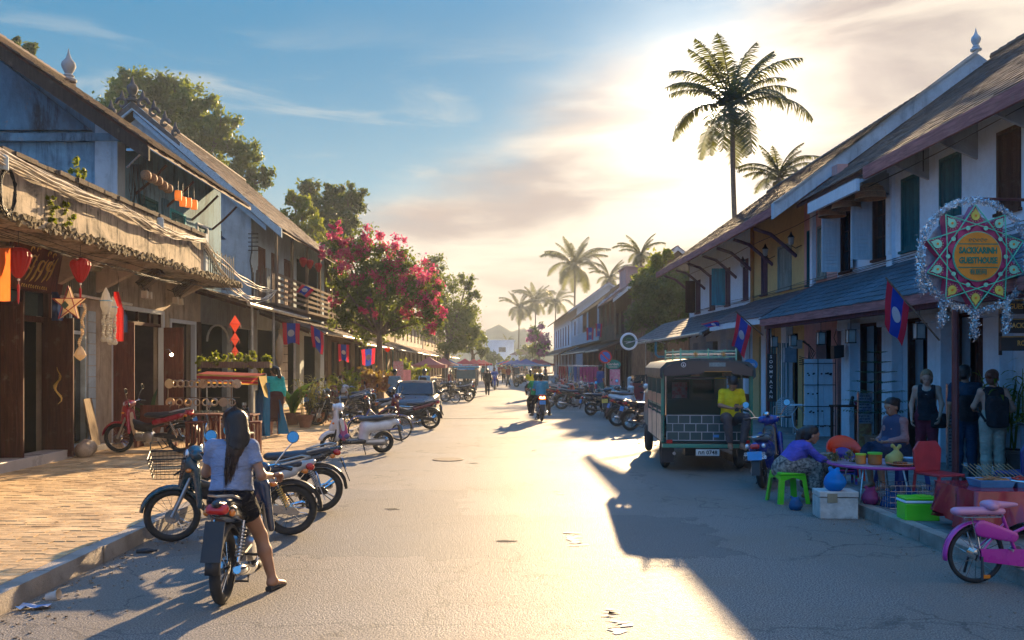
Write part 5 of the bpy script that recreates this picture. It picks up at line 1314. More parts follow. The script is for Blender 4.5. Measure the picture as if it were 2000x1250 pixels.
def JP(**k):
 """joints of a standing person 1.65 m tall looking along +y; l = own left (-x), r = own right (+x)"""
 J = dict(pel=(0,0,.93),wst=(0,0,1.06),che=(0,0,1.25),nek=(0,-.01,1.40),hed=(0,.015,1.53),
    shl=(-.16,0,1.345),shr=(.16,0,1.345),ell=(-.21,-.02,1.09),elr=(.21,-.02,1.09),wrl=(-.22,.04,.86),wrr=(.22,.04,.86),hal=(-.22,.07,.78),har=(.22,.07,.78),
    hil=(-.085,0,.90),hir=(.085,0,.90),knl=(-.09,.02,.48),knr=(.09,.02,.48),anl=(-.09,-.02,.07),anr=(.09,-.02,.07),tol=(-.10,.13,.025),tor=(.10,.13,.025),face=(0,1,-.05))
 J.update(k); return {a: np.array(b,float) for a,b in J.items()}
def hand(mb,wr,ha,side,thumb_dir,curl=.5,s=1.0):
 """palm from the wrist towards ha, four unequal bent fingers and a thumb"""
 wr,ha = Vector(wr),Vector(ha); d = (ha - wr).normalized(); td = Vector(thumb_dir); td = (td - d * td.dot(d)).normalized(); n = d.cross(td) * side
 P0 = wr + d * .01; P1 = wr + d * .085 * s
 for k in range(4):
  o = (k - 1.5) * .019 * s; ln = (.072,.08,.075,.058)[k] * s; b = P1 - td * o
  mb.tube([wr + d * .005 - td * o * .7,wr + d * .045 * s - td * o * 1.05,b],[.016 * s,.0145 * s,.0125 * s],7)
  c1 = curl * 1.1; d1 = (d * math.cos(c1) + n * math.sin(c1)); c2 = curl * 2.2; d2 = (d * math.cos(c2) + n * math.sin(c2))
  mb.tube([b,b + d1 * ln * .5,b + (d1 * .5 + d2 * .5) * ln],[.0105 * s,.0092 * s,.007 * s],7)
 q = wr + d * .025 * s + td * .025 * s; mb.tube([wr + d * .01,q,q + (td * .6 + d * .6 + n * .3) * .035 * s,q + (td * .4 + d * .9 + n * .5) * .06 * s],[.016 * s,.0145 * s,.0115 * s,.008 * s],7)
def person(label,J,top=None,bottom=None,hair='short',sk=None,hairm=None,group=None,h=.014,sleeve=.45,legs='trousers',hem=1.0,fat=1.0,shoes=None,topm=None,botm=None,hands=True,hat=None,curl=.5,face=True,tuck=.05,scale=1.0,tdir=None,fem=False,neckline=False):
 t = thing('person',label,'person',group=group); sk = sk or SK; hairm = hairm or HAIR_K; J = {k: v * scale for k,v in J.items()}; s = scale
 F = J['face'] / np.linalg.norm(J['face']); fv = Vector(F); up = Vector(J.get('up',(0,0,1))).normalized(); rt = fv.cross(up).normalized(); up = rt.cross(fv).normalized()
 fr = (J['shr'] - J['shl']); fr = fr / np.linalg.norm(fr); upv = (J['nek'] - J['pel']); fw = np.cross(np.array(upv),fr); fw /= np.linalg.norm(fw)
 hd = J['hed']; A = lambda a,b,c: tuple(hd + (np.array(rt) * a + F * b + np.array(up) * c) * s)
 def limbs(g=0.0,arms=1.0,lg=1.0,tor=True,neck=True,low=True):
  P = []
  if tor:
   P += [cap(J['che'],J['wst'],(.155 * fat + g) * s,(.135 * fat + g) * s,fw,1.5),cap(J['wst'],J['pel'],(.135 * fat + g) * s,(.16 * fat + g) * s,fw,1.4),cap(J['shl'],J['shr'],(.054 + g) * s,None,fw,1.05),cap(J['che'],J['nek'] * .8 + J['che'] * .2,(.14 + g) * s,(.06 + g) * s,fw,1.5)]
   if fem: P += [cap(J['che'] + fw * .06 * s - fr * .07 * s,J['che'] + fw * .07 * s - fr * .07 * s,(.062 + g) * s),cap(J['che'] + fw * .06 * s + fr * .07 * s,J['che'] + fw * .07 * s + fr * .07 * s,(.062 + g) * s)]
  for q in 'lr':
   if arms > 0:
    a,e,w = J['sh' + q],J['el' + q],J['wr' + q]
    f1 = min(1,arms * 2); f2 = max(0,arms * 2 - 1)
    P.append(dict(cap(a,a + (e - a) * f1,(.046 * fat + g) * s,(.046 * fat + g - .009 * f1) * s),cut=(g > 0 and f1 < 1)))
    if f2 > 0: P.append(dict(cap(e,e + (w - e) * f2,(.038 * fat + g) * s,(.038 * fat - .014 * f2 + g) * s),cut=(g > 0)))
   if lg > 0:
    a,k,n = J['hi' + q],J['kn' + q],J['an' + q]; f1 = min(1,lg * 2); f2 = max(0,lg * 2 - 1)
    P.append(dict(cap(a,a + (k - a) * f1,(.088 * fat + g) * s,(.088 * fat - .033 * f1 + g) * s),cut=(g > 0 and f1 < 1)))
    if f2 > 0:
     m_ = k + (n - k) * .35
     P.append(cap(k,m_,(.054 * fat + g) * s,(.056 * fat + g) * s)); P.append(dict(cap(m_,k + (n - k) * f2,(.056 * fat + g) * s,((.056 - .022 * (f2 - .35) / .65) * fat + g) * s),cut=(g > 0)))
  return P
 P = limbs(0)
 P += [cap(J['che'] * .3 + J['nek'] * .7,J['nek'] + (hd - J['nek']) * .5,.052 * s,.047 * s)]
 P += [cap(A(0,-.015,.03),A(0,.012,.035),.088 * s,.082 * s,tuple(rt),1.12),cap(A(0,.03,-.035),A(0,.055,-.075),.058 * s,.032 * s,tuple(rt),1.0)]
 if face: P += [cap(A(0,.088,.01),A(0,.106,-.022),.009 * s,.014 * s),cap(A(-.082,-.005,.0),A(-.086,-.01,-.03),.016 * s,.010 * s,tuple(rt),1.6),cap(A(.082,-.005,.0),A(.086,-.01,-.03),.016 * s,.010 * s,tuple(rt),1.6),cap(A(-.03,.075,.035),A(.03,.075,.035),.02 * s),cap(A(-.02,.072,-.05),A(.02,.072,-.05),.017 * s)]
 for q in 'lr': P += [cap(J['an' + q] + np.array((0,0,-.015)),J['to' + q],.04 * s,.026 * s,(0,0,1),1.2),cap(J['an' + q],J['an' + q] * 1.0 - (J['to' + q] - J['an' + q]) * .25 + np.array((0,0,-.03)),.038 * s,.03 * s)]
 V,Fq = netmesh(P,h,.028 * s)
 if hands:
  mb = MB()
  for q,sd in (('l',1),('r',-1)):
   td = tdir[q] if tdir else (fw * 1.0)
   hand(mb,J['wr' + q] - (J['ha' + q] - J['wr' + q]) * .1,J['ha' + q],sd,td,curl,s * 1.05)
  hv = np.array(mb.v); me_f = []
  for f in mb.f:
   if len(f) == 4: me_f.append(f)
   else:
    c = f[0]
    for i in range(1,len(f) - 1,2): me_f.append((c,f[i],f[i + 1],f[min(i + 2,len(f) - 1)]))
  good = [f for f in me_f if len(set(f)) == 4] ; tri = [f for f in me_f if len(set(f)) < 4]
  Fq = np.concatenate([Fq,np.array(good) + len(V)]); V = np.concatenate([V,hv])
 np_mesh('body',V,Fq,sk,t,smooth=True)
 if face:
  for sx in (-1,1):
   e = MB().ball(A(sx * .031,.082,.012),.0125 * s,8,6).build('eye',M_EYEW,t,smooth=180); MB().ball(A(sx * .031,.0895,.011),.0072 * s,8,6).build('iris',M_EYE,e,smooth=180)
   MB().tube([A(sx * .015,.094,.034),A(sx * .032,.096,.039),A(sx * .05,.086,.033)],[.003 * s,.0045 * s,.002 * s],5).build('eyebrow',hairm,t,smooth=180)
  MB().tube([A(-.024,.083,-.052),A(-.008,.091,-.049),A(.008,.091,-.049),A(.024,.083,-.052)],[.002 * s,.006 * s,.006 * s,.002 * s],6).build('mouth',M_LIP,t,smooth=180)
 H = [cap(A(0,-.03,.045),A(0,.0,.06),.098 * s,.088 * s,tuple(rt),1.08),cap(A(0,-.05,.03),A(0,-.055,-.03),.085 * s,.07 * s,tuple(rt),1.05)]
 cl = lambda Pp: -((Pp - np.array(hd)) @ (np.array(up) * .62 - F * .78) + .012 * s)   # keeps the hair off the face
 if hair == 'short': pass
 elif hair == 'bun': H += [cap(A(0,-.12,.06),A(0,-.135,.05),.045 * s)]
 elif hair == 'tail': H += [cap(A(0,-.11,.05),A(0,-.15,.0),.05 * s,.055 * s),cap(A(0,-.15,.0),A(.0,-.15,-.16),.055 * s,.05 * s),cap(A(0,-.15,-.16),A(-.0,-.13,-.28),.05 * s,.02 * s)]
 elif hair == 'long':
  H += [cap(A(.02,-.085,.04),A(.03,-.10,-.10),.085 * s,.085 * s,tuple(F),1.3),cap(A(.03,-.10,-.10),A(0,-.115,-.30),.088 * s,.075 * s,tuple(F),1.6),cap(A(0,-.115,-.30),A(-.03,-.10,-.47),.075 * s,.02 * s,tuple(F),1.6),
    cap(A(-.02,-.11,-.30),A(-.06,-.11,-.42),.045 * s,.012 * s),cap(A(.05,-.10,-.2),A(.06,-.10,-.4),.035 * s,.01 * s),cap(A(.06,-.06,.03),A(.085,-.06,-.10),.05 * s,.03 * s)]
 elif hair == 'loose': H += [cap(A(-.05,-.06,0),A(-.06,-.07,-.13),.05 * s,.03 * s),cap(A(.05,-.06,0),A(.06,-.07,-.13),.05 * s,.03 * s),cap(A(0,-.09,0),A(0,-.10,-.13),.06 * s,.04 * s)]
 body('hair',H,hairm,t,min(h,.012),.02 * s,clip=cl)
 # clothes
 if legs == 'trousers': body('trousers',limbs(.016,0,hem,tor=False) + [cap(J['pel'],J['wst'] * .7 + J['pel'] * .3,(.162 * fat + .012) * s,(.14 * fat + .012) * s,fw,1.4)],botm or fab('dark',(.03,.03,.04)),t,h,.03 * s)
 elif legs == 'shorts': body('shorts',limbs(.02,0,hem * .5,tor=False) + [cap(J['pel'],J['wst'] * .6 + J['pel'] * .4,(.166 * fat + .012) * s,(.14 * fat + .012) * s,fw,1.4)],botm or fab('dark',(.03,.03,.04)),t,h,.03 * s)
 elif legs == 'skirt':
  kc = (J['knl'] + J['knr']) / 2; e = J['pel'] + (kc - J['pel']) * hem
  Q = [cap(J['wst'] * .8 + J['pel'] * .2,J['pel'],(.14 * fat + .014) * s,(.165 * fat + .018) * s,fw,1.35)] + [dict(cap(J['pel'],e,(.17 * fat + .018) * s,.18 * s,fw,1.25),cut=True)]
  body('skirt',Q + [dict(cap(J['hi' + q],J['hi' + q] + (J['kn' + q] - J['hi' + q]) * min(1,hem),.11 * s,.10 * s),cut=True) for q in 'lr'] + ([cap(J['kn' + q],J['kn' + q] + (J['an' + q] - J['kn' + q]) * (hem - 1),.10 * s,.11 * s) for q in 'lr'] if hem > 1 else []),botm or fab('dark',(.03,.03,.04)),t,h,.05 * s)
 if top:
  ext = J['pel'] + (J['pel'] - J['wst']) * tuck
  Q = [cap(J['che'],J['wst'],(.155 * fat + .02) * s,(.138 * fat + .024) * s,fw,1.45),dict(cap(J['wst'],ext,(.138 * fat + .024) * s,(.165 * fat + .022) * s,fw,1.35),cut=True),cap(J['shl'],J['shr'],.064 * s,None,fw,1.0),cap(J['che'],J['nek'] * .7 + J['che'] * .3,.158 * s,.075 * s,fw,1.4)]
  if fem: Q += [cap(J['che'] + fw * .06 * s + k * fr * .07 * s,J['che'] + fw * .07 * s + k * fr * .07 * s,.08 * s) for k in (-1,1)]
  if sleeve > 0: Q += limbs(.013,sleeve,0,tor=False)
  cf = None
  if top == 'vest':
   shl,shr,nek = J['shl'],J['shr'],J['nek']; ml = np.linalg.norm(shr - shl) / 2
   def cf(Pp):
    lat = np.abs((Pp - (shl + shr) / 2) @ fr); hh = (Pp - (shl + shr) / 2) @ np.array([0,0,1.0])
    return np.maximum(lat - ml * .82 ,-9) * 1.0
  ck = nk = None
  def clipf(Pp):
   neck = .055 * s - np.linalg.norm((Pp - (J['nek'] + (hd - J['nek']) * .3)),axis=-1) + (.02 if neckline else 0) * s
   if neckline: neck = np.maximum(neck,.07 * s - np.linalg.norm(Pp - (J['nek'] + fw * .07 * s - np.array([0,0,.05 * s])),axis=-1))
   return np.maximum(neck,cf(Pp)) if cf else neck
  body(top if top != 'vest' else 'vest',Q,topm,t,h,.03 * s,clip=clipf)
 if shoes is not None:
  for q in 'lr': body('shoe',[cap(J['an' + q] + np.array((0,0,-.02)),J['to' + q] + np.array((0,0,.003)),.05 * s,.036 * s,(0,0,1),1.2),cap(J['an' + q],J['an' + q] - (J['to' + q] - J['an' + q]) * .25 + np.array((0,0,-.03)),.046 * s,.04 * s)],shoes,t,h,.02,clip=lambda Pp: -(Pp[...,2] - (min(J['anl'][2],J['anr'][2]) - .075 * s)))
 return t
def put(t,px=None,py=None,az=0,z=0,loc=None,scale=None):
 """az: 0 = looks along +y (away from the camera), counter-clockwise"""
 if loc is None: loc = G(px,py,z)
 t.location = loc; t.rotation_euler = (0,0,R(az))
 if scale: t.scale = (scale,) * 3
 return t
# ================================================================== motorcycles and cycles
PARK = 'motorcycles parked along the street'
mA = motorcycle('motorcycle','dark parked motorcycle with front basket and gold rear springs, front wheel at the left kerb',paint('petrol_blue',(.012,.05,.07)),PB['silver'],basket=True,gold=True,ptxt=('ກຂ','3158'),h=.012,group=PARK)
mA.location = (-2.87,9.68,0); mA.rotation_euler = (R(-7),0,R(197))
mB = motorcycle('motorcycle','black parked motorcycle with silver tail fairing just behind the basket one',PB['black'],PB['black'],cast=True,group=PARK)
mB.location = (-2.86,11.25,0); mB.rotation_euler = (R(-7),0,R(196))
mW = motorcycle('motorcycle','black motorcycle under the woman in the lilac shirt, seen from behind',PB['navy'],PB['black'],plate=None,h=.012,group='motorcycles being ridden')
mW.location = (-2.2,7.66,0); mW.rotation_euler = (R(1),0,R(92))
sW = scooter('scooter','white scooter with a pink bag hanging behind its leg shield',PB['white'],PB['black'],group=PARK)
sW.location = (-2.92,18.6,0); sW.rotation_euler = (R(-6),0,R(205))
bg = thing('shopping_bag','pink plastic bag hanging on the white scooter','bag',(-3.17,18.3,.35)); body('bag',[cap((0,0,.06),(0,0,.20),.11,.08,(1,0,0),1.3),cap((0,0,.20),(0,0,.36),.06,.012)],clothmat('pink_bag',(.55,.12,.30),.3),bg,.014,.04); body('bag_bottom',[cap((-.01,0,.045),(.01,0,.05),.108,None,(0,0,1),1.5)],clothmat('violet_bag',(.16,.14,.40),.3),bg,.014)
mR = motorcycle('motorcycle','red motorcycle with gold leg shield parked on the brick pavement by the folding doors',paint('cherry_red',(.32,.012,.035)),paint('cherry_red',(.32,.012,.035)),cast=False,group=PARK)
mR.location = (-6.72,17.3,ZP); mR.rotation_euler = (R(-6),0,R(178))
body('leg_shield_panel',[cap((.36,-.0,.70),(.30,0,.42),.10,.09,(1,0,0),3.2)],paint('champagne',(.50,.34,.20)),mR,.014)
sBl = scooter('scooter','deep blue scooter with bare handlebar parked behind the food vendor',paint('royal_blue',(.012,.03,.26)),PB['black'],ptxt=('ວຽງຈັນ','ສສ 1728'),panel=paint('royal_blue',(.012,.03,.26)),group=PARK,seatm=mat('grey_seat',(.16,.20,.22),.4))
sBl.location = (4.22,14.0,0); sBl.rotation_euler = (R(-5),0,R(63))
body('tank_cover',[cap((.02,0,.66),(.22,0,.72),.10,.08),cap((.22,0,.72),(.40,0,.78),.08,.06)],paint('pewter',(.22,.22,.20),.25,metal=.5),sBl,.014,.04)
MB().lathe([(.001,.06),(.05,.045),(.065,0)],16,(.30,0,1.06),'z').build('speedometer',M_CHROME,sBl,smooth=180)
kb = bicycle('bicycle','pink child bicycle with cushioned rack standing before the red cloth table',paint('bicycle_magenta',(.50,.03,.30)),.252,.86,kid=True,group='bicycles'); kb.location = (4.53,7.75,0); kb.rotation_euler = (R(2),0,R(4))
b1 = bicycle('bicycle','blue bicycle with basket parked before the dark red cruiser',PB['blue'],.30,1.0,basket=True,group='bicycles',fender=PB['blue']); b1.location = (PX(742,21.6),21.6,0); b1.rotation_euler = (R(-5),0,R(203))
def cp(o,lab,x,y,az,z=0,lean=-6,**sw):
 c = dup(o,(x,y,z),None,lab,PARK,swap={k.replace('__',' '): v for k,v in sw.items()}); c.rotation_euler = (R(lean),0,R(az)); return c
def cpx(o,lab,px,Y,az,z=0,lean=-6,sw=None):
 c = dup(o,(PX(px,Y),Y,z),None,lab,PARK,swap=sw or {}); c.rotation_euler = (R(lean),0,R(az)); return c
BK = 'paint_black'
red,wht,sil,nav,blu = PB['red'],PB['white'],PB['silver'],PB['navy'],PB['blue']
cpx(mB,'maroon motorcycle directly in front of the dark car',800,25.4,196,sw={BK: PB['maroon']})
cpx(mB,'black motorcycle on the pavement beside the cane plants',660,25.2,215,ZP)
cpx(mB,'dark red motorcycle on the pavement behind the white scooter',640,28,60,ZP,sw={BK: PB['maroon']})
cpx(mB,'silver motorcycle half hidden beside the blue menu board',688,29.5,230,ZP,sw={BK: sil})
cpx(mA,'blue motorcycle with basket left of the dark car',735,27.5,220,.0)
# left, beyond the car
b2 = dup(b1,(PX(872,42),42,0),None,'dark bicycle leaning by the kerb beyond the car','bicycles',swap={'paint_blue': PB['black']}); b2.rotation_euler = (R(-8),0,R(150))
cpx(mB,'black motorcycle beside the dark bicycle beyond the car',893,43.2,205)
cpx(mB,'black motorcycle parked by the first red tent',862,50,200)
# right side row
cpx(sW,'black and white scooter, nearest of the right kerb row seen side on',1181,32.2,10,lean=5,sw={'paint_white': PB['black'],'paint_black': wht})
r1 = motorcycle('motorcycle','black motorcycle with a yellow plate pointing away between the right side scooters',PB['black'],PB['black'],plate=M_PLY,group=PARK,h=.02); r1.location = (PX(1192,30.2),30.6,0); r1.rotation_euler = (R(-5),0,R(78))
cpx(sW,'white scooter facing the pavement behind the yellow plate motorcycle',1212,32.6,-35,lean=5)
cpx(mB,'dark motorcycle with long chrome exhaust just left of the green truck',1243,26.8,12,lean=5,sw={BK: PB['maroon']})
cpx(mB,'black motorcycle partly behind the green truck',1268,25.2,20,lean=5)
cpx(sW,'white scooter on the pavement behind the dark motorcycle by the truck',1238,29.8,-20,.13,lean=5)
cpx(mB,'dark motorcycle side on with silver wheels, middle of the right kerb row',1125,36.5,8,lean=5)
cpx(mB,'red tailed motorcycle left of the silver wheeled one on the right',1098,38,20,lean=5,sw={BK: PB['red']})
rr = random.Random(4)
descr = ['black one','silver one','dark blue one','red one','black one','maroon one','silver one','dark blue one','black one']
for i,(px,Y,sw) in enumerate(((1108,41,{}),(1120,43,{BK: sil}),(1100,45,{BK: nav}),(1083,47,{BK: red}),(1128,40.2,{}),(1090,50,{BK: PB['maroon']}),(1112,48,{BK: sil}),(1140,39.5,{BK: nav}),(1075,55,{}))):
 cpx(mB,['black motorcycle parked fifth from the yellow plate one','silver motorcycle in the tight right side cluster','dark blue motorcycle deep in the right side cluster','red motorcycle near the far end of the right cluster','black motorcycle in front of the tight right cluster','maroon motorcycle far in the right side cluster','silver motorcycle farther along the right side cluster','dark blue motorcycle nearest the no parking sign','black motorcycle farthest along the right kerb'][i],px,Y,rr.uniform(-20,40),lean=5,sw=sw)
# ridden motorcycles
mC = motorcycle('motorcycle','motorcycle carrying two riders away up the middle of the road, tail lamp lit',PB['black'],PB['black'],lamp_on=True,h=.018,group='motorcycles being ridden'); mC.location = (1.34,29.5,0); mC.rotation_euler = (0,0,R(93))
cpx(mB,'motorcycle under the yellow shirted rider',1036,46,90,lean=0)['group'] = 'motorcycles being ridden'
cpx(mB,'motorcycle coming this way beyond the walking man',966,62,-88,lean=0,sw={BK: blu})['group'] = 'motorcycles being ridden'
# ================================================================== people
Jw = JP(pel=(0,0,.80),wst=(.0,.02,.93),che=(.0,.03,1.10),nek=(0,.02,1.255),hed=(.0,.05,1.385),shl=(-.155,.02,1.205),shr=(.155,.02,1.205),elr=(.25,-.03,.975),wrr=(.30,.15,.95),har=(.34,.23,.955),ell=(-.235,.10,.985),wrl=(-.28,.35,.975),hal=(-.30,.43,.985),
  hil=(-.09,0,.77),hir=(.09,0,.77),knr=(.20,.16,.45),anr=(.31,.12,.08),tor=(.37,.25,.03),knl=(-.20,.34,.55),anl=(-.19,.22,.29),tol=(-.20,.36,.26),face=(-.45,1,-.12))
M_LILAC = fab('lilac_tee',(.22,.27,.40))
w = person('young woman in lilac t-shirt and black shorts astride a motorcycle, seen from behind',Jw,'tshirt',hair='long',fem=True,topm=M_LILAC,legs='shorts',hem=.46,botm=fab('black_shorts',(.015,.015,.02)),neckline=True,h=.0105,sleeve=.30,curl=.9,tuck=-.35)
put(w,loc=(-2.2,7.36,0),az=2)
hd_ = Vector(Jw['hed'])
body('face_mask',[cap(hd_ + Vector((-.05,.085,-.05)),hd_ + Vector((-.035,.075,-.04)),.05,.055)],clothmat('turquoise_mask',(.10,.45,.52),.2),w,.01)
MB().tube([hd_ + Vector((-.075,.06,-.03)),hd_ + Vector((-.092,.01,.0)),hd_ + Vector((-.09,-.02,.01))],.0025,4).build('mask_loop',M_TXTW,w)
body('hair_clip',[cap(hd_ + Vector((.015,-.10,.075)),hd_ + Vector((.045,-.09,.08)),.014,.01)],M_CHROME,w,.008)
body('hair_strands',[cap(hd_ + Vector((.07,-.05,.02)),hd_ + Vector((.10,-.07,-.10)),.035,.02),cap(hd_ + Vector((.09,-.05,-.06)),hd_ + Vector((.085,-.09,-.16)),.022,.008)],mat('sunlit_brown_hair',(.10,.03,.008),.4,var=.5,scale=3,stretch=(40,40,3)),w,.009)
mb = MB(); r_ = random.Random(5); HW = Vector((-.45,1,-.12)).normalized(); RT = HW.cross(Vector((0,0,1))).normalized()
def hp(a,b,c): return hd_ + RT * a + HW * b + Vector((0,0,1)) * c
for k in range(620):
 f = r_.uniform(-1,1); e = r_.uniform(-1,1); L = r_.uniform(.30,.56)
 p0 = hp(f * .075,-.02 - .08 * r_.random(),.150 - .055 * abs(f)); p1 = hp(.012 + f * .096,-.128 + .05 * abs(f) ** 2,.03); p2 = hp(.02 + f * .088,-.155 + .05 * abs(f) ** 2,-.17); p3 = hp(f * .075 + .015 * e,-.150 + .04 * abs(f),-.17 - (L - .2) * .55); p4 = hp(-.02 + f * .05 + .035 * e,-.13 + .03 * e,-.02 - L)
 mb.tube([p0,p1,p2,p3,p4],[.002,.0028,.0028,.0022,.0008],4,cap=False)
mb.build('loose_hair',mat('hair_sheen',(.045,.022,.012),.32,var=.6,scale=30),w,smooth=180)['kind'] = 'stuff'
for q in ('r','l'):
 a = Vector(Jw['an' + q]); b_ = Vector(Jw['to' + q]); o = MB().tube([a + Vector((-.02,-.07,-.06)),a * .5 + b_ * .5 + Vector((0,0,-.032)),b_ + Vector((.0,.03,-.018))],[.03,.036,.03],8); o.T = Matrix()
 x = o.build('flip_flop',M_BLK,w,smooth=60)
# walking and riding figures
Jride = dict(pel=(0,0,.82),wst=(0,.02,.95),che=(0,.05,1.13),nek=(0,.06,1.28),hed=(0,.09,1.41),shl=(-.17,.05,1.23),shr=(.17,.05,1.23),ell=(-.25,.15,1.03),elr=(.25,.15,1.03),wrl=(-.28,.36,.98),wrr=(.28,.36,.98),hal=(-.28,.42,.99),har=(.28,.42,.99),hil=(-.09,.02,.80),hir=(.09,.02,.80),knl=(-.22,.35,.62),knr=(.22,.35,.62),anl=(-.2,.22,.27),anr=(.2,.22,.27),tol=(-.22,.34,.22),tor=(.22,.34,.22))
M_TURQ = fab('turquoise_shirt',(.01,.26,.40)); M_BLKF = fab('black_cloth',(.018,.018,.022)); M_YELT = fab('yellow_tee',(.80,.62,.02)); M_GRNT = fab('green_tee',(.03,.32,.10))
Jp = dict(Jride); Jp.update(ell=(-.24,.08,1.02),elr=(.24,.08,1.02),wrl=(-.17,.27,.98),wrr=(.17,.27,.98),hal=(-.15,.33,.97),har=(.15,.33,.97),knl=(-.25,.25,.55),knr=(.25,.25,.55),anl=(-.28,.1,.22),anr=(.28,.1,.22),tol=(-.34,.2,.18),tor=(.34,.2,.18))
p = person('passenger in a turquoise shirt on the back of the motorcycle in mid road',JP(**Jp),'shirt',topm=M_TURQ,botm=M_BLKF,shoes=M_BLK,h=.02,sleeve=.45,tuck=.0); put(p,loc=(1.36,29.15,.0),az=2)
p = person('motorcycle driver in green in front of the turquoise passenger',JP(**Jride),'shirt',topm=M_GRNT,botm=M_BLKF,shoes=M_BLK,h=.02); put(p,loc=(1.22,29.62,0),az=2)
p = person('rider in a yellow shirt ahead of the turquoise couple',JP(**Jride),'shirt',topm=M_YELT,botm=M_BLKF,h=.025,hair='tail'); put(p,loc=(PX(1036,46),45.8,0),az=0)
p = person('oncoming rider in a blue shirt beyond the walking man',JP(**Jride),'shirt',topm=fab('blue_shirt',(.05,.12,.40)),botm=M_BLKF,h=.03); put(p,loc=(PX(966,62),62.2,0),az=180)
Jwalk = dict(knl=(-.08,.14,.50),anl=(-.08,.20,.10),tol=(-.09,.34,.06),knr=(.08,-.02,.48),anr=(.08,-.22,.12),tor=(.09,-.1,.03),ell=(-.22,-.12,1.1),wrl=(-.22,-.12,.87),hal=(-.22,-.10,.79),elr=(.22,.03,1.1),wrr=(.2,.16,.9),har=(.2,.2,.83))
p0 = person('man in black walking away in the middle of the road',JP(**Jwalk),'shirt',topm=M_BLKF,botm=M_BLKF,shoes=M_BLK,h=.022,sleeve=.9,hem=1); put(p0,loc=(PX(952,51.5),51.5,0),az=0,scale=.93)
# market crowd, copies of four figures with other clothes
S1 = fab('crowd_shirt_a',(.30,.05,.05)); S2 = fab('crowd_shirt_b',(.05,.10,.25)); S3 = fab('crowd_shirt_c',(.55,.5,.42)); S4 = fab('crowd_shirt_d',(.05,.2,.2)); S5 = fab('crowd_shirt_e',(.5,.2,.05))
pr1 = person('woman in dark clothes standing at the first red tent',JP(),'shirt',topm=fab('crowd_top',(.04,.04,.06)),botm=fab('crowd_bottom',(.04,.04,.05)),hair='loose',fem=True,h=.03,face=False,hands=False); put(pr1,loc=(PX(884,62),62,0),az=60)
pr2 = person('man in dark shirt standing before the blue tent on the left',JP(**Jwalk),'shirt',topm=fab('crowd_top',(.04,.04,.06)),botm=fab('crowd_bottom',(.04,.04,.05)),h=.03,face=False,hands=False); put(pr2,loc=(PX(892,72),72,0),az=200)
rr = random.Random(12); labs = {}
nm = {0: 'a red',1: 'a navy',2: 'a pale',3: 'a teal',4: 'an orange',5: 'a dark'}
for i in range(38):
 Y = rr.uniform(66,150); px = rr.choice([rr.uniform(905,948),rr.uniform(968,1030),rr.uniform(975,1022),rr.uniform(1040,1070)]); k = i % 6
 if abs(PX(px,Y)) > 5: px = CX + 4 * F / Y * (1 if px > CX else -1)
 m = [S1,S2,S3,S4,S5,None][k]
 c = dup(pr1 if i % 2 else pr2,(PX(px,Y),Y,0),rr.uniform(0,360),'%s in %s top standing %s the market' % ('woman' if i % 2 else 'man',nm[k],('before the ' + ('first','second','third','fourth','fifth')[min(4,int((Y - 66) / 17))] + (' left' if px < 960 else ' right' if px > 1030 else ' central') + ' tents, in')),'people strolling between the market tents',swap={'fabric_crowd_top': m} if m else None,scale=rr.uniform(.93,1.04))
# people at the left
Jtq = JP(ell=(-.23,.02,1.1),wrl=(-.2,.17,.95),hal=(-.2,.22,.9),face=(-.6,.8,-.3),hed=(-.02,.03,1.52))
p = person('woman in a turquoise blouse and long dark skirt standing by the jewellery stall',Jtq,'blouse',hair='tail',fem=True,topm=fab('bright_turquoise',(.02,.42,.44)),sleeve=.85,legs='skirt',hem=1.15,botm=fab('dark_plum',(.06,.025,.03)),h=.016,tuck=.15); put(p,loc=(PX(537,21.4),21.4,ZP),az=18)
sitJ = dict(pel=(0,0,.50),wst=(0,.0,.64),che=(0,.03,.82),nek=(0,.05,.98),hed=(0,.08,1.10),shl=(-.16,.04,.92),shr=(.16,.04,.92),ell=(-.21,.1,.70),elr=(.21,.1,.70),wrl=(-.12,.3,.62),wrr=(.12,.3,.62),hal=(-.09,.37,.62),har=(.09,.37,.62),hil=(-.09,.04,.48),hir=(.09,.04,.48),knl=(-.12,.44,.50),knr=(.12,.44,.50),anl=(-.12,.42,.08),anr=(.12,.42,.08),tol=(-.13,.56,.03),tor=(.13,.56,.03))
p = person('man in a blue cap sitting in the garden chair behind the cane plants',JP(**sitJ),'shirt',topm=S2,botm=M_BLKF,h=.022); put(p,loc=(PX(613,27.5),27.5,ZP),az=-60)
p = person('man in a dusty blue shirt seen from behind, left of the dark car',JP(),'shirt',topm=fab('dusty_blue',(.12,.22,.30)),botm=M_BLKF,h=.022); put(p,loc=(PX(771,32.5),32.5,0),az=10)
p = person('man in a pale blue shirt with a dark backpack standing behind the dark car',JP(),'shirt',topm=fab('pale_blue',(.25,.42,.55)),botm=M_BLKF,h=.022); put(p,loc=(PX(829,33.2),33.2,0),az=-10)
bp_ = thing('backpack','small dark backpack worn by the man behind the dark car','backpack',(PX(829,33.2) - .03,33.06,1.0)); body('pack',[rbox((0,-.12,.16),(.13,.07,.2),.05)],M_BLKF,bp_,.02); MB().tube([(-.1,-.07,.3),(-.1,.05,.42),(-.1,.08,.2)],.015,5).build('strap',M_BLKF,bp_)
p = person('child in a red shirt beside the left tents',JP(),'shirt',topm=S1,botm=M_BLKF,h=.025,face=False); put(p,loc=(PX(880,54),54,0),az=150,scale=.85)
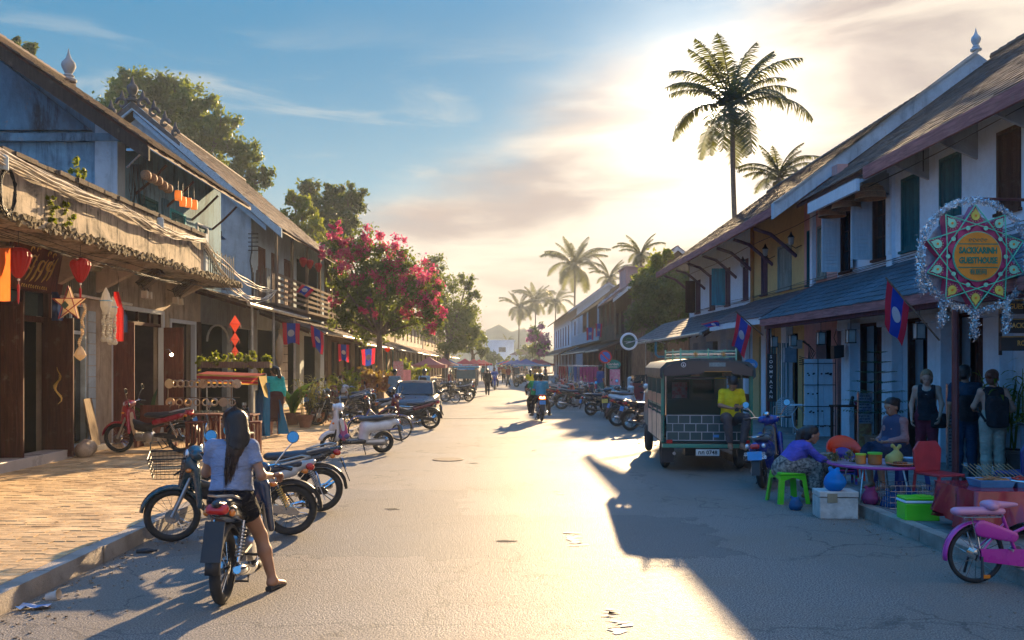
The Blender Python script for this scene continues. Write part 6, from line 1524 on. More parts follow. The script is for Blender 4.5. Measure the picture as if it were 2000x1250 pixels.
# people at the right
Jy = dict(sitJ); Jy.update(hed=(0,.13,1.07),face=(0,.6,-.8),up=(0,.8,.6),anl=(-.10,.36,.02),anr=(.10,.36,.02),tol=(-.12,.5,-.02),tor=(.12,.5,-.02),wrl=(-.06,.30,.66),wrr=(.06,.30,.66),hal=(-.02,.37,.66),har=(.02,.37,.66),knl=(-.18,.36,.50),knr=(.16,.36,.50))
p = person('man in a yellow t-shirt sitting on the truck tailgate looking down at his phone',JP(**Jy),'tshirt',topm=M_YELT,botm=fab('grey_trousers',(.08,.07,.075)),h=.014,hem=.94,sleeve=.45,curl=.8); put(p,loc=(4.02,15.55,.46),az=180)
ph = thing('phone','phone held by the man in yellow','phone',(4.02,15.17,1.13)); MB().box((-.035,-.008,-.06),(.035,.0,.07)).build('phone_case',M_BLK,ph); MB().box((-.03,.001,-.055),(.03,.003,.065)).build('phone_screen',M_GLASS,ph)
MB().tube([(-.10 + .022 * k,-.155 - .0,.88 - .03 + .022 * math.sin(k * 1.3)) for k in range(9)],.006,4)
# seated food vendor on a green stool, facing right
Jv = dict(pel=(0,0,.47),wst=(0,.07,.58),che=(0,.17,.70),nek=(0,.29,.81),hed=(0,.37,.90),shl=(-.16,.25,.76),shr=(.16,.25,.76),ell=(-.19,.45,.62),elr=(.19,.42,.60),wrl=(-.12,.62,.58),wrr=(.12,.62,.56),hal=(-.10,.70,.57),har=(.10,.70,.56),hil=(-.09,.04,.45),hir=(.09,.04,.45),knl=(-.13,.42,.50),knr=(.13,.42,.50),anl=(-.12,.34,.08),anr=(.12,.34,.08),tol=(-.13,.48,.03),tor=(.13,.48,.03),face=(0,1,-.25),up=(0,.3,1))
p = person('woman in a blue violet jumper sitting on the green stool at the food table',JP(**Jv),'jumper',hair='tail',fem=True,topm=fab('blue_violet',(.10,.09,.42)),sleeve=.9,legs='skirt',hem=1.6,botm=mat('flowered_cloth',(.02,.02,.025),.85,var=.2,scale=26,col2=(.30,.28,.24)),h=.013,tuck=.3); put(p,loc=(3.90,12.25,0),az=-88)
Ja = dict(sitJ); Ja.update(pel=(0,0,.66),wst=(0,.02,.80),che=(0,.05,.98),nek=(0,.07,1.14),hed=(0,.12,1.27),shl=(-.16,.06,1.08),shr=(.16,.06,1.08),ell=(-.22,.08,.85),elr=(.22,.08,.85),wrl=(-.10,.28,.80),wrr=(.10,.28,.80),hal=(-.06,.35,.79),har=(.06,.35,.79),hil=(-.09,.04,.64),hir=(.09,.04,.64),knl=(-.12,.42,.62),knr=(.12,.42,.62),anl=(-.12,.36,.2),anr=(.12,.36,.2),tol=(-.13,.48,.15),tor=(.13,.48,.15),face=(-.2,1,-.3))
p = person('vendor with a low bun and striped apron over a brown top behind the food table',JP(**Ja),'blouse',hair='bun',fem=True,topm=fab('brown_lace',(.34,.17,.16)),sleeve=.95,legs='skirt',hem=1.1,botm=fab('navy_skirt',(.02,.03,.06)),h=.014); put(p,loc=(5.62,12.6,0),az=105)
body('apron',[cap((-.04,.085,1.03),(-.04,.09,.80),.15,.17,(0,1,0),1.35),cap((.05,.085,1.03),(.05,.09,.80),.13,.16,(0,1,0),1.35),cap((0,.09,.8),(0,.30,.70),.15,.17,(0,0,1),1.6)],mat('apron_navy',(.03,.04,.09),.8,scale=3),p,.014,.03)
for k,c in enumerate(((.5,.2,.05),(.4,.05,.15),(.1,.3,.4),(.5,.35,.08))): body('apron_stripe',[cap((-.12,.125,.93 - .04 * k),(.12,.125,.93 - .04 * k),.045,None,(0,0,1),4.5)],fab('stripe_%s' % ('orange','crimson','sky','gold')[k],c),p,.012)
Jt = JP(ell=(-.22,.05,1.10),wrl=(-.2,.16,.90),hal=(-.19,.2,.83),hed=(0,.04,1.52),face=(-.1,1,-.35),elr=(.23,-.03,1.08))
p = person('blond woman in a black sleeveless top and dark red trousers looking down at the food',Jt,'vest',hair='loose',fem=True,sk=SK2,hairm=HAIR_B,topm=fab('black_vest',(.02,.02,.026)),sleeve=0,botm=fab('wine_trousers',(.16,.02,.035)),shoes=M_BLK,neckline=True,h=.014,tuck=.7); put(p,loc=(6.92,14.5,.13),az=150)
MB().tube([(.13,.03,1.36),(0,.14,1.18),(-.16,.12,.95)],.012,6).build('bag_strap',M_BLKF,p); body('shoulder_bag',[rbox((-.18,.1,.84),(.11,.05,.12),.03)],M_BLKF,p,.014)
MB().tube([(-.06,.075,1.36),(-.03,.13,1.26),(.03,.13,1.26),(.06,.075,1.36)],.004,5).build('necklace',M_STEEL,p)
Jb = JP(elr=(.25,-.06,1.1),wrr=(.17,.05,.98),har=(.12,.09,.96),ell=(-.22,.12,1.12),wrl=(-.15,.30,1.05),hal=(-.1,.36,1.04),face=(.7,.9,-.1))
p = person('reddish haired woman in black tank top and beige trousers',Jb,'vest',hair='bun',fem=True,sk=SK2,hairm=HAIR_R,topm=fab('black_vest',(.02,.02,.026)),sleeve=0,botm=fab('beige_trousers',(.42,.36,.29)),h=.014,fat=1.05,tuck=.4,hem=.95); put(p,loc=(7.22,13.1,.13),az=-8)
bp_ = thing('backpack','black backpack with padded straps on the reddish haired woman','backpack',(7.17,12.94,1.0)); body('pack',[rbox((0,-.05,.19),(.145,.09,.23),.07),rbox((0,-.13,.08),(.11,.05,.11),.04)],M_BLKF,bp_,.014,.03)
for s in (-1,1): MB().tube([(s * .08,.02,.40),(s * .10,.12,.50),(s * .11,.24,.42),(s * .12,.25,.2),(s * .12,.05,.05)],.018,6).build('strap',M_BLKF,bp_,smooth=60)
p = person('man in a dark shirt and jeans standing left of the woman with the backpack',JP(face=(.5,1,-.2)),'shirt',topm=fab('night_blue',(.02,.05,.09)),botm=fab('jeans',(.02,.05,.10)),shoes=M_BLK,h=.016); put(p,loc=(7.15,13.75,.13),az=-15,scale=1.04)
bp_ = thing('backpack','dark day pack on the man beside the beige trousers','backpack',(7.08,13.56,1.05)); body('pack',[rbox((0,-.05,.16),(.13,.08,.2),.06)],M_BLKF,bp_,.016); MB().tube([(-.08,.02,.3),(-.1,.12,.42),(-.1,.2,.3)],.016,5).build('strap',M_BLKF,bp_)
p = person('man in a dark blue shirt standing among the right side scooters',JP(),'shirt',topm=S2,botm=S4,legs='shorts',hem=.8,h=.022); put(p,loc=(PX(1173,37),37,.13),az=-60)
# ================================================================== green songthaew truck, rear towards us
def songthaew():
 t = thing('songthaew','dark green passenger truck with roof rack parked at the right kerb, rear towards us','truck',(3.62,15.62,0),-4.0)
 # local: x across, y forward, rear bumper at y=0
 G_ = paint('truck_green',(.012,.10,.085),.35); GD = paint('truck_dark',(.008,.045,.055),.5,coat=.1); GL = paint('truck_rail_green',(.04,.26,.17),.4); CRM = mat('worn_side_panel',(.52,.47,.38),.35,.3,var=.25,grime=.5)
 hw = .76
 MB().box((-hw,.05,.50),(hw,2.55,.56)).build('floor',GD,t)
 MB().box((-hw + .1,-.02,.40),(hw - .1,2.6,.50)).build('chassis',M_BLK,t)
 MB().box((-hw - .02,-.12,.42),(hw + .06,-.02,.485)).build('rear_bumper',GL,t,bevel=.008)
 sp = MB(); sp.box((-hw - .02,.04,.52),(-hw + .01,2.55,.98)); sp.build('side_panel',CRM,t); MB().box((hw - .01,.04,.52),(hw + .02,2.55,.98)).build('side_panel',CRM,t)
 for k in range(3):
  z = .98 + .02 + k * .10
  for s in (-1,1): MB().box((s * hw - .012,.06,z + .02),(s * hw + .012,2.5,z + .055)).build('side_rail',M_CHROME if k != 1 else GL,t)
 for s in (-1,1): MB().box((s * hw - .02,.06,1.16),(s * hw + .02,2.5,1.34)).build('side_board',mat('brown_side_board',(.34,.22,.14),.5,grime=.4),t)
 for s in (-1,1):
  for y in (.06,.85,1.65,2.48): MB().box((s * hw - .025,y - .02,.5),(s * hw + .025,y + .025,1.72)).build('upright',G_ if y != .06 else GL,t)
 # tailgate lattice with tiles of dark panel
 MB().box((-.70,-.02,.53),(.70,.0,.99)).build('tailgate',paint('tailgate_green',(.01,.065,.07),.4),t)
 m = MB(); bw = .012
 for r in range(4): z = .545 + r * .145; m.box((-.70,-.045,z - bw / 2),(.70,-.022,z + bw / 2))
 for r in range(3):
  z = .545 + r * .145
  for k in range(8):
   x = -.70 + .2 * k + (.1 if r % 2 else 0)
   if x <= .70: m.box((x,-.0455,z + .007),(x + bw,-.0225,z + .138))
 m.build('tailgate_lattice',mat('lattice_white',(.40,.46,.50),.4,.5),t)['kind'] = 'stuff'
 MB().box((.10,-.05,.60),(.20,-.046,.645)).build('tailgate_plate',M_PLB,t)
 # front bulkhead and cab
 m = MB(); wallgrid(m,'y',2.5,2.54,-hw,hw,.56,1.75,[(-.45,.05,1.15,1.55),(.12,.55,1.15,1.55)]); m.build('bulkhead',G_,t)
 MB().box((-.60,.2,.80),(-.42,2.45,.84)).build('bench',mat('bench_vinyl',(.02,.05,.05),.5),t); MB().box((.42,.2,.80),(.60,2.45,.84)).build('bench',mat('bench_vinyl',(.02,.05,.05)),t)
 body('cab',[rbox((0,3.15,.95),(.74,.60,.42),.12),rbox((0,3.05,1.40),(.64,.42,.30),.12),rbox((0,3.95,.78),(.70,.45,.22),.10)],G_,t,.035,.05)
 MB().box((-.5,2.60,1.2),(.5,2.63,1.55)).build('rear_cab_window',clearglass(),t)
 m = MB(); m.box((-.3,2.46,1.18),(.0,2.49,1.5)); m.build('hanging_poster',mat('poster_pale',(.5,.5,.48),.6,scale=14,col2=(.45,.1,.1)),t)
 # roof
 m = MB(); prof = [(-hw - .06,1.68),(-hw - .05,1.80),(-hw + .06,1.90),(-.3,1.955),(.3,1.955),(hw - .06,1.90),(hw + .05,1.80),(hw + .06,1.68),(hw + .02,1.68),(hw - .0,1.78),(hw - .1,1.86),(-.3,1.91),(.3,1.91)]
 out = [(-hw - .06,1.66),(-hw - .055,1.80),(-hw + .05,1.905),(-.35,1.96),(.35,1.96),(hw - .05,1.905),(hw + .055,1.80),(hw + .06,1.66)]
 inn = [(x * .95,z - .045) for x,z in out][::-1]; N = 8
 vs = [(x,-.10,z) for x,z in out] + [(x,2.75,z) for x,z in out] + [(x,-.10,z) for x,z in inn] + [(x,2.75,z) for x,z in inn]
 fs = [(i,i + 1,i + 9,i + 8) for i in range(7)] + [(16 + i,17 + i,25 + i,24 + i) for i in range(7)]
 for o_ in (0,8): fs += [(o_ + i,o_ + i + 1,16 + o_ + 6 - i,16 + o_ + 7 - i) for i in range(7)]
 m._a(vs,fs); m.build('roof',GD,t,smooth=40)
 MB().prism([(-hw,1.66),(-hw,1.79),(-.6,1.88),(-.3,1.93),(.3,1.93),(.6,1.88),(hw,1.79),(hw,1.66),(.42,1.70),(.38,1.755),(-.05,1.755),(-.1,1.70)],(-.125,-.105),'xz').build('rear_valance',paint('valance_black',(.012,.018,.025),.4),t)
 MB().box((-.06,-.131,1.735),(.40,-.1265,1.75)).build('valance_trim',mat('orange_trim',(.55,.25,.05),.5),t)
 m = MB(); m.T = Matrix.Translation((-.42,-.127,1.86)); m.torus((0,0,0),.038,.005,'y',20,5); m.rod((-.014,0,-.012),(.014,0,-.012),.006); m.rod((0,0,-.02),(0,0,.022),.005); m.build('roof_emblem',M_TXTW,t)
 MB().box((.02,-.128,1.83),(.30,-.1265,1.90)).build('roof_sign_patch',mat('faded_sign',(.16,.24,.25),.6,scale=30,col2=(.3,.36,.35)),t)
 # roof rack
 m_ = mat('mint_rack',(.22,.50,.36),.35,.2); m = MB();
 for k in range(3):
  z = 2.0 + k * .05; pts = [(-.44,.1,z),(-.44,2.4,z),(.52,2.4,z),(.52,.1,z)]
  for a,b in zip(pts,pts[1:] + pts[:1]):
   MB().rod(a,b,.011,n=6).build('rack_bar',m_ if k != 1 else M_CHROME,t)
 for x,y in ((-.44,.1),(.52,.1),(-.44,2.4),(.52,2.4),(.04,.1),(-.44,1.2),(.52,1.2)): MB().box((x - .014,y - .014,1.9),(x + .014,y + .014,2.15)).build('rack_post',m_,t)
 for k in range(6): MB().box((-.44,.35 + .36 * k,1.985),(.52,.41 + .36 * k,1.997)).build('rack_slat',M_CHROME if k % 2 else m_,t)
 for x in (-.18,.30): m = MB(); m.T = Matrix.Translation((x,.08,2.045)); [m.rod((0,0,0),(.045 * math.cos(a),0,.045 * math.sin(a)),.007,n=5) for a in np.linspace(0,5.5,8)]; m.build('rack_flower',mat('orange_flower',(.7,.28,.05),.4),t)
 # wheels, mudguards, plate, lights, chain, ladder rails
 for x in (-.66,.66):
  wheel(t,'rear_wheel',(0,0,0),.29,.085,'cast').matrix_local = Matrix.Translation((x,.55,.29)) @ rotm('Z',90)
  wheel(t,'front_wheel',(0,0,0),.29,.08,'cast').matrix_local = Matrix.Translation((x,3.6,.29)) @ rotm('Z',90)
  MB().box((x - .11,.12,.14),(x + .11,.14,.46)).build('mud_flap',M_BLK,t)
  MB().box((x - .05,-.135,.50),(x + .05,-.115,.56)).build('tail_light',M_REDL,t)
 MB().tube([(-.55,.1,.3),(-.55,2,.3)],.03).build('exhaust',M_STEEL,t)
 MB().box((-.3,.55,.22),(.3,.85,.36)).build('axle',M_BLK,t)
 o = MB().box((-.21,-.15,.29),(.19,-.135,.40)).build('number_plate',M_PLW,t); text('plate_text','กก 0748',.095,M_TXTK,o,(-.01,-.152,.343),(90,0,0),bold=.002)
 MB().tube([(-hw + .05,-.05,.98),(-hw + .05,-.06,1.66)],.014).build('grab_pole',M_CHROME,t); MB().tube([(hw - .0,-.05,.5),(hw - .0,-.08,1.66)],.014).build('grab_pole',GL,t)
 MB().rod((-.56,.02,1.63),(.6,.02,1.63),.012).build('roof_rail',M_CHROME,t)
 for x in (-.2,.35): MB().box((x,.3,1.66),(x + .12,.5,1.72)).build('ceiling_box',mat('ceiling_box',(.25,.2,.15),.6),t)
songthaew()
def car():
 t = thing('car','dark blue car parked on the left facing us, headlamps towards the camera','car',(-2.74,29.4,0),90,scale=.93)
 # local: x forward is -x?  the nose points to -x here, turned to face the camera
 P_ = paint('car_blue',(.018,.035,.05),.3,coat=.12); hl_ = .84
 # lower body lofted along the length: (x, bottom, shoulder, top, half width)
 st = [(-1.97,.36,.50,.60,.50),(-1.93,.26,.56,.70,.68),(-1.70,.22,.66,.80,.77),(-1.25,.22,.72,.88,.80),(-.85,.20,.76,.93,.81),(0,.20,.80,.95,.82),(.9,.20,.82,.97,.81),(1.5,.22,.80,.97,.79),(1.85,.28,.74,.93,.72),(1.92,.38,.66,.84,.6)]
 def ring(x,zb,zs,zt,w): return [(x,y,z) for y,z in ((0,zb),(w * .8,zb),(w * .97,zb + .06),(w,(zb + zs) / 2),(w * .99,zs),(w * .93,zs + (zt - zs) * .65),(w * .78,zt),(w * .4,zt + .02),(0,zt + .03),(-w * .4,zt + .02),(-w * .78,zt),(-w * .93,zs + (zt - zs) * .65),(-w * .99,zs),(-w,(zb + zs) / 2),(-w * .97,zb + .06),(-w * .8,zb))]
 m = MB(); n = 16
 for r_ in st: m.v += ring(*r_)
 for i in range(len(st) - 1):
  for k in range(n): m.f.append((i * n + k,(i + 1) * n + k,(i + 1) * n + (k + 1) % n,i * n + (k + 1) % n))
 m.f += [tuple(range(n)),tuple((len(st) - 1) * n + k for k in range(n))[::-1]]; m.m = [0] * len(m.f); o = m.build('body',P_,t,smooth=180); o.modifiers.new('sub','SUBSURF').render_levels = 2
 def panel(nm,mm,rows):
  m = MB(); c = len(rows[0]); m.v = [p for r_ in rows for p in r_]; m.f = [(i * c + k,i * c + k + 1,(i + 1) * c + k + 1,(i + 1) * c + k) for i in range(len(rows) - 1) for k in range(c - 1)]; m.m = [0] * len(m.f); return m.build(nm,mm,t,smooth=180)
 def row(x,z,w,bow=.0,dx=.10): return [(x + dx * (abs(q) ** 2),w * q,z - bow * q * q) for q in np.linspace(-1,1,9)]
 g = mat('car_glass',(.012,.03,.04),.08,spec=.25)
 panel('windscreen',g,[row(-.98,.955,.68),row(-.66,1.16,.63),row(-.36,1.335,.57)])
 panel('roof',P_,[row(-.37,1.34,.60,.02),row(-.1,1.40,.60,.04,.05),row(.4,1.42,.60,.05,0),row(.95,1.38,.58,.04,-.05)])
 panel('rear_window',g,[row(.95,1.37,.56,.02,-.05),row(1.3,1.18,.60,0,-.08),row(1.6,.98,.64,0,-.1)])
 for s in (-1,1):
  m = MB(); a_ = [(-.86,s * .69,.965),(-.28,s * .60,1.325),(.28,s * .61,1.365),(.30,s * .72,.965)]; b_ = [(.36,s * .72,.965),(.34,s * .61,1.365),(.90,s * .59,1.33),(1.40,s * .68,.985)]
  for q in (a_,b_): m_ = MB(); m_.v = q; m_.f = [(0,1,2,3)]; m_.m = [0]; m_.build('side_window',g,t)
  for p,q in (((-1.0,s * .69,.95),(-.34,s * .60,1.35)),((.33,s * .72,.95),(.31,s * .61,1.38)),((1.45,s * .69,.96),(.94,s * .59,1.36)),((-.34,s * .60,1.35),(.31,s * .61,1.385)),((.31,s * .61,1.385),(.94,s * .59,1.36))): MB().rod(p,q,.028).build('pillar',P_,t)
  for x in (-1.25,1.3): MB().lathe([(.36,s * .76),(.355,s * .825),(.30,s * .826)],24,(x,0,.31),'y').build('wheel_arch',M_BLK,t)
 MB().box((-1.985,-.42,.30),(-1.93,.42,.40)).build('air_intake',M_BLK,t)
 for s in (-1,1):
  for x in (-1.25,1.3): wheel(t,'wheel',(x,s * .765,.29),.29,.085,'cast')
  body('headlight',[cap((-1.88,s * .52,.68),(-1.70,s * .68,.76),.085,.06)],M_LAMP,t,.02)
  body('wing_mirror',[cap((-.62,s * .86,1.0),(-.62,s * .92,1.0),.07,.06)],P_,t,.02)
 MB().box((-1.985,-.22,.44),(-1.972,.22,.54)).build('number_plate',M_PLW,t)
 m = MB(); m.torus((-1.975,0,.68),.05,.008,'x',16,5); m.build('bonnet_emblem',M_CHROME,t); MB().tube([(-1.94,-.4,.60),(-1.995,0,.58),(-1.94,.4,.60)],.018).build('grille_bar',M_CHROME,t)
 for y in (-.3,.1): MB().tube([(-.85,y,.97),(-.62,y + .35,1.12)],.008,4).build('wiper',M_BLK,t)
car()
def tuktuk(label,loc,rz,c):
 t = thing('tuk_tuk',label,'tuk tuk',loc,rz,'tuk tuks'); G_ = paint('tuk_' + c[0],c[1]); hw = .62
 body('front_body',[rbox((0,.35,.62),(.42,.20,.30),.12),cap((0,.1,.55),(0,.45,.35),.18,.12)],G_,t,.03,.05)
 wheel(t,'front_wheel',(0,0,0),.24,.06,'cast').matrix_local = Matrix.Translation((0,.1,.24)) @ rotm('Z',90)
 for s in (-1,1): wheel(t,'rear_wheel',(0,0,0),.26,.07,'cast').matrix_local = Matrix.Translation((s * .60,1.9,.26)) @ rotm('Z',90)
 MB().box((-hw,.6,.42),(hw,2.5,.52)).build('floor',M_BLK,t)
 for s in (-1,1):
  MB().box((s * hw - .02,1.1,.52),(s * hw + .02,2.5,.85)).build('side_panel',G_,t)
  for y in (.45,1.1,1.8,2.48): MB().rod((s * (hw - .02),y,.5),(s * (hw - .02),y,1.62),.02).build('roof_post',M_CHROME,t)
  MB().box((s * .38 - .14,1.15,.72),(s * .38 + .14,2.45,.78)).build('bench',M_SEAT,t)
  MB().ball((s * .3,.1,.8),.06).build('headlight',M_LAMP,t,smooth=180)
 MB().box((-.5,.14,1.05),(.5,.16,1.5)).build('windscreen',glassmat('tuk_glass',(.08,.16,.2)),t)
 body('roof',[rbox((0,1.35,1.66),(hw + .08,1.35,.06),.05)],paint('tuk_roof',(.10,.30,.42)),t,.03)
 MB().box((-.45,.02,1.52),(.45,.05,1.62)).build('roof_sign',M_PLB,t); MB().box((-.2,.06,.60),(.2,.08,.70)).build('number_plate',M_PLY,t)
 m = MB()
 for k in range(5): m.tube([(-hw,.2 + .5 * k,1.78),(hw,.2 + .5 * k,1.78)],.012)
 for s in (-1,1): m.tube([(s * hw,.1,1.78),(s * hw,2.4,1.78)],.015)
 m.build('luggage_rack',M_CHROME,t); return t
tuktuk('dark tuk tuk with blue roof coming this way on the left',(PX(912,48),47,0),8,('dark',(.015,.03,.03)))
tuktuk('tuk tuk crossing near the far right tents',(PX(1006,70),69,0),-70,('black',(.02,.02,.022)))
# ================================================================== market tents
def tent(label,px,Y,w,c,zt=2.3,ze=1.75):
 t = thing('market_tent',label,'tent',(PX(px,Y),Y,0),group='market tents along the street'); m = clothmat('tent_' + c[0],c[1],.45,.6); h = w / 2
 N = 6; mb = MB()
 for k in range(4):
  a = R(90 * k); ca,sa = math.cos(a),math.sin(a); o = len(mb.v)
  for i in range(N + 1):
   f = i / N; r = h * f; z = zt - (zt - ze) * (1 - (1 - f) ** 1.6)
   for s in (-1,0,1): x,y = r,s * r; mb.v.append((ca * x - sa * y,sa * x + ca * y,z - (.05 * f if s == 0 else 0)))
  for i in range(N):
   for s in range(2): mb.f.append((o + i * 3 + s,o + i * 3 + s + 1,o + i * 3 + s + 4,o + i * 3 + s + 3)); mb.m.append(0)
 mb.build('canopy',m,t)
 for k in range(4):
  a = R(90 * k); p = [Vector((math.cos(a + s * math.pi / 4) * h * 1.4142,math.sin(a + s * math.pi / 4) * h * 1.4142,ze)) for s in (-1,1)]
  MB().quad(p[0],p[1],p[1] - Vector((0,0,.22)),p[0] - Vector((0,0,.22))).build('valance',m,t); MB().rod(p[0],(p[0].x,p[0].y,0),.02).build('tent_pole',M_STEEL,t)
 MB().box((-h * .8,-h * .7,.6),(h * .8,h * .2,.72)).build('sales_table',mat('sales_cloth',(.20,.10,.10),.8,scale=9,col2=(.35,.3,.22)),t); return t
TR,TB,TD = ('red',(.50,.03,.06)),('blue',(.03,.10,.34)),('faded_red',(.45,.16,.17))
for lab,px,Y,w,c in (('faded red tent, nearest of the left tents beside the car',838,60,2.3,TD),('second faded red tent touching the nearest one',866,68,2.2,TD),('blue tent between the red ones on the left',875,80,2.4,TB),('red tent behind the dark tuk tuk',908,88,2.6,TR),('red tent farther behind the tuk tuk',925,99,2.6,TR),('small red tent near the far left kerb',936,112,2.6,TR),('farthest red tent on the left',944,128,2.6,TR),
       ('large blue tent on the right of the street',1027,88,3.0,TB),('red tent behind the large blue tent',1046,96,2.8,TR),('blue tent second from the road, right',1010,112,2.8,TB),('red tent in the far right group',1021,122,2.8,TR),('blue tent far back near the street end',999,140,2.8,TB),('red tent far back near the street end',992,152,2.8,TR),('farthest blue tent, almost at the end house',984,165,2.8,TB),('red tent beside the violet flowering bush',1058,104,2.8,TR)): tent(lab,px,Y,w,c)
# ================================================================== flags
F_RED = clothmat('flag_red',(.62,.03,.06),.45); F_BLU = clothmat('flag_blue',(.02,.06,.38),.4); F_WHT = clothmat('flag_white',(.75,.72,.72),.4)
def flag(label,A,B,fly,wav=.05,pole=None,seed=0,name='flag',cols=None):
 A,B,fly = Vector(A),Vector(B),Vector(fly); t = thing(name,label,'flag',A,group='national flags hung along the street'); hv = B - A; n = hv.cross(fly).normalized()
 def P(u,v): return hv * v * (1 - .12 * u) + hv * .06 * u + fly * u + n * (wav * math.sin(u * 5 + seed + v * 2.5) * (u + .15)) + Vector((0,0,-.04 * math.sin(v * 6 + seed) * u))
 for nm,v0,v1,m in (('red_band',0,.25,F_RED),('blue_band',.25,.75,F_BLU),('red_band',.75,1,F_RED)):
  nu,nv = 12,4; vs = [P(i / nu,v0 + (v1 - v0) * j / nv) for i in range(nu + 1) for j in range(nv + 1)]
  MB()._a(vs,[(i * (nv + 1) + j,i * (nv + 1) + j + 1,(i + 1) * (nv + 1) + j + 1,(i + 1) * (nv + 1) + j) for i in range(nu) for j in range(nv)]).build(nm,m,t,smooth=180)
 ra = .2 * hv.length
 for sg in (-1,1):
  vs = [P(.5,.5) + n * .007 * sg];
  for k in range(24):
   a = 2 * math.pi * k / 24; vs.append(P(.5 + ra * math.cos(a) / fly.length,.5 + ra * math.sin(a) / hv.length) + n * .007 * sg)
  MB()._a(vs,[(0,1 + k,1 + (k + 1) % 24) for k in range(24)]).build('white_disc',F_WHT,t)
 if pole: a,b = Vector(pole[0]) - A,Vector(pole[1]) - A; MB().rod(a,b,.014,n=8).build('flagpole',W_GREY,t)
 return t
def W(px,py,Y): return Vector((PX(px,Y),Y,PZ(py,Y)))
flag('flag on a slanting pole hung from the arcade eave of the white guesthouse',W(1733,546,13.2),W(1776,600,13.2),Vector((-.03,.1,-.62)),.05,(W(1730,542,13.2),W(1835,665,13.2)))
flag('flag hanging just above the green truck',W(1440,612,18.5),W(1468,640,18.5),Vector((-.12,.05,-.62)),.05,(W(1437,608,18.5),W(1490,655,18.8)),2)
flag('folded flag nearly all red, left of the one above the truck',W(1368,632,27),W(1385,640,27),Vector((.52,.1,.05)),.09,None,4)
flag('flag hung with its white disc facing us by the porch posts, left row',W(551,630,28.5),W(586,632,28.5),Vector((-.0,.05,-.66)),.03,None,1)
flag('flag twisted on a leaning pole right of the hanging one, left row',W(607,635,31),W(632,650,31),Vector((-.0,.1,-.75)),.08,(W(604,632,31),W(640,655,31)),3)
flag('small flag under the second porch roof, left row',W(660,672,36),W(682,674,36),Vector((0,.05,-.66)),.04,None,2)
flag('bright flag before the flowering tree trunk',W(706,683,40),W(733,680,40),Vector((.0,.05,-.72)),.05,None,5)
flag('flag draped over the wooden gallery rail',W(590,555,32),W(614,566,32),Vector((-.25,0,-.25)),.04,None,2)
flag('flag hung on the balcony of the far brown house, nearer the street end',W(1145,640,66),W(1160,640,66),Vector((0,.1,-.9)),.06,None,1)
flag('flag hung on the balcony of the far brown house beside the pale column',W(1163,632,62),W(1176,632,62),Vector((0,.1,-.9)),.06,None,2)
t = thing('banner','plain orange cloth banner hanging at the left edge of the photo','banner',(-7.3,13.1,0)); m_o = clothmat('orange_cloth',(.80,.18,.04),.6)
vs = [(-.45 + .62 * i / 8,.04 * math.sin(i * 1.3),PZ(484,13.1) - .78 * j / 6) for i in range(9) for j in range(7)]; MB()._a(vs,[(i * 7 + j,i * 7 + j + 1,i * 7 + j + 8,i * 7 + j + 7) for i in range(8) for j in range(6)]).build('cloth',m_o,t,smooth=180); MB().rod((-.6,0,PZ(482,13.1)),(.2,0,PZ(482,13.1)),.012).build('rod',W_GREY,t)
for lab,px,py,Y,c,L in (('dark blue pennant hanging by the star lantern',111,570,15.6,(.03,.05,.13),.5),('long red cloth hanging beside the white paper lanterns',231,570,17.2,(.45,.03,.03),.95),('blue blanket drying by the far folded cloth, next to the red cloth',239,600,17.8,(.03,.05,.12),.5)):
 t = thing('hanging_cloth',lab,'cloth',W(px,py,Y)); vs = [(-.09 + .18 * i / 6 * (.5 + .5 * min(1,j / 3)),.05 * math.sin(i * 2.2),-L * j / 8) for i in range(7) for j in range(9)]
 MB()._a(vs,[(i * 9 + j,i * 9 + j + 1,i * 9 + j + 10,i * 9 + j + 9) for i in range(6) for j in range(8)]).build('cloth',clothmat('cloth_%d' % px,c,.4),t,smooth=180); MB().rod((0,0,0),(0,0,.3),.004).build('cord',M_BLK,t)
# ================================================================== lanterns
M_SILK = clothmat('red_silk',(.50,.03,.03),.4,.5); M_PAPER = clothmat('cream_paper',(.72,.60,.44),.55); M_STICK = mat('red_stick',(.35,.03,.05),.5)
def lantern(label,c,r,m=None,tassel=True,ratio=1.0,group='silk lanterns',name='lantern'):
 t = thing(name,label,'lantern',c,group=group); mb = MB(); n = 16; prof = [(.22,.95),(.62,.88),(.95,.62),(1.0,.35),(.85,-.05),(.62,-.5),(.38,-.85),(.2,-1.0)]
 vs = []; L = len(prof)
 for rr_,z in prof:
  for k in range(n * 2): a = math.pi * k / n; q = rr_ * r * (1.0 if k % 2 == 0 else .93); vs.append((q * math.cos(a),q * math.sin(a),z * r * 1.25 * ratio))
 mb._a(vs,[(i * 2 * n + k,i * 2 * n + (k + 1) % (2 * n),(i + 1) * 2 * n + (k + 1) % (2 * n),(i + 1) * 2 * n + k) for i in range(L - 1) for k in range(2 * n)]); mb.build('silk_shade',m or M_SILK,t)
 MB().lathe([(.2 * r,0),(.2 * r,.06 * r)],10,(0,0,1.2 * r * ratio)).build('top_ring',M_BLK,t); MB().rod((0,0,1.2 * r),(0,0,1.2 * r + .35),.005).build('cord',M_BLK,t)
 if tassel:
  s = MB().rod((0,0,-1.25 * r),(0,0,-1.25 * r - .12),.006).build('tassel',M_STICK,t); MB().lathe([(.018,0),(.022,-.04),(.012,-.26),(.002,-.30)],8,(0,0,-1.25 * r - .1)).build('fringe',mat('red_fringe',(.5,.02,.03),.7),s); MB().ball((0,0,-1.25 * r - .03),.02).build('bead',M_TXTW,s)
 return t
lantern('red silk lantern hanging left of the gold lettered sign',W(36,512,13.6),.19)
lantern('red silk lantern hanging above the cream star lantern',W(157,527,15.2),.17)
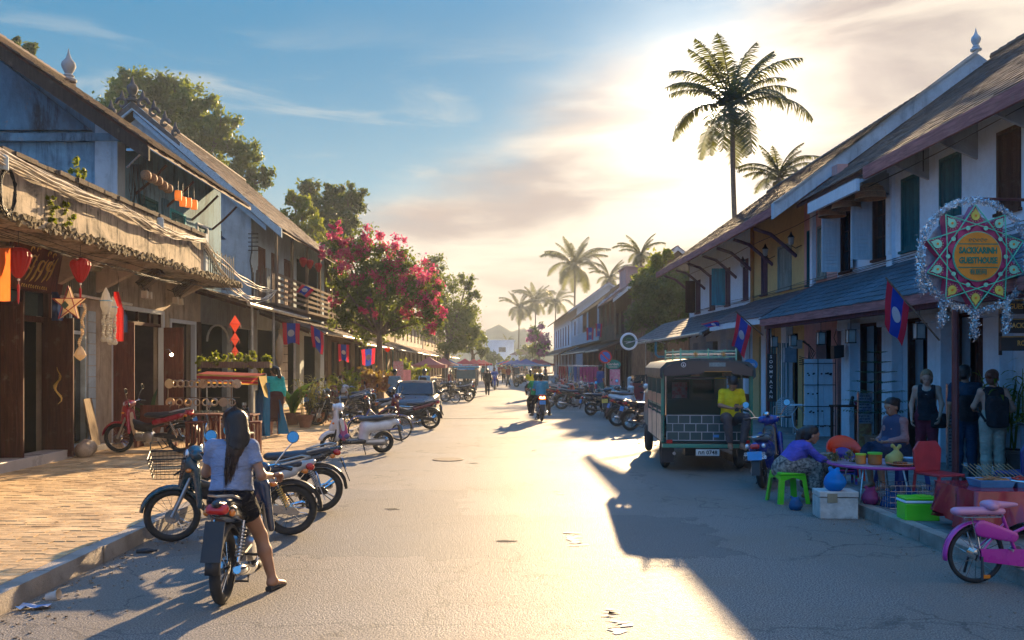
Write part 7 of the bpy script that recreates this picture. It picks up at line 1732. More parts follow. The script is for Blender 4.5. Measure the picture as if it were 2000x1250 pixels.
lantern('tiny round red lantern beside the flowering tree trunk',W(757,683,37),.13,ratio=.6,tassel=False,m=clothmat('bright_red_paper',(.75,.08,.02),.6))
for i,(px,py,Y) in enumerate(((592,512,33.5),(605,516,34.5),(622,522,35.5))): lantern(('red lantern under the gallery eave, leftmost of three','red lantern under the gallery eave, middle of three','red lantern under the gallery eave, rightmost of three')[i],W(px,py,Y),.15,tassel=False)
M_WICK = mat('wicker',(.30,.16,.08),.7,var=.4,scale=40); M_GLOW = mat('lit_orange_shade',(.85,.20,.03),.6,emit=.12,var=.3)
for i,(px,py) in enumerate(((285,342),(297,348),(308,353),(318,362),(328,368))):
 Y = 7.5 * F / (CX - px); t = thing('lantern',('wicker lantern under the eave, first of the row on the left','wicker lantern under the eave, second of the row','wicker lantern under the eave, third of the row','wicker lantern under the eave, fourth of the row','wicker lantern under the eave, last of the unlit row')[i],'lantern',W(px,py,Y),group='wicker lanterns under the eave')
 MB().lathe([(.05,.1),(.10,.06),(.115,0),(.10,-.07),(.06,-.1)],12).build('shade',M_WICK,t,smooth=50); MB().rod((0,0,.1),(0,0,.4),.004).build('cord',M_BLK,t)
for i,(px,py) in enumerate(((348,382),(357,394),(368,396),(379,400))):
 Y = 7.4 * F / (CX - px); t = thing('lantern',('glowing orange drum lantern, leftmost of four','glowing orange drum lantern, second of four','glowing orange drum lantern, third of four','glowing orange drum lantern, rightmost of four')[i],'lantern',W(px,py,Y),group='glowing drum lanterns under the eave')
 MB().lathe([(.075,.11),(.085,0),(.075,-.11)],12).build('shade',M_GLOW,t,smooth=60); MB().rod((0,0,.11),(0,0,.45),.004).build('cord',M_BLK,t)
def star_pts(r0,r1,n=5,ph=90): return [((r0 if k % 2 == 0 else r1) * math.cos(R(ph + 180 * k / n)),(r0 if k % 2 == 0 else r1) * math.sin(R(ph + 180 * k / n))) for k in range(2 * n)]
t = thing('star_lantern','cream paper star lantern with red sticks and a long paper tail','lantern',W(137,594,14.9)); t.rotation_euler = (0,0,R(-8))
S = .30; p = star_pts(S,S * .42)
mb = MB(); mb.v = [(x,0,z) for x,z in p] + [(0,-.07,0),(0,.07,0)]; mb.f = [(i,(i + 1) % 10,10) for i in range(10)] + [((i + 1) % 10,i,11) for i in range(10)]; mb.m = [0] * 20; mb.build('paper',M_PAPER,t)
for k in range(5): a,b = p[2 * k],p[(2 * k + 4) % 10]; MB().rod((a[0],-.055,a[1]),(b[0],-.055,b[1]),.008).build('stick',M_STICK,t)
MB().prism([(-.11,-.02),(-.04,.05),(.03,-.02),(-.04,-.09)],(-.085,-.08),'xz').build('paper_cut',mat('green_motif',(.06,.12,.09),.7),t)
mb = MB()
for k in range(26): mb.cbox((.26 + .03 * math.sin(k * .5) - (.05 if k > 13 else 0),-.03,.0 - k * .030),(.045,.03,.02),rotm('Z',k * 37) @ rotm('X',20));
mb.build('paper_tail',M_PAPER,t)['kind'] = 'stuff'
MB().lathe([(.02,.1),(.07,.02),(.10,-.05),(.06,-.1),(.01,-.14)],8,(.20,-.03,-.80)).build('paper_bell',M_PAPER,t)
for i,(px,py,Y,s) in enumerate(((207,590,16.0,1.0),(220,602,16.7,.85))):
 t = thing('paper_lantern',('tall white paper lantern with blue edging and ruffled tails','smaller white paper lantern just behind the tall one')[i],'lantern',W(px,py,Y));
 MB().lathe([(.01,.26 * s),(.06 * s,.16 * s),(.10 * s,.02),(.10 * s,-.08 * s),(.05 * s,-.22 * s)],8).build('shade',clothmat('white_paper',(.66,.64,.60),.5),t)
 MB().torus((0,0,.02),.103 * s,.008,'z',16,5).build('blue_edge',mat('sky_blue_edge',(.1,.4,.6),.6),t)
 for dx in (-.04,.04):
  mb = MB(); zz = -.2 * s
  for k in range(14): mb.cbox((dx + .01 * math.sin(k),0,zz - k * .032),(.05 - .015 * math.sin(k * .9),.04,.022),rotm('Z',k * 40) @ rotm('X',25))
  mb.ball((dx,0,zz - .47),.06,8,5,1,1,.8); mb.build('ruffled_tail',clothmat('white_paper',(.66,.64,.60)),t)['kind'] = 'stuff'
t = thing('kite_lantern','string of three pink orange diamond lanterns hanging before the dark shop','lantern',W(459,616,22.3),group=None); z = 0
for k,s in enumerate((.17,.135,.105)):
 z -= s * 1.25; mb = MB(); mb.v = [(0,0,s * 1.3),(s * .8,0,0),(0,0,-s * 1.3),(-s * .8,0,0),(0,-.07,0),(0,.07,0)]; mb.f = [(0,1,4),(1,2,4),(2,3,4),(3,0,4),(1,0,5),(2,1,5),(3,2,5),(0,3,5)]; mb.m = [0] * 8; mb.T = Matrix()
 o = mb.build('diamond',clothmat('coral_paper',(.78,.25,.16),.6),t,loc=(0,0,z)); MB().tube([(-s * .8,-.02,0),(0,-.08,0),(s * .8,-.02,0)],.004,4).build('stick',M_STICK,o)
 for sg in (-1,1): MB().rod((sg * s * .8,0,0),(sg * s * .85,0,-.1),.008).build('tassel',M_STICK,o)
 z -= s * 1.25
t = thing('paper_lantern','long cream spindle lantern beside the hanging flag','lantern',W(546,685,27)); MB().lathe([(.01,.5),(.10,.3),(.13,.05),(.12,-.2),(.02,-.5)],10).build('shade',M_PAPER,t,smooth=60); MB().rod((0,0,.5),(0,0,.8),.004).build('cord',M_BLK,t)
# --- big guesthouse star with tinsel
YS = 11.4; cS = W(1898,503,YS); ST = thing('star_sign','big magenta and green star lantern sign ringed with silver tinsel, SACKKARINH GUESTHOUSE','sign',cS); ST.rotation_euler = (0,0,R(3))
M_MAG = mat('magenta_paper',(.42,.03,.13),.45,var=.25,scale=8); M_MINT = mat('mint_strip',(.10,.62,.38),.4,var=.15); M_MINTL = mat('pale_mint_paper',(.28,.70,.48),.5,var=.2); M_YELP = mat('yellow_paper',(.72,.62,.10),.5,var=.2); M_ORG = mat('orange_board',(.80,.27,.02),.5,var=.12); M_GRNP = mat('green_print',(.01,.20,.13),.5); M_FILM = mat('pale_film',(.42,.42,.44),.25,var=.4,scale=7)
NP = 10; n2 = 20; RO,RI = .655,.43; P_ = star_pts(RO,RI,NP,90)
MB().prism(P_,(-.072,.072),'xz').build('star_body',M_MAG,ST)
MB().prism([(x * .72,z * .72) for x,z in star_pts(RO * .86,RI,NP,90)],(-.105,-.0725),'xz').build('star_face',M_MAG,ST)
MB().lathe([(.56,-.01),(.565,0),(.56,.01)],40,(0,.10,0),'y').build('clear_film',M_FILM,ST)
for k in range(NP):
 a0 = R(90 + 36 * k); tip = (RO * math.cos(a0),RO * math.sin(a0))
 for dlt in (3,):
  b = P_[(2 * k + 2 * dlt) % n2]; m_ = [(tip[0],-.08,tip[1]),(tip[0] * .64 + b[0] * .36,-.112,tip[1] * .64 + b[1] * .36),(tip[0] * .36 + b[0] * .64,-.112,tip[1] * .36 + b[1] * .64),(b[0],-.08,b[1])]
  MB().tube(m_,.0075,5).build('green_strut',M_MINT,ST)
 c_ = (.52 * math.cos(a0),.52 * math.sin(a0)); mm = M_YELP if k in (0,4,5,6) else M_MINTL
 def rp(x,z,c=c_,a=a0): return (c[0] + x * math.cos(a) - z * math.sin(a),c[1] + x * math.sin(a) + z * math.cos(a))
 pt = [rp(.075 * (1 if q == 0 else math.cos(q * math.pi / 8)) * (1.25 if q == 0 else .8),.055 * math.sin(q * math.pi / 8)) for q in range(16)]
 o = MB().prism(pt,(-.088,-.074),'xz').build('paper_leaf',mm,ST); MB().prism([(c_[0] + .016 * math.cos(q),c_[1] + .016 * math.sin(q)) for q in np.linspace(0,5.5,8)],(-.094,-.0885),'xz').build('leaf_eye',M_ORG,o)
 mb = MB()
 for q in range(14):
  x,z = rp(.074 * math.cos(q * math.pi / 7),.074 * math.sin(q * math.pi / 7)); mb.cbox((x,-.082,z),(.012,.006,.012))
 mb.build('dot_ring',M_PAPER,o)['kind'] = 'stuff'
 a1 = a0 + R(18); MB().lathe([(.028,-.118),(.028,-.108)],12,(.375 * math.cos(a1),0,.375 * math.sin(a1)),'y').build('paper_disc',M_MINTL,ST)
MB().lathe([(.315,-.128),(.315,-.10)],40,axis='y').build('green_ring',M_MINT,ST); dk = MB().lathe([(.304,-.137),(.304,-.127)],40,axis='y').build('orange_disc',M_ORG,ST)
for z in (.155,-.14): MB().box((-.255,-.141,z - .007),(.255,-.1375,z + .006)).build('green_line',M_GRNP,ST)
text('sign_text','SACKKARINH',.108,M_GRNP,dk,(0,-.141,.07),bold=.004,sx=.74); text('sign_text','GUESTHOUSE',.108,M_GRNP,dk,(0,-.141,-.055),bold=.004,sx=.74); text('sign_text','有居间',.075,M_GRNP,dk,(.0,-.141,-.20),bold=.001)
mb = MB()
for k,x in enumerate((-.10,-.05,0,.05,.10)): mb.tube([(x + .018 * math.cos(q),-.140,.205 + .018 * math.sin(q) * (1 if k % 2 else .8)) for q in np.linspace(0,5,7)],.004,4)
mb.build('script_line',M_GRNP,dk)['kind'] = 'stuff'
M_TINS = mat('silver_tinsel',(.72,.80,.90),.2,.7,var=.3)
def tinsel(path,r,n,parent,seed):
 bl = []
 for a,b in zip(path,path[1:]):
  a,b = Vector(a),Vector(b); k = max(1,int((b - a).length / (r * .8)))
  bl += [(tuple(a.lerp(b,i / k)),r) for i in range(k)]
 o = leaves('tinsel',M_TINS,parent,bl,n,.034,seed,clump=.75,up=0,asp=.32); o['kind'] = 'stuff'
ring = [(.70 * math.cos(R(a)),-.05,.70 * math.sin(R(a)) + .02) for a in range(-40,221,10)]; tinsel(ring,.035,5200,ST,3)
sc2 = [(-.70,-.05,.0),(-.71,-.05,-.35),(-.66,-.05,-.42),(-.60,-.05,-.36),(-.45,-.05,-.50),(-.28,-.05,-.62),(-.05,-.05,-.66),(.0,-.05,-.72),(.12,-.05,-.66),(.35,-.05,-.60),(.52,-.05,-.48),(.66,-.05,-.36),(.72,-.05,-.1)]; tinsel(sc2,.04,3400,ST,4)
for x,z,L in ((-.42,-.52,.36),(0,-.68,.36),(.42,-.54,.42),(.70,-.3,.3)): tinsel([(x,-.06,z),(x,-.06,z - L)],.042,800,ST,int(x * 10) + 7)
t = thing('sign_bracket','dark red iron arm holding the big star sign','bracket',(0,0,0)); MB().tube([W(1896,388,YS),(7.0,YS + .3,4.02),(8.0,YS + .5,3.75)],.02,8).build('arm',mat('maroon_iron',(.10,.02,.02),.5),t); MB().rod(W(1898,388,YS),W(1898,402,YS),.008).build('hook',M_IRON,t)
t = thing('guesthouse_sign','stack of three black boards with gold lettering at the right edge','sign',(7.12,12.2,0))
for k,(z,tx) in enumerate(((2.66,'GUESTHOUSE'),(2.40,'SACKKARINH'),(2.16,'ROOMS'))): o = MB().box((-.30,-.02,z - .1),(.42,.02,z + .1)).build('board',paint('board_black',(.015,.015,.015),.4),t); text('board_text',tx,.10,mg,o,(.06,-.023,z),bold=.001,sx=.8); MB().box((-.29,-.024,z + .085),(.41,-.0205,z + .092)).build('gold_line',mg,o)
for x in (-.28,.40): MB().box((x - .02,.021,2.0),(x + .02,.04,3.0)).build('hanger',M_IRON,t)
# --- gold lettered sign of the near left shop
t = thing('shop_sign','slatted dark red sign with gold calligraphy over the open door','sign',(WL + .10,15.75,3.58)); t.rotation_euler = (0,R(10),0)
for k in range(42): MB().box((0,-.92 + k * .044,-.42),(.03,-.92 + k * .044 + .03,.40)).build('slat',W_RED,t)
MB().box((-.04,-.95,-.45),(-.001,.95,.42)).build('sign_back',W_DARK,t)
def stroke(pts,r): MB().tube([(.045,y,z) for y,z in pts],r,6).build('gold_letter',mg,t,smooth=180)
def arc(cy_,cz,r,a0,a1,n=10,sh=.35): return [(cy_ + r * math.cos(R(a)) + (r * math.sin(R(a))) * sh,cz + r * math.sin(R(a))) for a in np.linspace(a0,a1,n)]
T3 = [.006,.013,.018,.02,.02,.018,.016,.013,.010,.006]
for cy_,cz,r in ((-.30,.06,.12),(.02,.02,.10),(.30,.04,.09)): stroke(arc(cy_,cz,r,20,330),T3)
for y0,z0,y1,z1 in ((-.44,-.26,-.12,.22),(-.30,-.28,-.02,.05),(-.12,-.26,.22,.16),(.10,-.26,.42,.18),(.26,-.22,.55,.22)): stroke([(y0 + (y1 - y0) * f + .02 * math.sin(f * 6),z0 + (z1 - z0) * f) for f in np.linspace(0,1,10)],T3)
for cy_,cz in ((-.36,.28),(-.16,.30),(.22,.26),(.40,.25)): stroke(arc(cy_,cz,.045,0,250,10),[x * .7 for x in T3])
for k in range(12): stroke(arc(-.50 + k * .075,-.355,.024,30 + 40 * (k % 3),300,10,.1),[x * .45 for x in T3])
# --- traffic and shop signs on the right
t = thing('no_parking_sign','round no parking sign, blue with red rim and bar, on a grey pole','sign',(PX(1182,40.5),40.5,.1)); z = PZ(697,40.5) - .1
d = MB().lathe([(.30,-.012),(.30,.012)],28,(0,0,z),'y').build('red_plate',mat('sign_red',(.62,.04,.03),.5),t); MB().lathe([(.23,-.02),(.23,-.0125)],28,(0,0,z),'y').build('blue_field',mat('sign_blue',(.02,.15,.55),.5),d)
m = MB(); m.T = Matrix.Translation((0,-.025,z)) @ rotm('Y',45); m.box((-.24,-.003,-.03),(.24,.003,.03)); m.build('red_bar',mat('sign_red',(.62,.04,.03)),d); MB().rod((0,.03,0),(0,.03,z + .25),.03,n=10).build('pole',M_STEEL,t)
t = thing('oval_sign','oval sea green shop sign with white lettering beside the no parking sign','sign',(PX(1197,40.8),40.8,PZ(712,40.8))); m = MB(); m.T = Matrix.Diagonal((1,1,.62,1)); m.lathe([(.36,-.02),(.36,.02)],28,axis='y'); m.build('board',mat('sea_green',(.0,.22,.20),.5),t); text('sign_text','Garden',.17,M_TXTW,t,(0,-.026,.02),bold=.002); MB().box((-.2,-.026,-.12),(.2,-.0215,-.10)).build('white_line',M_TXTW,t); MB().rod((0,.03,.2),(.2,.1,.9),.012).build('hanger',M_IRON,t)
t = thing('round_sign','round dark green sign in a thick white ring hanging over the pavement','sign',(PX(1228,41),41,PZ(667,41))); MB().torus((0,0,0),.35,.055,'y',32,8).build('white_ring',P_WHITE,t,smooth=180); MB().lathe([(.32,-.015),(.32,.015)],28,axis='y').build('green_disc',mat('bottle_green',(.012,.07,.05),.4),t)
m = MB(); m.box((-.2,-.022,-.01),(.2,-.0155,.0)); m.build('white_line',M_TXTW,t); m = MB(); m.tube([(.12 * math.cos(a),-.02,.09 + .06 * math.sin(a)) for a in np.linspace(0,5.8,12)],.008,4); m.build('leaf_emblem',mat('emblem_green',(.05,.3,.12),.5),t); MB().rod((.0,0,.4),(.3,.2,.9),.012).build('hanger',M_IRON,t)
t = thing('oval_sign','small blue oval sign above the truck roof corner','sign',(PX(1465,19),19,PZ(712,19))); m = MB(); m.T = Matrix.Diagonal((1,1,.75,1)); m.lathe([(.16,-.01),(.16,.01)],24,axis='y'); m.build('board',M_PLB,t); text('sign_text','HOTEL',.07,M_TXTW,t,(0,-.014,0)); MB().rod((0,.02,.1),(0,.02,.7),.008).build('hanger',M_IRON,t)
t = thing('vertical_sign','narrow black board with white letters reading down, SOOMVACAN','sign',(PX(1507,20.6),20.6,1.0)); MB().box((-.11,-.02,0),(.11,.02,1.1)).build('board',paint('board_black',(.015,.015,.015)),t)
for k,ch in enumerate('SOOMVACAN'): text('letter',ch,.10,M_TXTW,t,(-.02,-.023,1.03 - .115 * k),bold=.001)
# ================================================================== fittings of the right arcade
LB = mat('lantern_glass',(.30,.30,.28),.3)
for i,(px,Y) in enumerate(((1606,22.0),(1629,20.6),(1665,18.8),(1704,17.2),(1800,14.4))):
 t = thing('hanging_lamp','small box lamp under the arcade eave, %s' % ('farthest from us','second from the far end','in the middle, by the pier','second from the guesthouse sign','nearest the guesthouse sign')[i],'lamp',(6.75,Y,2.42),group='box lamps under the arcade eave')
 MB().box((-.065,-.065,-.13),(.065,.065,.10)).build('glass_box',LB,t); m = MB(); [m.box((a - .006,b - .006,-.14),(a + .006,b + .006,.11)) for a in (-.068,.068) for b in (-.068,.068)]; m.box((-.08,-.08,.101),(.08,.08,.115)); m.box((-.08,-.08,-.15),(.08,.08,-.131)); m.build('frame',M_IRON,t); MB().rod((0,0,.11),(0,0,.34),.006).build('rod',M_IRON,t)
for i,(px,py,Y) in enumerate(((1466,515,28.4),(1508,492,26.0),(1556,470,23.7))):
 t = thing('wall_lantern',('iron wall lantern at the corner of the white terrace house','iron wall lantern between the yellow house windows','iron wall lantern near the pink house')[i],'lantern',(7.72,Y,PZ(py,Y)),group='iron wall lanterns'); MB().tube([(.28,0,-.12),(.12,0,-.2),(.0,0,-.13)],.012,6).build('arm',M_IRON,t); MB().lathe([(.03,-.12),(.07,-.08),(.085,.08),(.03,.16),(.01,.22)],6).build('lantern_glass',LB,t); MB().lathe([(.10,.08),(.04,.16),(.01,.24)],6).build('cap',M_IRON,t)
for i,(px,py,Y) in enumerate(((1625,408,20.3),(1653,392,19.2),(1700,372,18.3))):
 t = thing('basket_lamp',('woven dome lampshade under the eave, leftmost and smallest','woven dome lampshade under the eave, middle one','woven dome lampshade under the eave, rightmost and largest')[i],'lamp',W(px,py,Y),group='woven dome lampshades'); pr = [(.30,-.17),(.29,-.05),(.24,.06),(.14,.13),(.03,.16)]; m = MB().lathe(pr,20,cap=False); m.build('shade',M_WICK,t,smooth=50); m = MB(); [m.torus((0,0,z),r + .004,.006,'z',20,4) for r,z in pr[:-1]]; m.build('hoops',mat('pale_cane',(.42,.30,.18),.7),t)['kind'] = 'stuff'; MB().rod((0,0,.15),(0,0,.6),.006).build('cord',M_BLK,t)
t = thing('meter_box','grey electric meter on the arcade wall with loose cables','meter box',(7.5,22.6,2.35)); MB().box((-.12,-.08,-.1),(.12,.08,.12)).build('case',mat('pale_case',(.5,.5,.46),.5),t); MB().box((-.32,-.06,-.45),(-.02,.06,-.08)).build('case',mat('blue_case',(.22,.34,.42),.5),t)
for k in range(5): MB().tube([(.05 + .03 * k,-.05,.1),(.3 + .04 * k,-.05,.0 - .05 * k),(.28,-.05,-.35 - .04 * k),(.05,-.05,-.3 - .05 * k)],.012,5).build('cable',M_BLK,t)
t = thing('loudspeaker','black loudspeaker fixed to the white pier by its cable','speaker',(7.55,20.0,2.15)); MB().prism([(-.11,-.17),(.11,-.13),(.11,.14),(-.11,.12)],(-.1,.1),'xz').build('case',M_BLK,t); MB().tube([(0,0,.13),(-.08,0,.3),(-.02,0,.5)],.008).build('cable',M_BLK,t)
t = thing('white_screen','white panelled screen behind a black wire grid standing at the arcade wall','screen',(7.45,20.85,.13))
for k in range(3): MB().box((-.34 + k * .22,0,.05),(-.34 + k * .22 + .21,.03,1.85)).build('panel',P_WHITE,t)
for z in (.75,1.25,1.75,.3): MB().rod((-.40,-.05,z),(.36,-.05,z),.01).build('grid_bar',M_IRON,t)
for x in (-.40,-.05,.36): MB().rod((x,-.05,0),(x,-.05,1.85),.01).build('grid_bar',M_IRON,t)
m = MB(); r_ = random.Random(3); [m.cbox((r_.uniform(-.3,.3),-.062,r_.choice((.28,.62,1.05,1.5)) + r_.uniform(-.03,.03)),(.04,.01,.03)) for _ in range(26)]; m.build('trinkets',M_IRON,t)['kind'] = 'stuff'
def chair_metal(label,loc,rz):
 t = thing('garden_chair',label,'chair',loc,rz); m_ = mat('pale_metal',(.42,.52,.56),.4,.4)
 for x in (-.24,.24):
  MB().tube([(x,-.22,0),(x,-.2,.42),(x,-.18,.64),(x,.05,.66),(x * .9,.2,.62)],.012).build('leg',m_,t); MB().tube([(x,.25,0),(x * .95,.2,.42)],.012).build('leg',m_,t)
 MB().tube([(-.24,.2,.42),(-.22,.24,.75),(-.12,.27,.86),(.12,.27,.86),(.22,.24,.75),(.24,.2,.42)],.013).build('back_frame',m_,t,smooth=60)
 for k in range(7): MB().box((-.20,.215 + .006 * k,.48 + k * .05),(.20,.225 + .006 * k,.515 + k * .05)).build('back_slat',m_,t)
 for k in range(7): MB().box((-.22,-.2 + k * .058,.42),(.22,-.2 + k * .058 + .045,.43)).build('seat_slat',m_,t)
chair_metal('pale metal armchair standing by the black vertical sign',(PX(1522,23.0),22.6,.13),-25)
def table(label,loc,w,d,h,m,rz=0,t_=.03,leg=.05,name='table',group=None):
 t = thing(name,label,'table',loc,rz,group); MB().box((-w / 2,-d / 2,h - t_),(w / 2,d / 2,h)).build('table_top',m,t,bevel=.005)
 for x in (-1,1):
  for y in (-1,1): MB().box((x * (w / 2 - leg) - leg / 2,y * (d / 2 - leg) - leg / 2,0),(x * (w / 2 - leg) + leg / 2,y * (d / 2 - leg) + leg / 2,h - t_)).build('leg',m,t)
 return t
table('narrow dark wooden table with trinkets beside the white screen',(7.5,19.3,.13),.62,.5,.85,W_DARK)
t = thing('trinket','small dark carved figure on the narrow wooden table','figurine',(7.55,19.2,.98)); body('figure',[cap((0,0,.03),(0,0,.12),.05,.03),cap((.02,0,.15),(.02,0,.17),.035)],M_BLK,t,.012,.02)
t = thing('cloth_bundle','pink flower bunch lying on the narrow wooden table','flowers',(7.68,19.15,.98)); leaves('blossom',L_MAG,t,[((0,0,.06),.09)],120,.05,2); leaves('foliage',L_BLUE,t,[((.05,0,.05),.12)],120,.06,3)
t = thing('bistro_table','small round white table left of the white screen','table',(7.35,22.0,.13)); MB().lathe([(.3,.72),(.3,.74)],24).build('table_top',P_WHITE,t); MB().tube([(.0,0,.72),(.16,0,.5),(.12,0,.2),(-.1,0,0)],.014).build('leg',P_WHITE,t); MB().tube([(.0,0,.72),(-.16,0,.5),(-.12,0,.2),(.1,0,0)],.014).build('leg',P_WHITE,t)
def board_stand(label,loc,w,h,c1,c2,rz=0,sc_=22,lines=True):
 t = thing('menu_board',label,'sign',loc,rz); MB().box((-w / 2,-.02,.04),(w / 2,.02,h)).build('board',mat('board_%s' % label[:6],c1,.6,scale=sc_,col2=c2),t); MB().box((-w / 2 - .012,-.028,.02),(-w / 2,.028,h + .02)).build('edge',M_STEEL,t); MB().box((w / 2,-.028,.02),(w / 2 + .012,.028,h + .02)).build('edge',M_STEEL,t)
 m = MB(); r_ = random.Random(int(h * 100)); n = int(h / .055)
 for k in range(n - 1):
  z = h - .05 - k * .055
  if lines:
   x = -w / 2 + .015
   while x < w / 2 - .04: L = r_.uniform(.015,.05); m.box((x,-.023,z - .012),(min(x + L,w / 2 - .015),-.0205,z + .008)); x += L + .012
 if m.v: m.build('print',mat('dark_print',(.06,.07,.09),.6),t)['kind'] = 'stuff'
 return t
board_stand('tall narrow white price board covered in small print beside the blond woman',(7.46,14.75,.13),.16,1.40,(.55,.60,.64),(.35,.42,.48))
board_stand('photo menu board with white top half before the potted pine',(PX(1689,17.2),17.2,.13),.25,1.18,(.5,.5,.5),(.12,.16,.3),sc_=18)
MB().box((-.12,-.0235,.08),(.12,-.021,.60)).build('photo_panel',mat('food_photos',(.40,.08,.03),.5,scale=16,col2=(.5,.3,.12)),bpy.data.objects['menu_board.001'])
t = thing('iron_gate','teal folding iron gate standing open in the dark arcade','gate',(7.6,24.4,.13))
for k in range(9): MB().box((-.28 + k * .065,-.015 + .04 * (k % 2),0),(-.25 + k * .065,.015 + .04 * (k % 2),2.3)).build('gate_bar',mat('teal_iron',(.05,.20,.24),.5),t)
t = thing('beam_cooler','grey blue wicker counter with glass top at the right edge','counter',(7.7,12.0,.13)); MB().box((-.55,-.3,0),(.5,.3,.92)).build('cabinet',mat('wicker_blue',(.05,.10,.14),.6,scale=30,bump=.6),t)
for k in range(12): MB().box((-.56,-.306,.05 + k * .072),(.5,-.3005,.09 + k * .072)).build('weave',mat('wicker_dark',(.02,.04,.06),.6),t)
MB().box((-.58,-.33,.921),(.53,.33,.95)).build('counter_top',M_GLASS,t)
# red barrow and street furniture farther back
t = thing('red_cart','dark red vendor cart with a thin frame canopy between the scooters and the truck','cart',(PX(1262,34),34,.13)); MB().box((-.55,-.3,.35),(.55,.4,1.0)).build('cart_box',mat('cart_red',(.30,.03,.04),.5,grime=.3),t); MB().box((-.5,-.31,1.0),(.5,.4,1.3)).build('display',M_GLASS,t)
for x in (-.45,.45): MB().torus((x,.0,.22),.19,.025,'x',16,6).build('cart_wheel',M_TYRE,t)
m = MB().rod((0,.1,1.3),(0,.1,2.6),.025).build('mast',M_STEEL,t); MB().tube([(-.75,.1,2.5),(-.3,.1,2.62),(.3,.1,2.62),(.75,.1,2.5)],.02).build('canopy_rib',M_STEEL,t)
t = thing('water_tank','white plastic water container standing behind the parked scooters','container',(PX(1239,36),36,.13)); body('tank',[rbox((0,0,.9),(.26,.22,.3),.08)],mat('cloudy_plastic',(.45,.52,.52),.4),t,.03); MB().box((-.25,-.2,0),(.25,.2,.6)).build('crate',mat('crate_grey',(.12,.15,.15),.7),t)
t = thing('banner_stand','pink and blue upright banner at the shops behind the no parking sign','banner',(PX(1201,42.5),42.5,.13)); MB().box((-.24,0,.7),(.24,.02,1.45)).build('pink_print',mat('pink_print',(.60,.15,.38),.5,scale=8,col2=(.55,.4,.5)),t); MB().box((-.24,0,.1),(.24,.02,.699)).build('blue_print',mat('blue_print',(.05,.30,.50),.5),t)
t = thing('pipe','turquoise drain pipe bending down the wall above the cart','pipe',(0,0,0)); MB().tube([W(1281,665,37.3),W(1281,692,37.3),W(1286,697,37.3),W(1300,697,37.3)],.05,8).build('tube',mat('turquoise_pipe',(.02,.30,.40),.4),t,smooth=60)
for i,(px,py,Y,c) in enumerate(((1108,735,52,(.30,.03,.05)),(1140,728,47,(.06,.12,.35)),(1152,735,45,(.35,.06,.2)),(1128,740,50,(.1,.3,.4)))):
 t = thing('clothes_rail',('rail of red clothes outside a far right shop','rail of blue clothes outside a right side shop','rail of pink scarves outside a right side shop','rail of turquoise cloth in a far right shop')[i],'clothes rail',(PX(px,Y),Y,.13)); m = MB(); [m.box((-.5 + .14 * k,-.2,.45),(-.5 + .14 * k + .1,.2,1.55)) for k in range(7)]; m.build('clothes',clothmat('wares_%d' % i,c,.2),t)['kind'] = 'stuff'; MB().rod((-.6,0,1.6),(.6,0,1.6),.02).build('rail',M_STEEL,t); [MB().rod((x,0,0),(x,0,1.6),.02).build('post',M_STEEL,t) for x in (-.6,.6)]
# ================================================================== food stall
def stool(label,loc,m,s=1.0,rz=0):
 t = thing('plastic_stool',label,'stool',loc,rz,scale=s); w = .17
 MB().box((-w,-w,.36),(w,w,.40)).build('seat',m,t,bevel=.015)
 for x in (-1,1):
  for y in (-1,1):
   mb = MB(); mb.v = [(x * (w - .06),y * (w - .005),.36),(x * w,y * (w - .005),.36),(x * w,y * (w - .06),.36),(x * (w + .04),y * (w + .04),0),(x * (w - .02),y * (w + .04),0),(x * (w + .04),y * (w - .02),0)]
   mb.f = [(0,1,3,4),(1,2,5,3),(0,4,5,2),(0,2,1),(3,5,4)]; mb.m = [0] * 5; mb.build('leg',m,t)
 for rz_ in range(4):
  m_ = MB(); m_.T = rotm('Z',90 * rz_); m_.prism([(-w + .002,.36),(w - .002,.36),(w - .002,.30),(w - .06,.30),(.0,.335),(-w + .06,.30),(-w + .002,.30)],(-w - .002,-w + .01),'xz'); m_.build('skirt',m,t)
 return t
stool('bright green plastic stool under the woman in the blue violet jumper',(3.93,12.22,0),mat('lime_plastic',(.08,.55,.02),.35,var=.05),1.05,8)
stool('dark blue plastic stool under the apron wearing vendor',(5.66,12.6,.02),mat('plastic_navy',(.01,.03,.16),.35),1.35,15)
def arm_stack(label,loc,cols):
 for i,(c,nm) in enumerate(cols):
  z = .045 * i; top = len(cols) == 1
  t = thing('plastic_chair',label % nm,'chair',(loc[0],loc[1],loc[2] + z),-8,'stack of child sized plastic armchairs',1 if top else .62); m = mat('plastic_' + nm,c,.35,var=.05)
  MB().box((-.21,-.20,.24),(.21,.18,.27)).build('seat',m,t,bevel=.01)
  for x in (-1,1):
   for y in (-.19,.17): MB().prism([(x * .21,.46),(x * .17,.46),(x * .19,0),(x * .24,0)][::x],(y - .02,y + .02),'xz').build('leg',m,t)
  mb = MB(); N = 14; arc_ = [(.22 * math.cos(R(-20 + 220 * k / N)),.02 + .2 * math.sin(R(-20 + 220 * k / N))) for k in range(N + 1)]
  hh = [.42 + .20 * max(0,math.sin(R(-20 + 220 * k / N))) for k in range(N + 1)]
  for (x,y),h_ in zip(arc_,hh): mb.v += [(x * .96,y * .96,.27 if y > -.05 else .40),(x * 1.06,y * 1.06,h_)]
  mb.f = [(2 * k,2 * k + 1,2 * k + 3,2 * k + 2) for k in range(N)]; mb.m = [0] * N
  o = mb.build('backrest',m,t,smooth=180); sd = o.modifiers.new('thick','SOLIDIFY'); sd.thickness = .02
arm_stack('%s plastic armchair in the stack behind the food table',(5.05,13.1,.13),(((.08,.10,.45),'blue'),((.55,.05,.30),'magenta'),((.05,.40,.06),'green'),((.02,.03,.30),'indigo')))
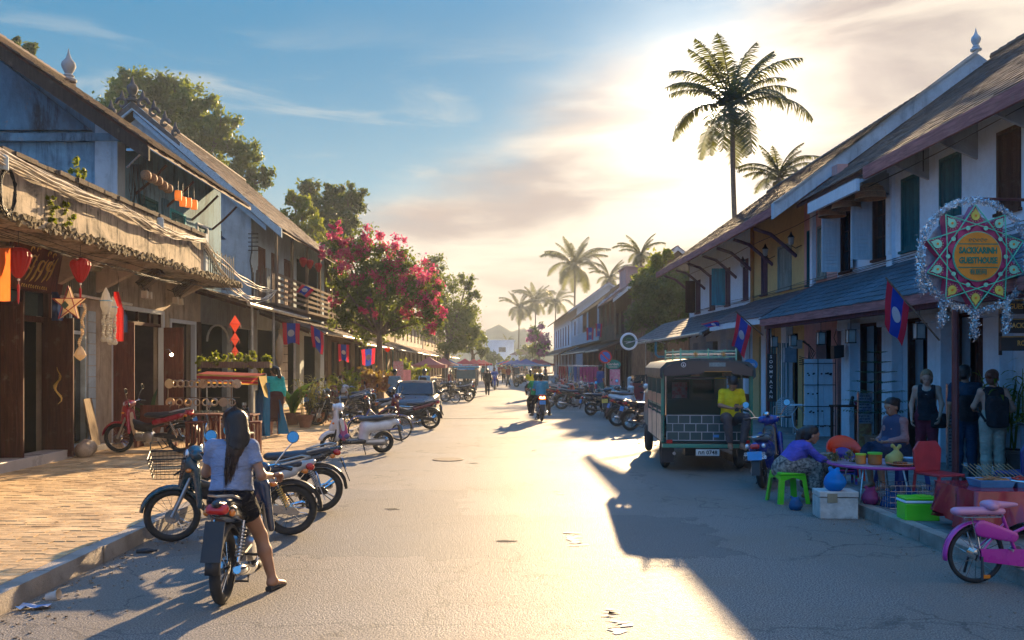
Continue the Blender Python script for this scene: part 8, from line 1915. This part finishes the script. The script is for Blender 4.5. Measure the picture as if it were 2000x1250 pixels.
arm_stack('bright %s armchair on top of the stack',(5.05,13.1,.20),(((.90,.05,.01),'orange red'),))
# low round food table
FT = thing('food_table','low food table with scalloped purple edge in front of the seated vendor','table',(4.82,11.5,0)); MB().lathe([(.55,.585),(.57,.60),(.55,.615)],32).build('table_top',mat('purple_laminate',(.28,.08,.26),.4,var=.5,scale=9,col2=(.55,.45,.5)),FT)
MB().torus((0,0,.60),.565,.02,'z',40,6).build('edge',mat('magenta_edge',(.40,.06,.28),.4),FT)
for k in range(4): a = R(45 + 90 * k); MB().rod((.35 * math.cos(a),.35 * math.sin(a),.58),(.48 * math.cos(a),.48 * math.sin(a),0),.013).build('leg',M_STEEL,FT)
def jar(label,x,y,z,r,h,c,lid):
 t = thing('food_jar',label,'jar',(x,y,z)); MB().lathe([(r * .92,0),(r,h * .1),(r,h * .9)],18).build('jar_body',mat('jar_%s' % label[:5],c,.2,coat=.5),t,smooth=50); MB().lathe([(r * 1.04,h * .9),(r * 1.04,h * 1.05),(r * .98,h * 1.07)],18).build('lid',mat('lid_' + label[:5],lid,.4),t,smooth=50)
jar('amber jar with yellow green lid, left one on the food table',4.58,11.35,.62,.065,.12,(.60,.22,.04),(.40,.55,.03)); jar('large jar of brown sauce with bright green lid',4.73,11.28,.62,.085,.14,(.38,.14,.03),(.10,.50,.03))
t = thing('food_bag','knotted yellow plastic bag of food on the table','bag',(4.98,11.3,.61)); body('bag',[cap((0,0,.06),(.03,0,.10),.11,.08),cap((.02,0,.12),(.03,0,.19),.07,.014),cap((.03,0,.19),(.07,0,.235),.014,.03,(0,1,0),2.5),cap((.03,0,.19),(-.02,0,.24),.014,.03,(1,1,0),2.5)],clothmat('yellow_film',(.72,.62,.22),.5,.3),t,.012,.03)
t = thing('bowl','blue and white enamel bowl at the right of the food table','bowl',(5.2,11.35,.62)); MB().lathe([(.05,0),(.09,.035),(.115,.075),(.108,.075),(.08,.035),(.01,.012)],20).build('enamel',mat('enamel_blue',(.25,.45,.60),.25),t,smooth=50)
t = thing('tray','orange tray of sausages in the middle of the food table','tray',(4.98,11.12,.62)); MB().lathe([(.10,0),(.17,.03),(.165,.035),(.09,.01)],20).build('plate',mat('orange_plate',(.6,.2,.08),.4),t)
for k in range(7): a = k * .9; MB().tube([(.07 * math.cos(a),.07 * math.sin(a),.035),(.03 * math.cos(a + 1),.03 * math.sin(a + 1),.04),(.08 * math.cos(a + 2),.08 * math.sin(a + 2),.035)],.013).build('sausage',mat('grilled',(.25,.07,.02),.4),t)
t = thing('greens','bunch of herbs and skewers held at the table edge by the seated vendor','food',(4.42,11.75,.60)); leaves('herbs',leafmat('herb',(.10,.10,.03),(.40,.28,.12),.2),t,[((0,0,.04),.12),((.12,-.1,.03),.1)],500,.07,5,asp=.2)
def cbag(label,loc,r,c,sy=1.0,flat=1.0,tr=.35):
 t = thing('plastic_bag',label,'bag',loc); body('bag',[cap((0,0,r * .8),(0,0,r * 1.1),r,r * .8),cap((0,0,r * 1.2),(-.01,0,r * 1.75),r * .62,r * .12),cap((-.01,0,r * 1.72),(-.05,.01,r * 2.05),r * .12,r * .26,(0,1,0),2.5),cap((-.01,0,r * 1.72),(.04,.0,r * 2.0),r * .12,r * .24,(1,1,0),2.5),cap((r * .3,.1 * r,r * .6),(r * .5,0,r * .8),r * .6),cap((-r * .4,0,r * .6),(-r * .4,0,r * .9),r * .6)],clothmat('film_%s' % label[:7],c,tr,.25),t,.012,.03); return t
cbag('bright blue knotted plastic bag on the white foam box',(4.10,10.95,.345),.125,(.02,.26,.66))
t = thing('foam_box','scuffed white foam box at the kerb with worn tape','box',(4.13,11.02,0),-4); MB().box((-.23,-.16,0),(.23,.16,.26)).build('box',mat('worn_foam',(.50,.50,.47),.8,var=.2,scale=6,grime=.6,bump=.5),t,bevel=.012); MB().box((-.235,-.165,.263),(.235,.165,.335)).build('lid',mat('worn_foam',(.50,.50,.47)),t,bevel=.012); MB().box((-.14,-.1685,.20),(-.02,-.1655,.31)).build('tape',mat('brown_tape',(.30,.25,.16),.5),t); MB().box((-.235,-.168,.262),(.235,-.1658,.268)).build('seam',M_BLK,t)
t = thing('wire_basket','wire crate under the food table holding blue bags','crate',(4.95,10.95,0)); m = MB()
for k in range(9): x = -.26 + k * .065; m.rod((x,-.2,0),(x,-.2,.42),.003,n=4); m.rod((x,.2,0),(x,.2,.42),.003,n=4)
for k in range(7): y = -.2 + k * .066; m.rod((-.26,y,0),(-.26,y,.42),.003,n=4); m.rod((.26,y,0),(.26,y,.42),.003,n=4)
for k in range(7): z = .01 + k * .068; m.tube([(-.26,-.2,z),(.26,-.2,z),(.26,.2,z),(-.26,.2,z)],.003,4,closed=True)
m.build('wire_mesh',M_STEEL,t)['kind'] = 'stuff'
cbag('dark blue bag in the wire crate, left',(4.82,11.0,.06),.13,(.02,.09,.25)); cbag('dark blue bag in the wire crate, right',(5.08,11.02,.05),.14,(.02,.07,.20)); cbag('pink bag squeezed beside the wire crate',(4.62,11.15,.14),.10,(.45,.08,.22)); cbag('blue bag on the ground beside the foam box',(3.82,11.55,.0),.08,(.04,.14,.30))
t = thing('cool_box','lime green cool box with white trim on the pavement by the red cloth','cool box',(4.72,10.1,.13),-3); MB().box((-.19,-.13,0),(.19,.13,.20)).build('box',mat('lime_plastic2',(.10,.60,.02),.35,var=.05),t,bevel=.015); MB().box((-.195,-.135,.201),(.195,.135,.228)).build('white_rim',P_WHITE,t,bevel=.008); MB().box((-.19,-.13,.23),(.19,.13,.262)).build('lid',mat('lime_plastic2',(.10,.60,.02)),t,bevel=.012); MB().box((-.02,-.10,.2625),(.12,.1,.27)).build('hatch',mat('lime_plastic2',(.10,.60,.02)),t)
# red cloth table with grilled food trays
RT = thing('grill_table','table under a shiny dark red cloth on thin tripod legs at the right edge','table',(5.72,9.35,.13)); w,d,h = .98,.42,.48
V = []; nx,nz = 40,7
def edge(u):
 Pm = 2 * (2 * w + 2 * d); s = u * (4 * w + 4 * d)
 for (x0,y0,x1,y1,L) in ((-w,-d,w,-d,2 * w),(w,-d,w,d,2 * d),(w,d,-w,d,2 * w),(-w,d,-w,-d,2 * d)):
  if s <= L: f = s / L; return x0 + (x1 - x0) * f,y0 + (y1 - y0) * f
  s -= L
 return -w,-d
N = 96
for j in range(nz + 1):
 for i in range(N):
  x,y = edge(i / N); f = j / nz; k = 1 + .06 * f + .045 * f * math.sin(i * .9) + .03 * f * math.sin(i * 2.3); L = .34 + .06 * math.sin(i * .5)
  V.append((x * (1 + (k - 1) / 1.0),y * (1 + (k - 1) * 1.8),h - L * f))
Fq = [(j * N + i,j * N + (i + 1) % N,(j + 1) * N + (i + 1) % N,(j + 1) * N + i) for j in range(nz) for i in range(N)]
tc_ = thing('tablecloth','shiny dark red plastic cloth over the grill table','tablecloth',(5.72,9.35,.131)); CL = mat('wine_oilcloth',(.30,.012,.03),.22,var=.3,scale=3,coat=.5)
np_mesh('cloth_drape',np.array(V),np.array(Fq),CL,tc_,smooth=True); MB().box((-w,-d,h - .004),(w,d,h + .004)).build('cloth_top',CL,tc_)
MB().box((-w + .01,-d + .01,h - .03),(w - .01,d - .01,h - .006)).build('table_top',W_DARK,RT)
for x in (-.75,.75):
 for s in ((-.25,-.3),(.25,-.3),(0,.35)): MB().rod((x,0,h - .03),(x + s[0] * (1 if x > 0 else 1),s[1],0),.011).build('leg',M_IRON,RT)
for i,(x,lab,c) in enumerate(((-.58,'blue plastic tray of skewers, left on the red cloth',(.35,.18,.08)),(-.20,'blue plastic tray of red peppers and skewers in the middle of the red cloth',(.40,.04,.03)),(.16,'blue plastic tray of pale garlic bulbs, right on the red cloth',(.6,.6,.52)))):
 t = thing('food_tray',lab,'tray',(5.68 + x,9.3,.13 + h + .006)); tb = mat('tray_blue',(.06,.22,.42),.35); m = MB(); m.v = [(-.16,-.12,0),(.16,-.12,0),(.16,.12,0),(-.16,.12,0),(-.185,-.145,.075),(.185,-.145,.075),(.185,.145,.075),(-.185,.145,.075)]; m.f = [(0,1,2,3),(0,1,5,4),(1,2,6,5),(2,3,7,6),(3,0,4,7)]; m.m = [0] * 5; o = m.build('tray_shell',tb,t); sd = o.modifiers.new('thick','SOLIDIFY'); sd.thickness = .006
 r_ = random.Random(i); m = MB()
 for k in range(34):
  if i < 2: a = r_.uniform(-.6,.6); m.cbox((r_.uniform(-.12,.12),r_.uniform(-.09,.09),.05 + .035 * r_.random()),(.13,.014,.012),rotm('Z',90 * a) @ rotm('Y',r_.uniform(-12,12)))
  else: m.ball((r_.uniform(-.12,.12),r_.uniform(-.09,.09),.05 + .05 * r_.random()),.022,7,5)
 m.build('food',mat('food_%d' % i,c,.5,var=.5,scale=12),t)['kind'] = 'stuff'
t = thing('grill','small smoking charcoal grill behind the blue trays','grill',(5.55,10.05,.0)); MB().box((-.3,-.12,.5),(.3,.12,.6)).build('fire_box',M_IRON,t); [MB().rod((x,y,0),(x,y,.5),.01).build('leg',M_IRON,t) for x in (-.28,.28) for y in (-.1,.1)]
for k in range(12): MB().rod((-.26 + k * .047,-.16,.62),(-.26 + k * .047,.2,.74),.004).build('skewer',mat('bamboo_stick',(.35,.22,.10),.6),t)
def chair_p(label,loc,rz,m):
 t = thing('plastic_chair',label,'chair',loc,rz); MB().box((-.2,-.2,.40),(.2,.2,.43)).build('seat',m,t,bevel=.01); MB().prism([(-.2,.43),(.2,.43),(.22,.70),(.14,.80),(-.14,.80),(-.22,.70)],(.17,.20),'xz').build('backrest',m,t,bevel=.008)
 for x in (-.19,.19):
  for y in (-.18,.18): MB().rod((x,y,.40),(x * 1.15,y * 1.15,0),.02).build('leg',m,t)
chair_p('dark red plastic chair behind the cool box',(5.35,10.9,.13),20,mat('plastic_wine',(.38,.03,.04),.35)); chair_p('dark blue plastic chair at the right edge of the photo',(6.4,11.0,.13),200,mat('plastic_navy',(.01,.03,.16),.35))
# ================================================================== jewellery stall and cafe tables, left
JY = 19.4; JX = PX(398,JY)
t = thing('jewellery_rack','rack of silver rings and discs hung in two rows before the dark doorway','display rack',(JX,JY,ZP)); w = .78
for z in (1.36,.98): MB().rod((-w,0,z),(w,0,z),.009).build('rail',W_GREY,t)
for x in (-w,-.1,.6): MB().rod((x,0,0),(x,0,1.4),.012).build('post',W_GREY,t)
m_s = mat('old_silver',(.55,.45,.32),.3,1.0)
for z0,xs in ((1.28,np.linspace(-.74,.72,13)),(.88,np.linspace(-.72,.62,8))):
 for k,x in enumerate(xs):
  big = k % 6 == 0; r = .085 if not big else .10
  if big: MB().lathe([(r,-.006),(r,.006)],18,(x,-.02,z0),'y').build('disc',m_s,t)
  else: MB().torus((x,-.02,z0),r * .8,.012 + .006 * (k % 3),'y',18,6).build('ring',m_s,t)
t = table('long low jewellery table under the ring rack',(JX + .1,JY + .25,ZP),1.7,.6,.62,W_DARK)
m = MB(); r_ = random.Random(9); [m.cbox((JX + .1 + r_.uniform(-.8,.8),JY + .25 + r_.uniform(-.25,.25),ZP + .65),(r_.uniform(.03,.09),r_.uniform(.03,.08),r_.uniform(.02,.07)),rotm('Z',r_.uniform(0,90))) for _ in range(120)]; tag(m.build('trinkets',mat('assorted_trinkets',(.30,.20,.12),.4,.3,var=.6,scale=6,col2=(.12,.2,.2))),'small silver and bead trinkets spread on the jewellery table','trinkets',kind='stuff')
t = thing('stall_canopy','red and gold striped cloth canopy over the jewellery stall','canopy',(PX(452,20.2),20.2,0)); zc = PZ(730,20.2); w = .68
for k,(z0,z1,c) in enumerate(((0,.035,(.60,.42,.10)),(.035,.10,(.45,.05,.06)),(.10,.12,(.60,.42,.10)),(.12,.17,(.45,.05,.06)),(.17,.2,(.60,.42,.10)))): MB().quad((-w,-.3,zc - z0 - .0),(w,-.3,zc - z0 - .05),(w + .0,-.32,zc - z1 - .05),(-w,-.32,zc - z1)).build('stripe',clothmat('stripe_%d' % (k % 2),c,.4),t)
MB().quad((-w,-.3,zc),(w,-.3,zc - .05),(w,.4,zc + .0),(-w,.4,zc + .05)).build('canopy_top',clothmat('stripe_1',(.45,.05,.06)),t); MB().quad((w + .01,-.3,zc - .05),(w + .14,-.28,zc - .5),(w + .12,.1,zc - .55),(w + .01,.4,zc - .05)).build('side_cloth',clothmat('stripe_0',(.6,.42,.1)),t)
for x in (-w,w): MB().rod((x,.38,ZP),(x,.38,zc),.015).build('post',M_STEEL,t)
t = thing('blue_cloth','deep blue cloth hanging over the end of the jewellery stall','cloth',(PX(512,20.4),20.4,ZP)); m = MB(); vs = [(-.16 + .34 * i / 9,.03 * math.sin(i * 1.7),1.28 - 1.22 * j / 7 - (.25 * (i < 3) * (j == 0))) for i in range(10) for j in range(8)]; m._a(vs,[(i * 8 + j,i * 8 + j + 1,i * 8 + j + 9,i * 8 + j + 8) for i in range(9) for j in range(7)]); m.build('cloth',clothmat('deep_blue_cloth',(.008,.07,.19),.2),t,smooth=180)
t = thing('blue_cloth','blue cloth edged in pink trailing beside the woman in turquoise','cloth',(PX(551,21.3),21.3,ZP)); m = MB(); vs = [(-.10 + (.05 + .22 * j / 7) * i / 5,.03 * math.sin(i * 1.7),.86 - .82 * j / 7) for i in range(6) for j in range(8)]; m._a(vs,[(i * 8 + j,i * 8 + j + 1,i * 8 + j + 9,i * 8 + j + 8) for i in range(5) for j in range(7)]); m.build('cloth',clothmat('deep_blue_cloth',(.008,.07,.19)),t,smooth=180)
CG = 'brown wooden cafe tables and stools'
def wstool(label,loc,rz=0,h=.62):
 t = thing('wooden_stool',label,'stool',loc,rz,CG); MB().box((-.17,-.17,h - .04),(.17,.17,h)).build('seat',W_RED,t,bevel=.006)
 for x in (-.14,.14):
  for y in (-.14,.14): MB().box((x - .02,y - .02,0),(x + .02,y + .02,h - .04)).build('leg',W_RED,t)
 for k in range(4): MB().box((-.11 + k * .06,-.15,.2),(-.08 + k * .06,-.13,h - .05)).build('slat',W_RED,t)
for i,(px,Y) in enumerate(((408,17.6),(470,17.4))):
 lab = ('brown cafe table left of the woman on the motorcycle','brown cafe table right of the ponytail')[i]; t = table(lab,(PX(px,Y),Y,ZP),.62,.5,.74,W_RED,group=CG)
 for k in range(5): MB().box((-.22 + k * .1,-.23,.15),(-.19 + k * .1,-.21,.7)).build('slat',W_RED,t)
wstool('brown slatted stool beside the left cafe table',(PX(384,17.2),17.2,ZP)); wstool('brown slatted stool at the right cafe table',(PX(490,17.0),17.1,ZP),10); wstool('brown stool behind the left cafe table',(PX(430,18.2),18.2,ZP))
t = thing('wooden_bench','dark brown bench behind the red motorcycle','bench',(PX(305,18.5),18.5,ZP)); MB().box((-.4,-.2,.42),(.4,.2,.47)).build('seat',W_RED,t); MB().box((-.4,.17,.47),(.4,.21,.85)).build('backrest',W_RED,t); [MB().box((x - .03,-.18,0),(x + .03,.18,.42)).build('leg',W_RED,t) for x in (-.35,.35)]
for i,(px,py,Y) in enumerate(((332,792,18.0),(409,786,17.6),(477,788,17.4))):
 t = thing('wine_glass',('wine glass with amber drink behind the red motorcycle seat','wine glass on the left cafe table','wine glass on the right cafe table')[i],'glass',(PX(px,Y),Y,ZP + .74)); MB().lathe([(.04,0),(.006,.01),(.005,.10),(.03,.13),(.045,.18),(.04,.22)],14,cap=False).build('glass_bowl',clearglass(),t,smooth=60); MB().lathe([(.004,.12),(.028,.135),(.038,.165)],12).build('drink',mat('amber_drink',(.45,.14,.03),.2),t)
for i,(px,Y,rz) in enumerate(((640,25.0,30),(655,26.0,-20),(628,26.5,100))):
 t = thing('garden_chair',('folding wooden chair nearest the kerb beside the cane plants','folding wooden chair behind the nearest one','wooden chair of the man in the blue cap')[i],'chair',(PX(px,Y),Y,ZP),rz,'wooden garden chairs by the plants')
 for x in (-.2,.2): MB().rod((x,-.22,0),(x,.2,.62),.016).build('leg',W_GREY,t); MB().rod((x,.22,0),(x,-.2,.6),.016).build('leg',W_GREY,t); MB().rod((x,.12,.42),(x,.3,.9),.016).build('back_post',W_GREY,t)
 for k in range(5): MB().box((-.2,-.18 + k * .08,.42),(.2,-.12 + k * .08,.435)).build('slat',W_GREY,t)
 for k in range(3): MB().box((-.2,.19 + k * .035,.58 + k * .11),(.2,.205 + k * .035,.64 + k * .11)).build('slat',W_GREY,t)
t = thing('leaning_board','weathered plywood sheet leaning on the wall left of the red motorcycle','board',(WL + .30,17.6,ZP),12); m = MB(); m.T = rotm('Y',-10); m.box((-.012,-.30,0),(.012,.34,1.05)); m.build('sheet',wood('plywood',(.24,.18,.12),.8),t)
t = thing('boulder','rounded pale stone at the foot of the wall before the red motorcycle','rock',(WL + .55,16.6,ZP)); body('stone',[cap((0,-.1,.12),(0,.15,.15),.16,.13),cap((.05,.05,.2),(0,0,.25),.1,.08)],mat('pale_stone',(.38,.30,.22),.9,var=.3,bump=.7),t,.02,.06)
t = thing('menu_board','blue framed chalk menu board under the flowering tree','sign',(PX(720,33),33,.0),0); MB().box((-.28,-.03,.45),(.28,.02,1.25)).build('board',mat('blue_chalkboard',(.02,.07,.22),.6),t)
m = MB(); r_ = random.Random(2); [m.box((-.2 + r_.uniform(0,.05),-.034,1.1 - k * .09),(.1 + r_.uniform(0,.1),-.0305,1.13 - k * .09)) for k in range(7)]; m.build('chalk_lines',M_PLB,t)['kind'] = 'stuff'; [MB().rod((x,0,0),(x,0,.5),.015).build('leg',W_GREY,t) for x in (-.25,.25)]
t = thing('poster','pink and white menu poster standing left of the dark car','poster',(PX(778,36),36,0)); MB().box((-.2,0,.9),(.2,.02,1.95)).build('sheet',mat('pink_menu',(.65,.50,.48),.6,scale=16,col2=(.55,.15,.15)),t); MB().rod((0,.03,0),(0,.03,1.0),.015).build('stand',M_STEEL,t)
t = thing('poster','plain pink poster right of the menu poster','poster',(PX(792,37),37,0)); MB().box((-.2,0,.9),(.22,.02,1.6)).build('sheet',mat('plain_pink',(.60,.28,.30),.6),t); MB().rod((0,.03,0),(0,.03,1.0),.015).build('stand',M_STEEL,t)
t = thing('helmet','black helmet resting on the maroon motorcycle before the car','helmet',(PX(764,25.8),25.8,1.03)); body('shell',[cap((0,0,.0),(0,0,.05),.13,.12)],PB['black'],t,.018); MB().ball((0,-.06,.02),.105,10,6,1,.8,.6).build('visor',M_GLASS,t,smooth=180)
# lamps on the left wall
for i,(px,py,Y) in enumerate(((283,570,19.0),(291,572,19.3),(343,582,21.2),(353,585,21.6))):
 t = thing('spot_lamp',('square floodlight under the terrace, left of the first pair','square floodlight under the terrace, right of the first pair','square floodlight of the second pair, left','square floodlight of the second pair, right')[i],'lamp',W(px,py,Y),group='square floodlights under the terrace'); MB().box((-.06,-.05,-.13),(.06,.05,.02)).build('lamp_body',mat('pale_lamp',(.62,.52,.38),.4),t); MB().tube([(0,0,.02),(-.05,0,.15),(-.2,0,.2)],.01).build('arm',M_IRON,t)
for i,(px,py,Y) in enumerate(((295,545,19.2),(362,560,21.6))): t = thing('vent_cover',('slanting louvre box above the first floodlights','slanting louvre box above the second floodlights')[i],'box',W(px,py,Y)); m = MB(); m.T = rotm('Y',-38); [m.box((-.28,-.12,-.08 + k * .045),(.28,.12,-.06 + k * .045)) for k in range(5)]; m.build('louvre',W_GREY,t)['kind'] = 'stuff'; MB().rod((0,0,-.1),(-.3,0,-.1),.012).build('arm',M_IRON,t)
t = thing('lit_lamp','small lit bulb on a curved arm at the folding door edge','lamp',W(335,693,20.9)); MB().tube([(-.14,0,.12),(-.06,0,.13),(0,0,.05)],.008).build('arm',M_CHROME,t); MB().ball((0,0,0),.035).build('bulb',mat('lit_bulb',(1,.75,.42),.3,emit=22),t,smooth=180)
t = thing('gooseneck_lamp','black gooseneck lamp on the pale blue corner wall','lamp',W(424,462,28)); MB().tube([(-.1,0,-.15),(-.1,0,.1),(.02,0,.25),(.14,0,.15),(.14,0,0)],.015).build('arm',M_IRON,t); MB().lathe([(.14,-.08),(.05,0),(.02,.03)],12,(.14,0,0)).build('shade',M_IRON,t)
t = thing('pennant_insulators','black iron insulator bracket with cable on the pale blue gable','bracket',W(492,475,30.4)); MB().rod((0,0,.4),(0,0,-.35),.02).build('post',M_IRON,t)
for k in range(5): MB().box((-.12,-.04,.3 - k * .14),(.22,.0,.33 - k * .14)).build('arm',M_IRON,t)
MB().tube([(0,0,-.2),(-.06,0,-.6),(.02,0,-1.2),(.0,0,-2.4)],.02).build('cable',M_IRON,t)
t = thing('wall_bracket','grey steel bracket with insulators at the corner of the stained house','bracket',W(248,295,19.0)); MB().box((0,-.03,0),(.45,.03,.05)).build('arm',M_STEEL,t); MB().rod((.0,0,-.35),(.35,0,0),.02).build('brace',M_STEEL,t); [MB().lathe([(.03,0),(.045,.03),(.02,.08)],8,(.1 + .1 * k,0,.05)).build('insulator',P_WHITE,t) for k in range(3)]
# --- cables
def cable_bundle(name,label,A,B,n,sag,spread,m,r=.012,seed=1,mid=None,cat='cables'):
 r_ = random.Random(seed); mb = MB(); A,B = Vector(A),Vector(B)
 for k in range(n):
  a = A + Vector((r_.uniform(-.02,.05),0,r_.uniform(-spread,spread))); b = B + Vector((r_.uniform(-.02,.05),0,r_.uniform(-spread,spread) * .5)); s = sag * r_.uniform(.4,1.5); ph = r_.uniform(0,6)
  pts = [a.lerp(b,i / 16) + Vector((.02 * math.sin(i + ph),0,-s * 4 * (i / 16) * (1 - i / 16) + .025 * math.sin(i * 1.3 + ph))) for i in range(17)]
  mb.tube(pts,r * r_.uniform(.6,1.15),5,cap=False)
 o = mb.build(name,m,None,smooth=60); tag(o,label,cat,kind='stuff'); return o
M_WIRE = mat('pale_cable',(.62,.54,.42),.5,var=.15)
XP = -6.86
def PP(px,py,x=XP): Y = x * F / (px - CX); return Vector((x,Y,PZ(py,Y)))
cable_bundle('cables','thick bundle of pale cables sagging along the near half of the mossy parapet',(XP,9.5,5.0),PP(232,410),26,.12,.14,M_WIRE,seed=2)
cable_bundle('cables','pale cables sagging along the far half of the mossy parapet',PP(232,410),PP(398,470),24,.10,.08,M_WIRE,seed=3)
cable_bundle('cables','pale cables swinging from the terrace end down to the gallery rail',PP(398,475),W(538,568,30.2),7,.55,.07,M_WIRE,.016,4)
cable_bundle('cables','thin dark cables hanging from the terrace corner',PP(398,480),W(470,575,26),6,.3,.1,M_IRON,.008,5)
cable_bundle('cables','thin dark wires running under the terrace slab',(-7.1,11,3.8),(-7.1,23.5,3.82),5,.12,.05,M_IRON,.007,6)
cable_bundle('cables','thin dark cables running along the white guesthouse wall above the arcade roof',(7.92,9.5,4.02),(7.92,37,3.98),4,.10,.05,M_IRON,.009,12)
cable_bundle('cables','two thin cables slung under the right eaves',(7.5,12,5.55),(7.4,36,5.3),2,.15,.06,M_IRON,.008,13)
t = thing('cable_coil','tangled coil of black cable hanging on the parapet at the left edge','cable',PP(14,345)); r_ = random.Random(6)
for k in range(9): MB().tube([(.02 * r_.random(),(.16 + .05 * r_.random()) * math.cos(a) + r_.uniform(-.03,.03),(.28 + .08 * r_.random()) * math.sin(a) - .2) for a in np.linspace(0,6.28,16)],.009,5).build('loop',M_IRON,t)
for i,(px,py) in enumerate(((313,436),(6,318))): t = thing('junction_box',('small grey junction cap on the far end of the parapet','white junction box at the near end of the parapet')[i],'box',PP(px,py)); MB().lathe([(.07,-.1),(.07,.08),(.05,.11)],12).build('cap',P_PALEB,t)
t = thing('utility_wires','loose dark wires hanging at the corner of the stained house','wires',W(255,330,19.0)); r_ = random.Random(8)
for k in range(12): MB().tube([(.02 * k,0,.1),(.03 * k + r_.uniform(-.05,.05),-.02,-.4),(.03 * k + r_.uniform(-.1,.1),-.02,-.8 - .5 * r_.random())],.007,4).build('wire',M_IRON,t)
# litter, worn paint and road scars
t = thing('manhole_cover','round iron manhole cover in the road ahead of the parked motorcycles','manhole cover',(-1.0,17.5,0)); MB().lathe([(.30,.002),(.30,.012),(.27,.014)],28).build('cover',mat('rusty_iron',(.10,.07,.05),.6,.5,var=.4,scale=14,bump=.5),t)
t = thing('road_seam','dark filled trench line crossing part of the road near mid distance','road seam',(0,30.3,0)); MB().box((-1.9,-.06,.001),(.7,.06,.006)).build('filling',mat('tar',(.02,.02,.02),.5),t)
r_ = random.Random(17)
for i,(px,py,n) in enumerate(((1128,1065,9),(1042,882,5),(1088,965,6),(1215,1235,8))):
 m = MB(); x0,y0,_ = G(px,py)
 for k in range(n): a = r_.uniform(0,3.1); s = r_.uniform(.02,.06); q = [(x0 + r_.uniform(-.08,.08) * 1.2 + s * math.cos(a + j * 1.05) * r_.uniform(.5,1.3),y0 + k * .08 + s * math.sin(a + j * 1.05) * r_.uniform(.6,1.6),.004 + .0006 * k) for j in range(6)]; m._a(q,[tuple(range(6))])
 tag(m.build('worn_paint',mat('worn_white_paint',(.55,.52,.46),.7,var=.3,scale=20)),('flecks of worn white paint right of the road centre, near','flecks of worn white paint at mid distance','flecks of worn white paint between the other two patches','flecks of worn white paint at the bottom edge of the photo')[i],'road paint',kind='stuff')
for i,(px,py) in enumerate(((765,995),(985,1057),(925,905))):
 x0,y0,_ = G(px,py); t = thing('pothole',('small dark scar in the road left of centre','small dark scar in the road at the centre','faint dark scar in the road farther ahead')[i],'pothole',(x0,y0,0)); m = MB(); q = [(r_.uniform(.04,.15) * math.cos(a),r_.uniform(.03,.10) * math.sin(a),.004) for a in np.linspace(0,5.8,12)]; m._a(q,[tuple(range(12))]); m.build('scar',mat('broken_tar',(.035,.033,.03),.9,bump=1.0),t)
t = thing('plastic_cup','crushed clear plastic cup in the left gutter','litter',G(92,1168,.01)); m = MB(); m.T = rotm('Y',75); m.lathe([(.035,0),(.045,.09),(.05,.1)],14,cap=False); m.build('cup',mat('cloudy_cup',(.55,.5,.45),.25),t,smooth=50)
t = thing('wrapper','crumpled blue and white wrapper in the left gutter','litter',G(66,1190,.0)); m = MB(); r_ = random.Random(1); m.v = [(.04 * i - .12,.035 * j - .05 + .02 * r_.random(),.01 + .03 * r_.random()) for i in range(7) for j in range(4)]; m.f = [(i * 4 + j,i * 4 + j + 1,i * 4 + j + 5,i * 4 + j + 4) for i in range(6) for j in range(3)]; m.m = [0] * 18; m.build('film',mat('wrapper_blue',(.05,.22,.55),.35,scale=12,col2=(.5,.5,.55)),t)
t = thing('bottle','dark crushed bottle by the kerb under the basket motorcycle','litter',G(268,1078,.01)); m = MB(); m.T = rotm('Y',85); m.lathe([(.03,0),(.032,.12),(.012,.17),(.012,.2)],10); m.build('bottle',M_BLK,t,smooth=50)
m = MB(); r_ = random.Random(21)
for k in range(70): x,y = (r_.uniform(-3.6,-2.2),r_.uniform(5.5,12)) if k % 2 else (r_.uniform(-8,-3.9),r_.uniform(7,20)); z = .004 if x > KL else ZP + .008; a = r_.uniform(0,3.1); s = r_.uniform(.015,.035); c,q = math.cos(a) * s,math.sin(a) * s; m.quad((x - c,y - q,z),(x + q * .4,y - c * .4,z + .008),(x + c,y + q,z),(x - q * .4,y + c * .4,z + .004))
tag(m.build('fallen_leaves',mat('dry_fallen_leaf',(.20,.11,.04),.8,var=.4)),'small dry leaves scattered on the left pavement and gutter','leaves',kind='stuff')
finish_texts()
# ================================================================== evening haze and cooking smoke in the air
def haze():
 m = bpy.data.materials.new('haze'); m.use_nodes = True; t = NT(m.node_tree); t.n.remove(t.n['Principled BSDF'])
 v = t.add('ShaderNodeVolumePrincipled',ins={'Density': .0007,'Anisotropy': .3,'Color': (.8,.9,1.0,1)})
 t.l.new(v.outputs[0],t.n['Material Output'].inputs['Volume'])
 o = MB().box((-190,-30,-1.2),(190,450,24)).build('haze',m); o['kind'] = 'stuff'; return o
haze()
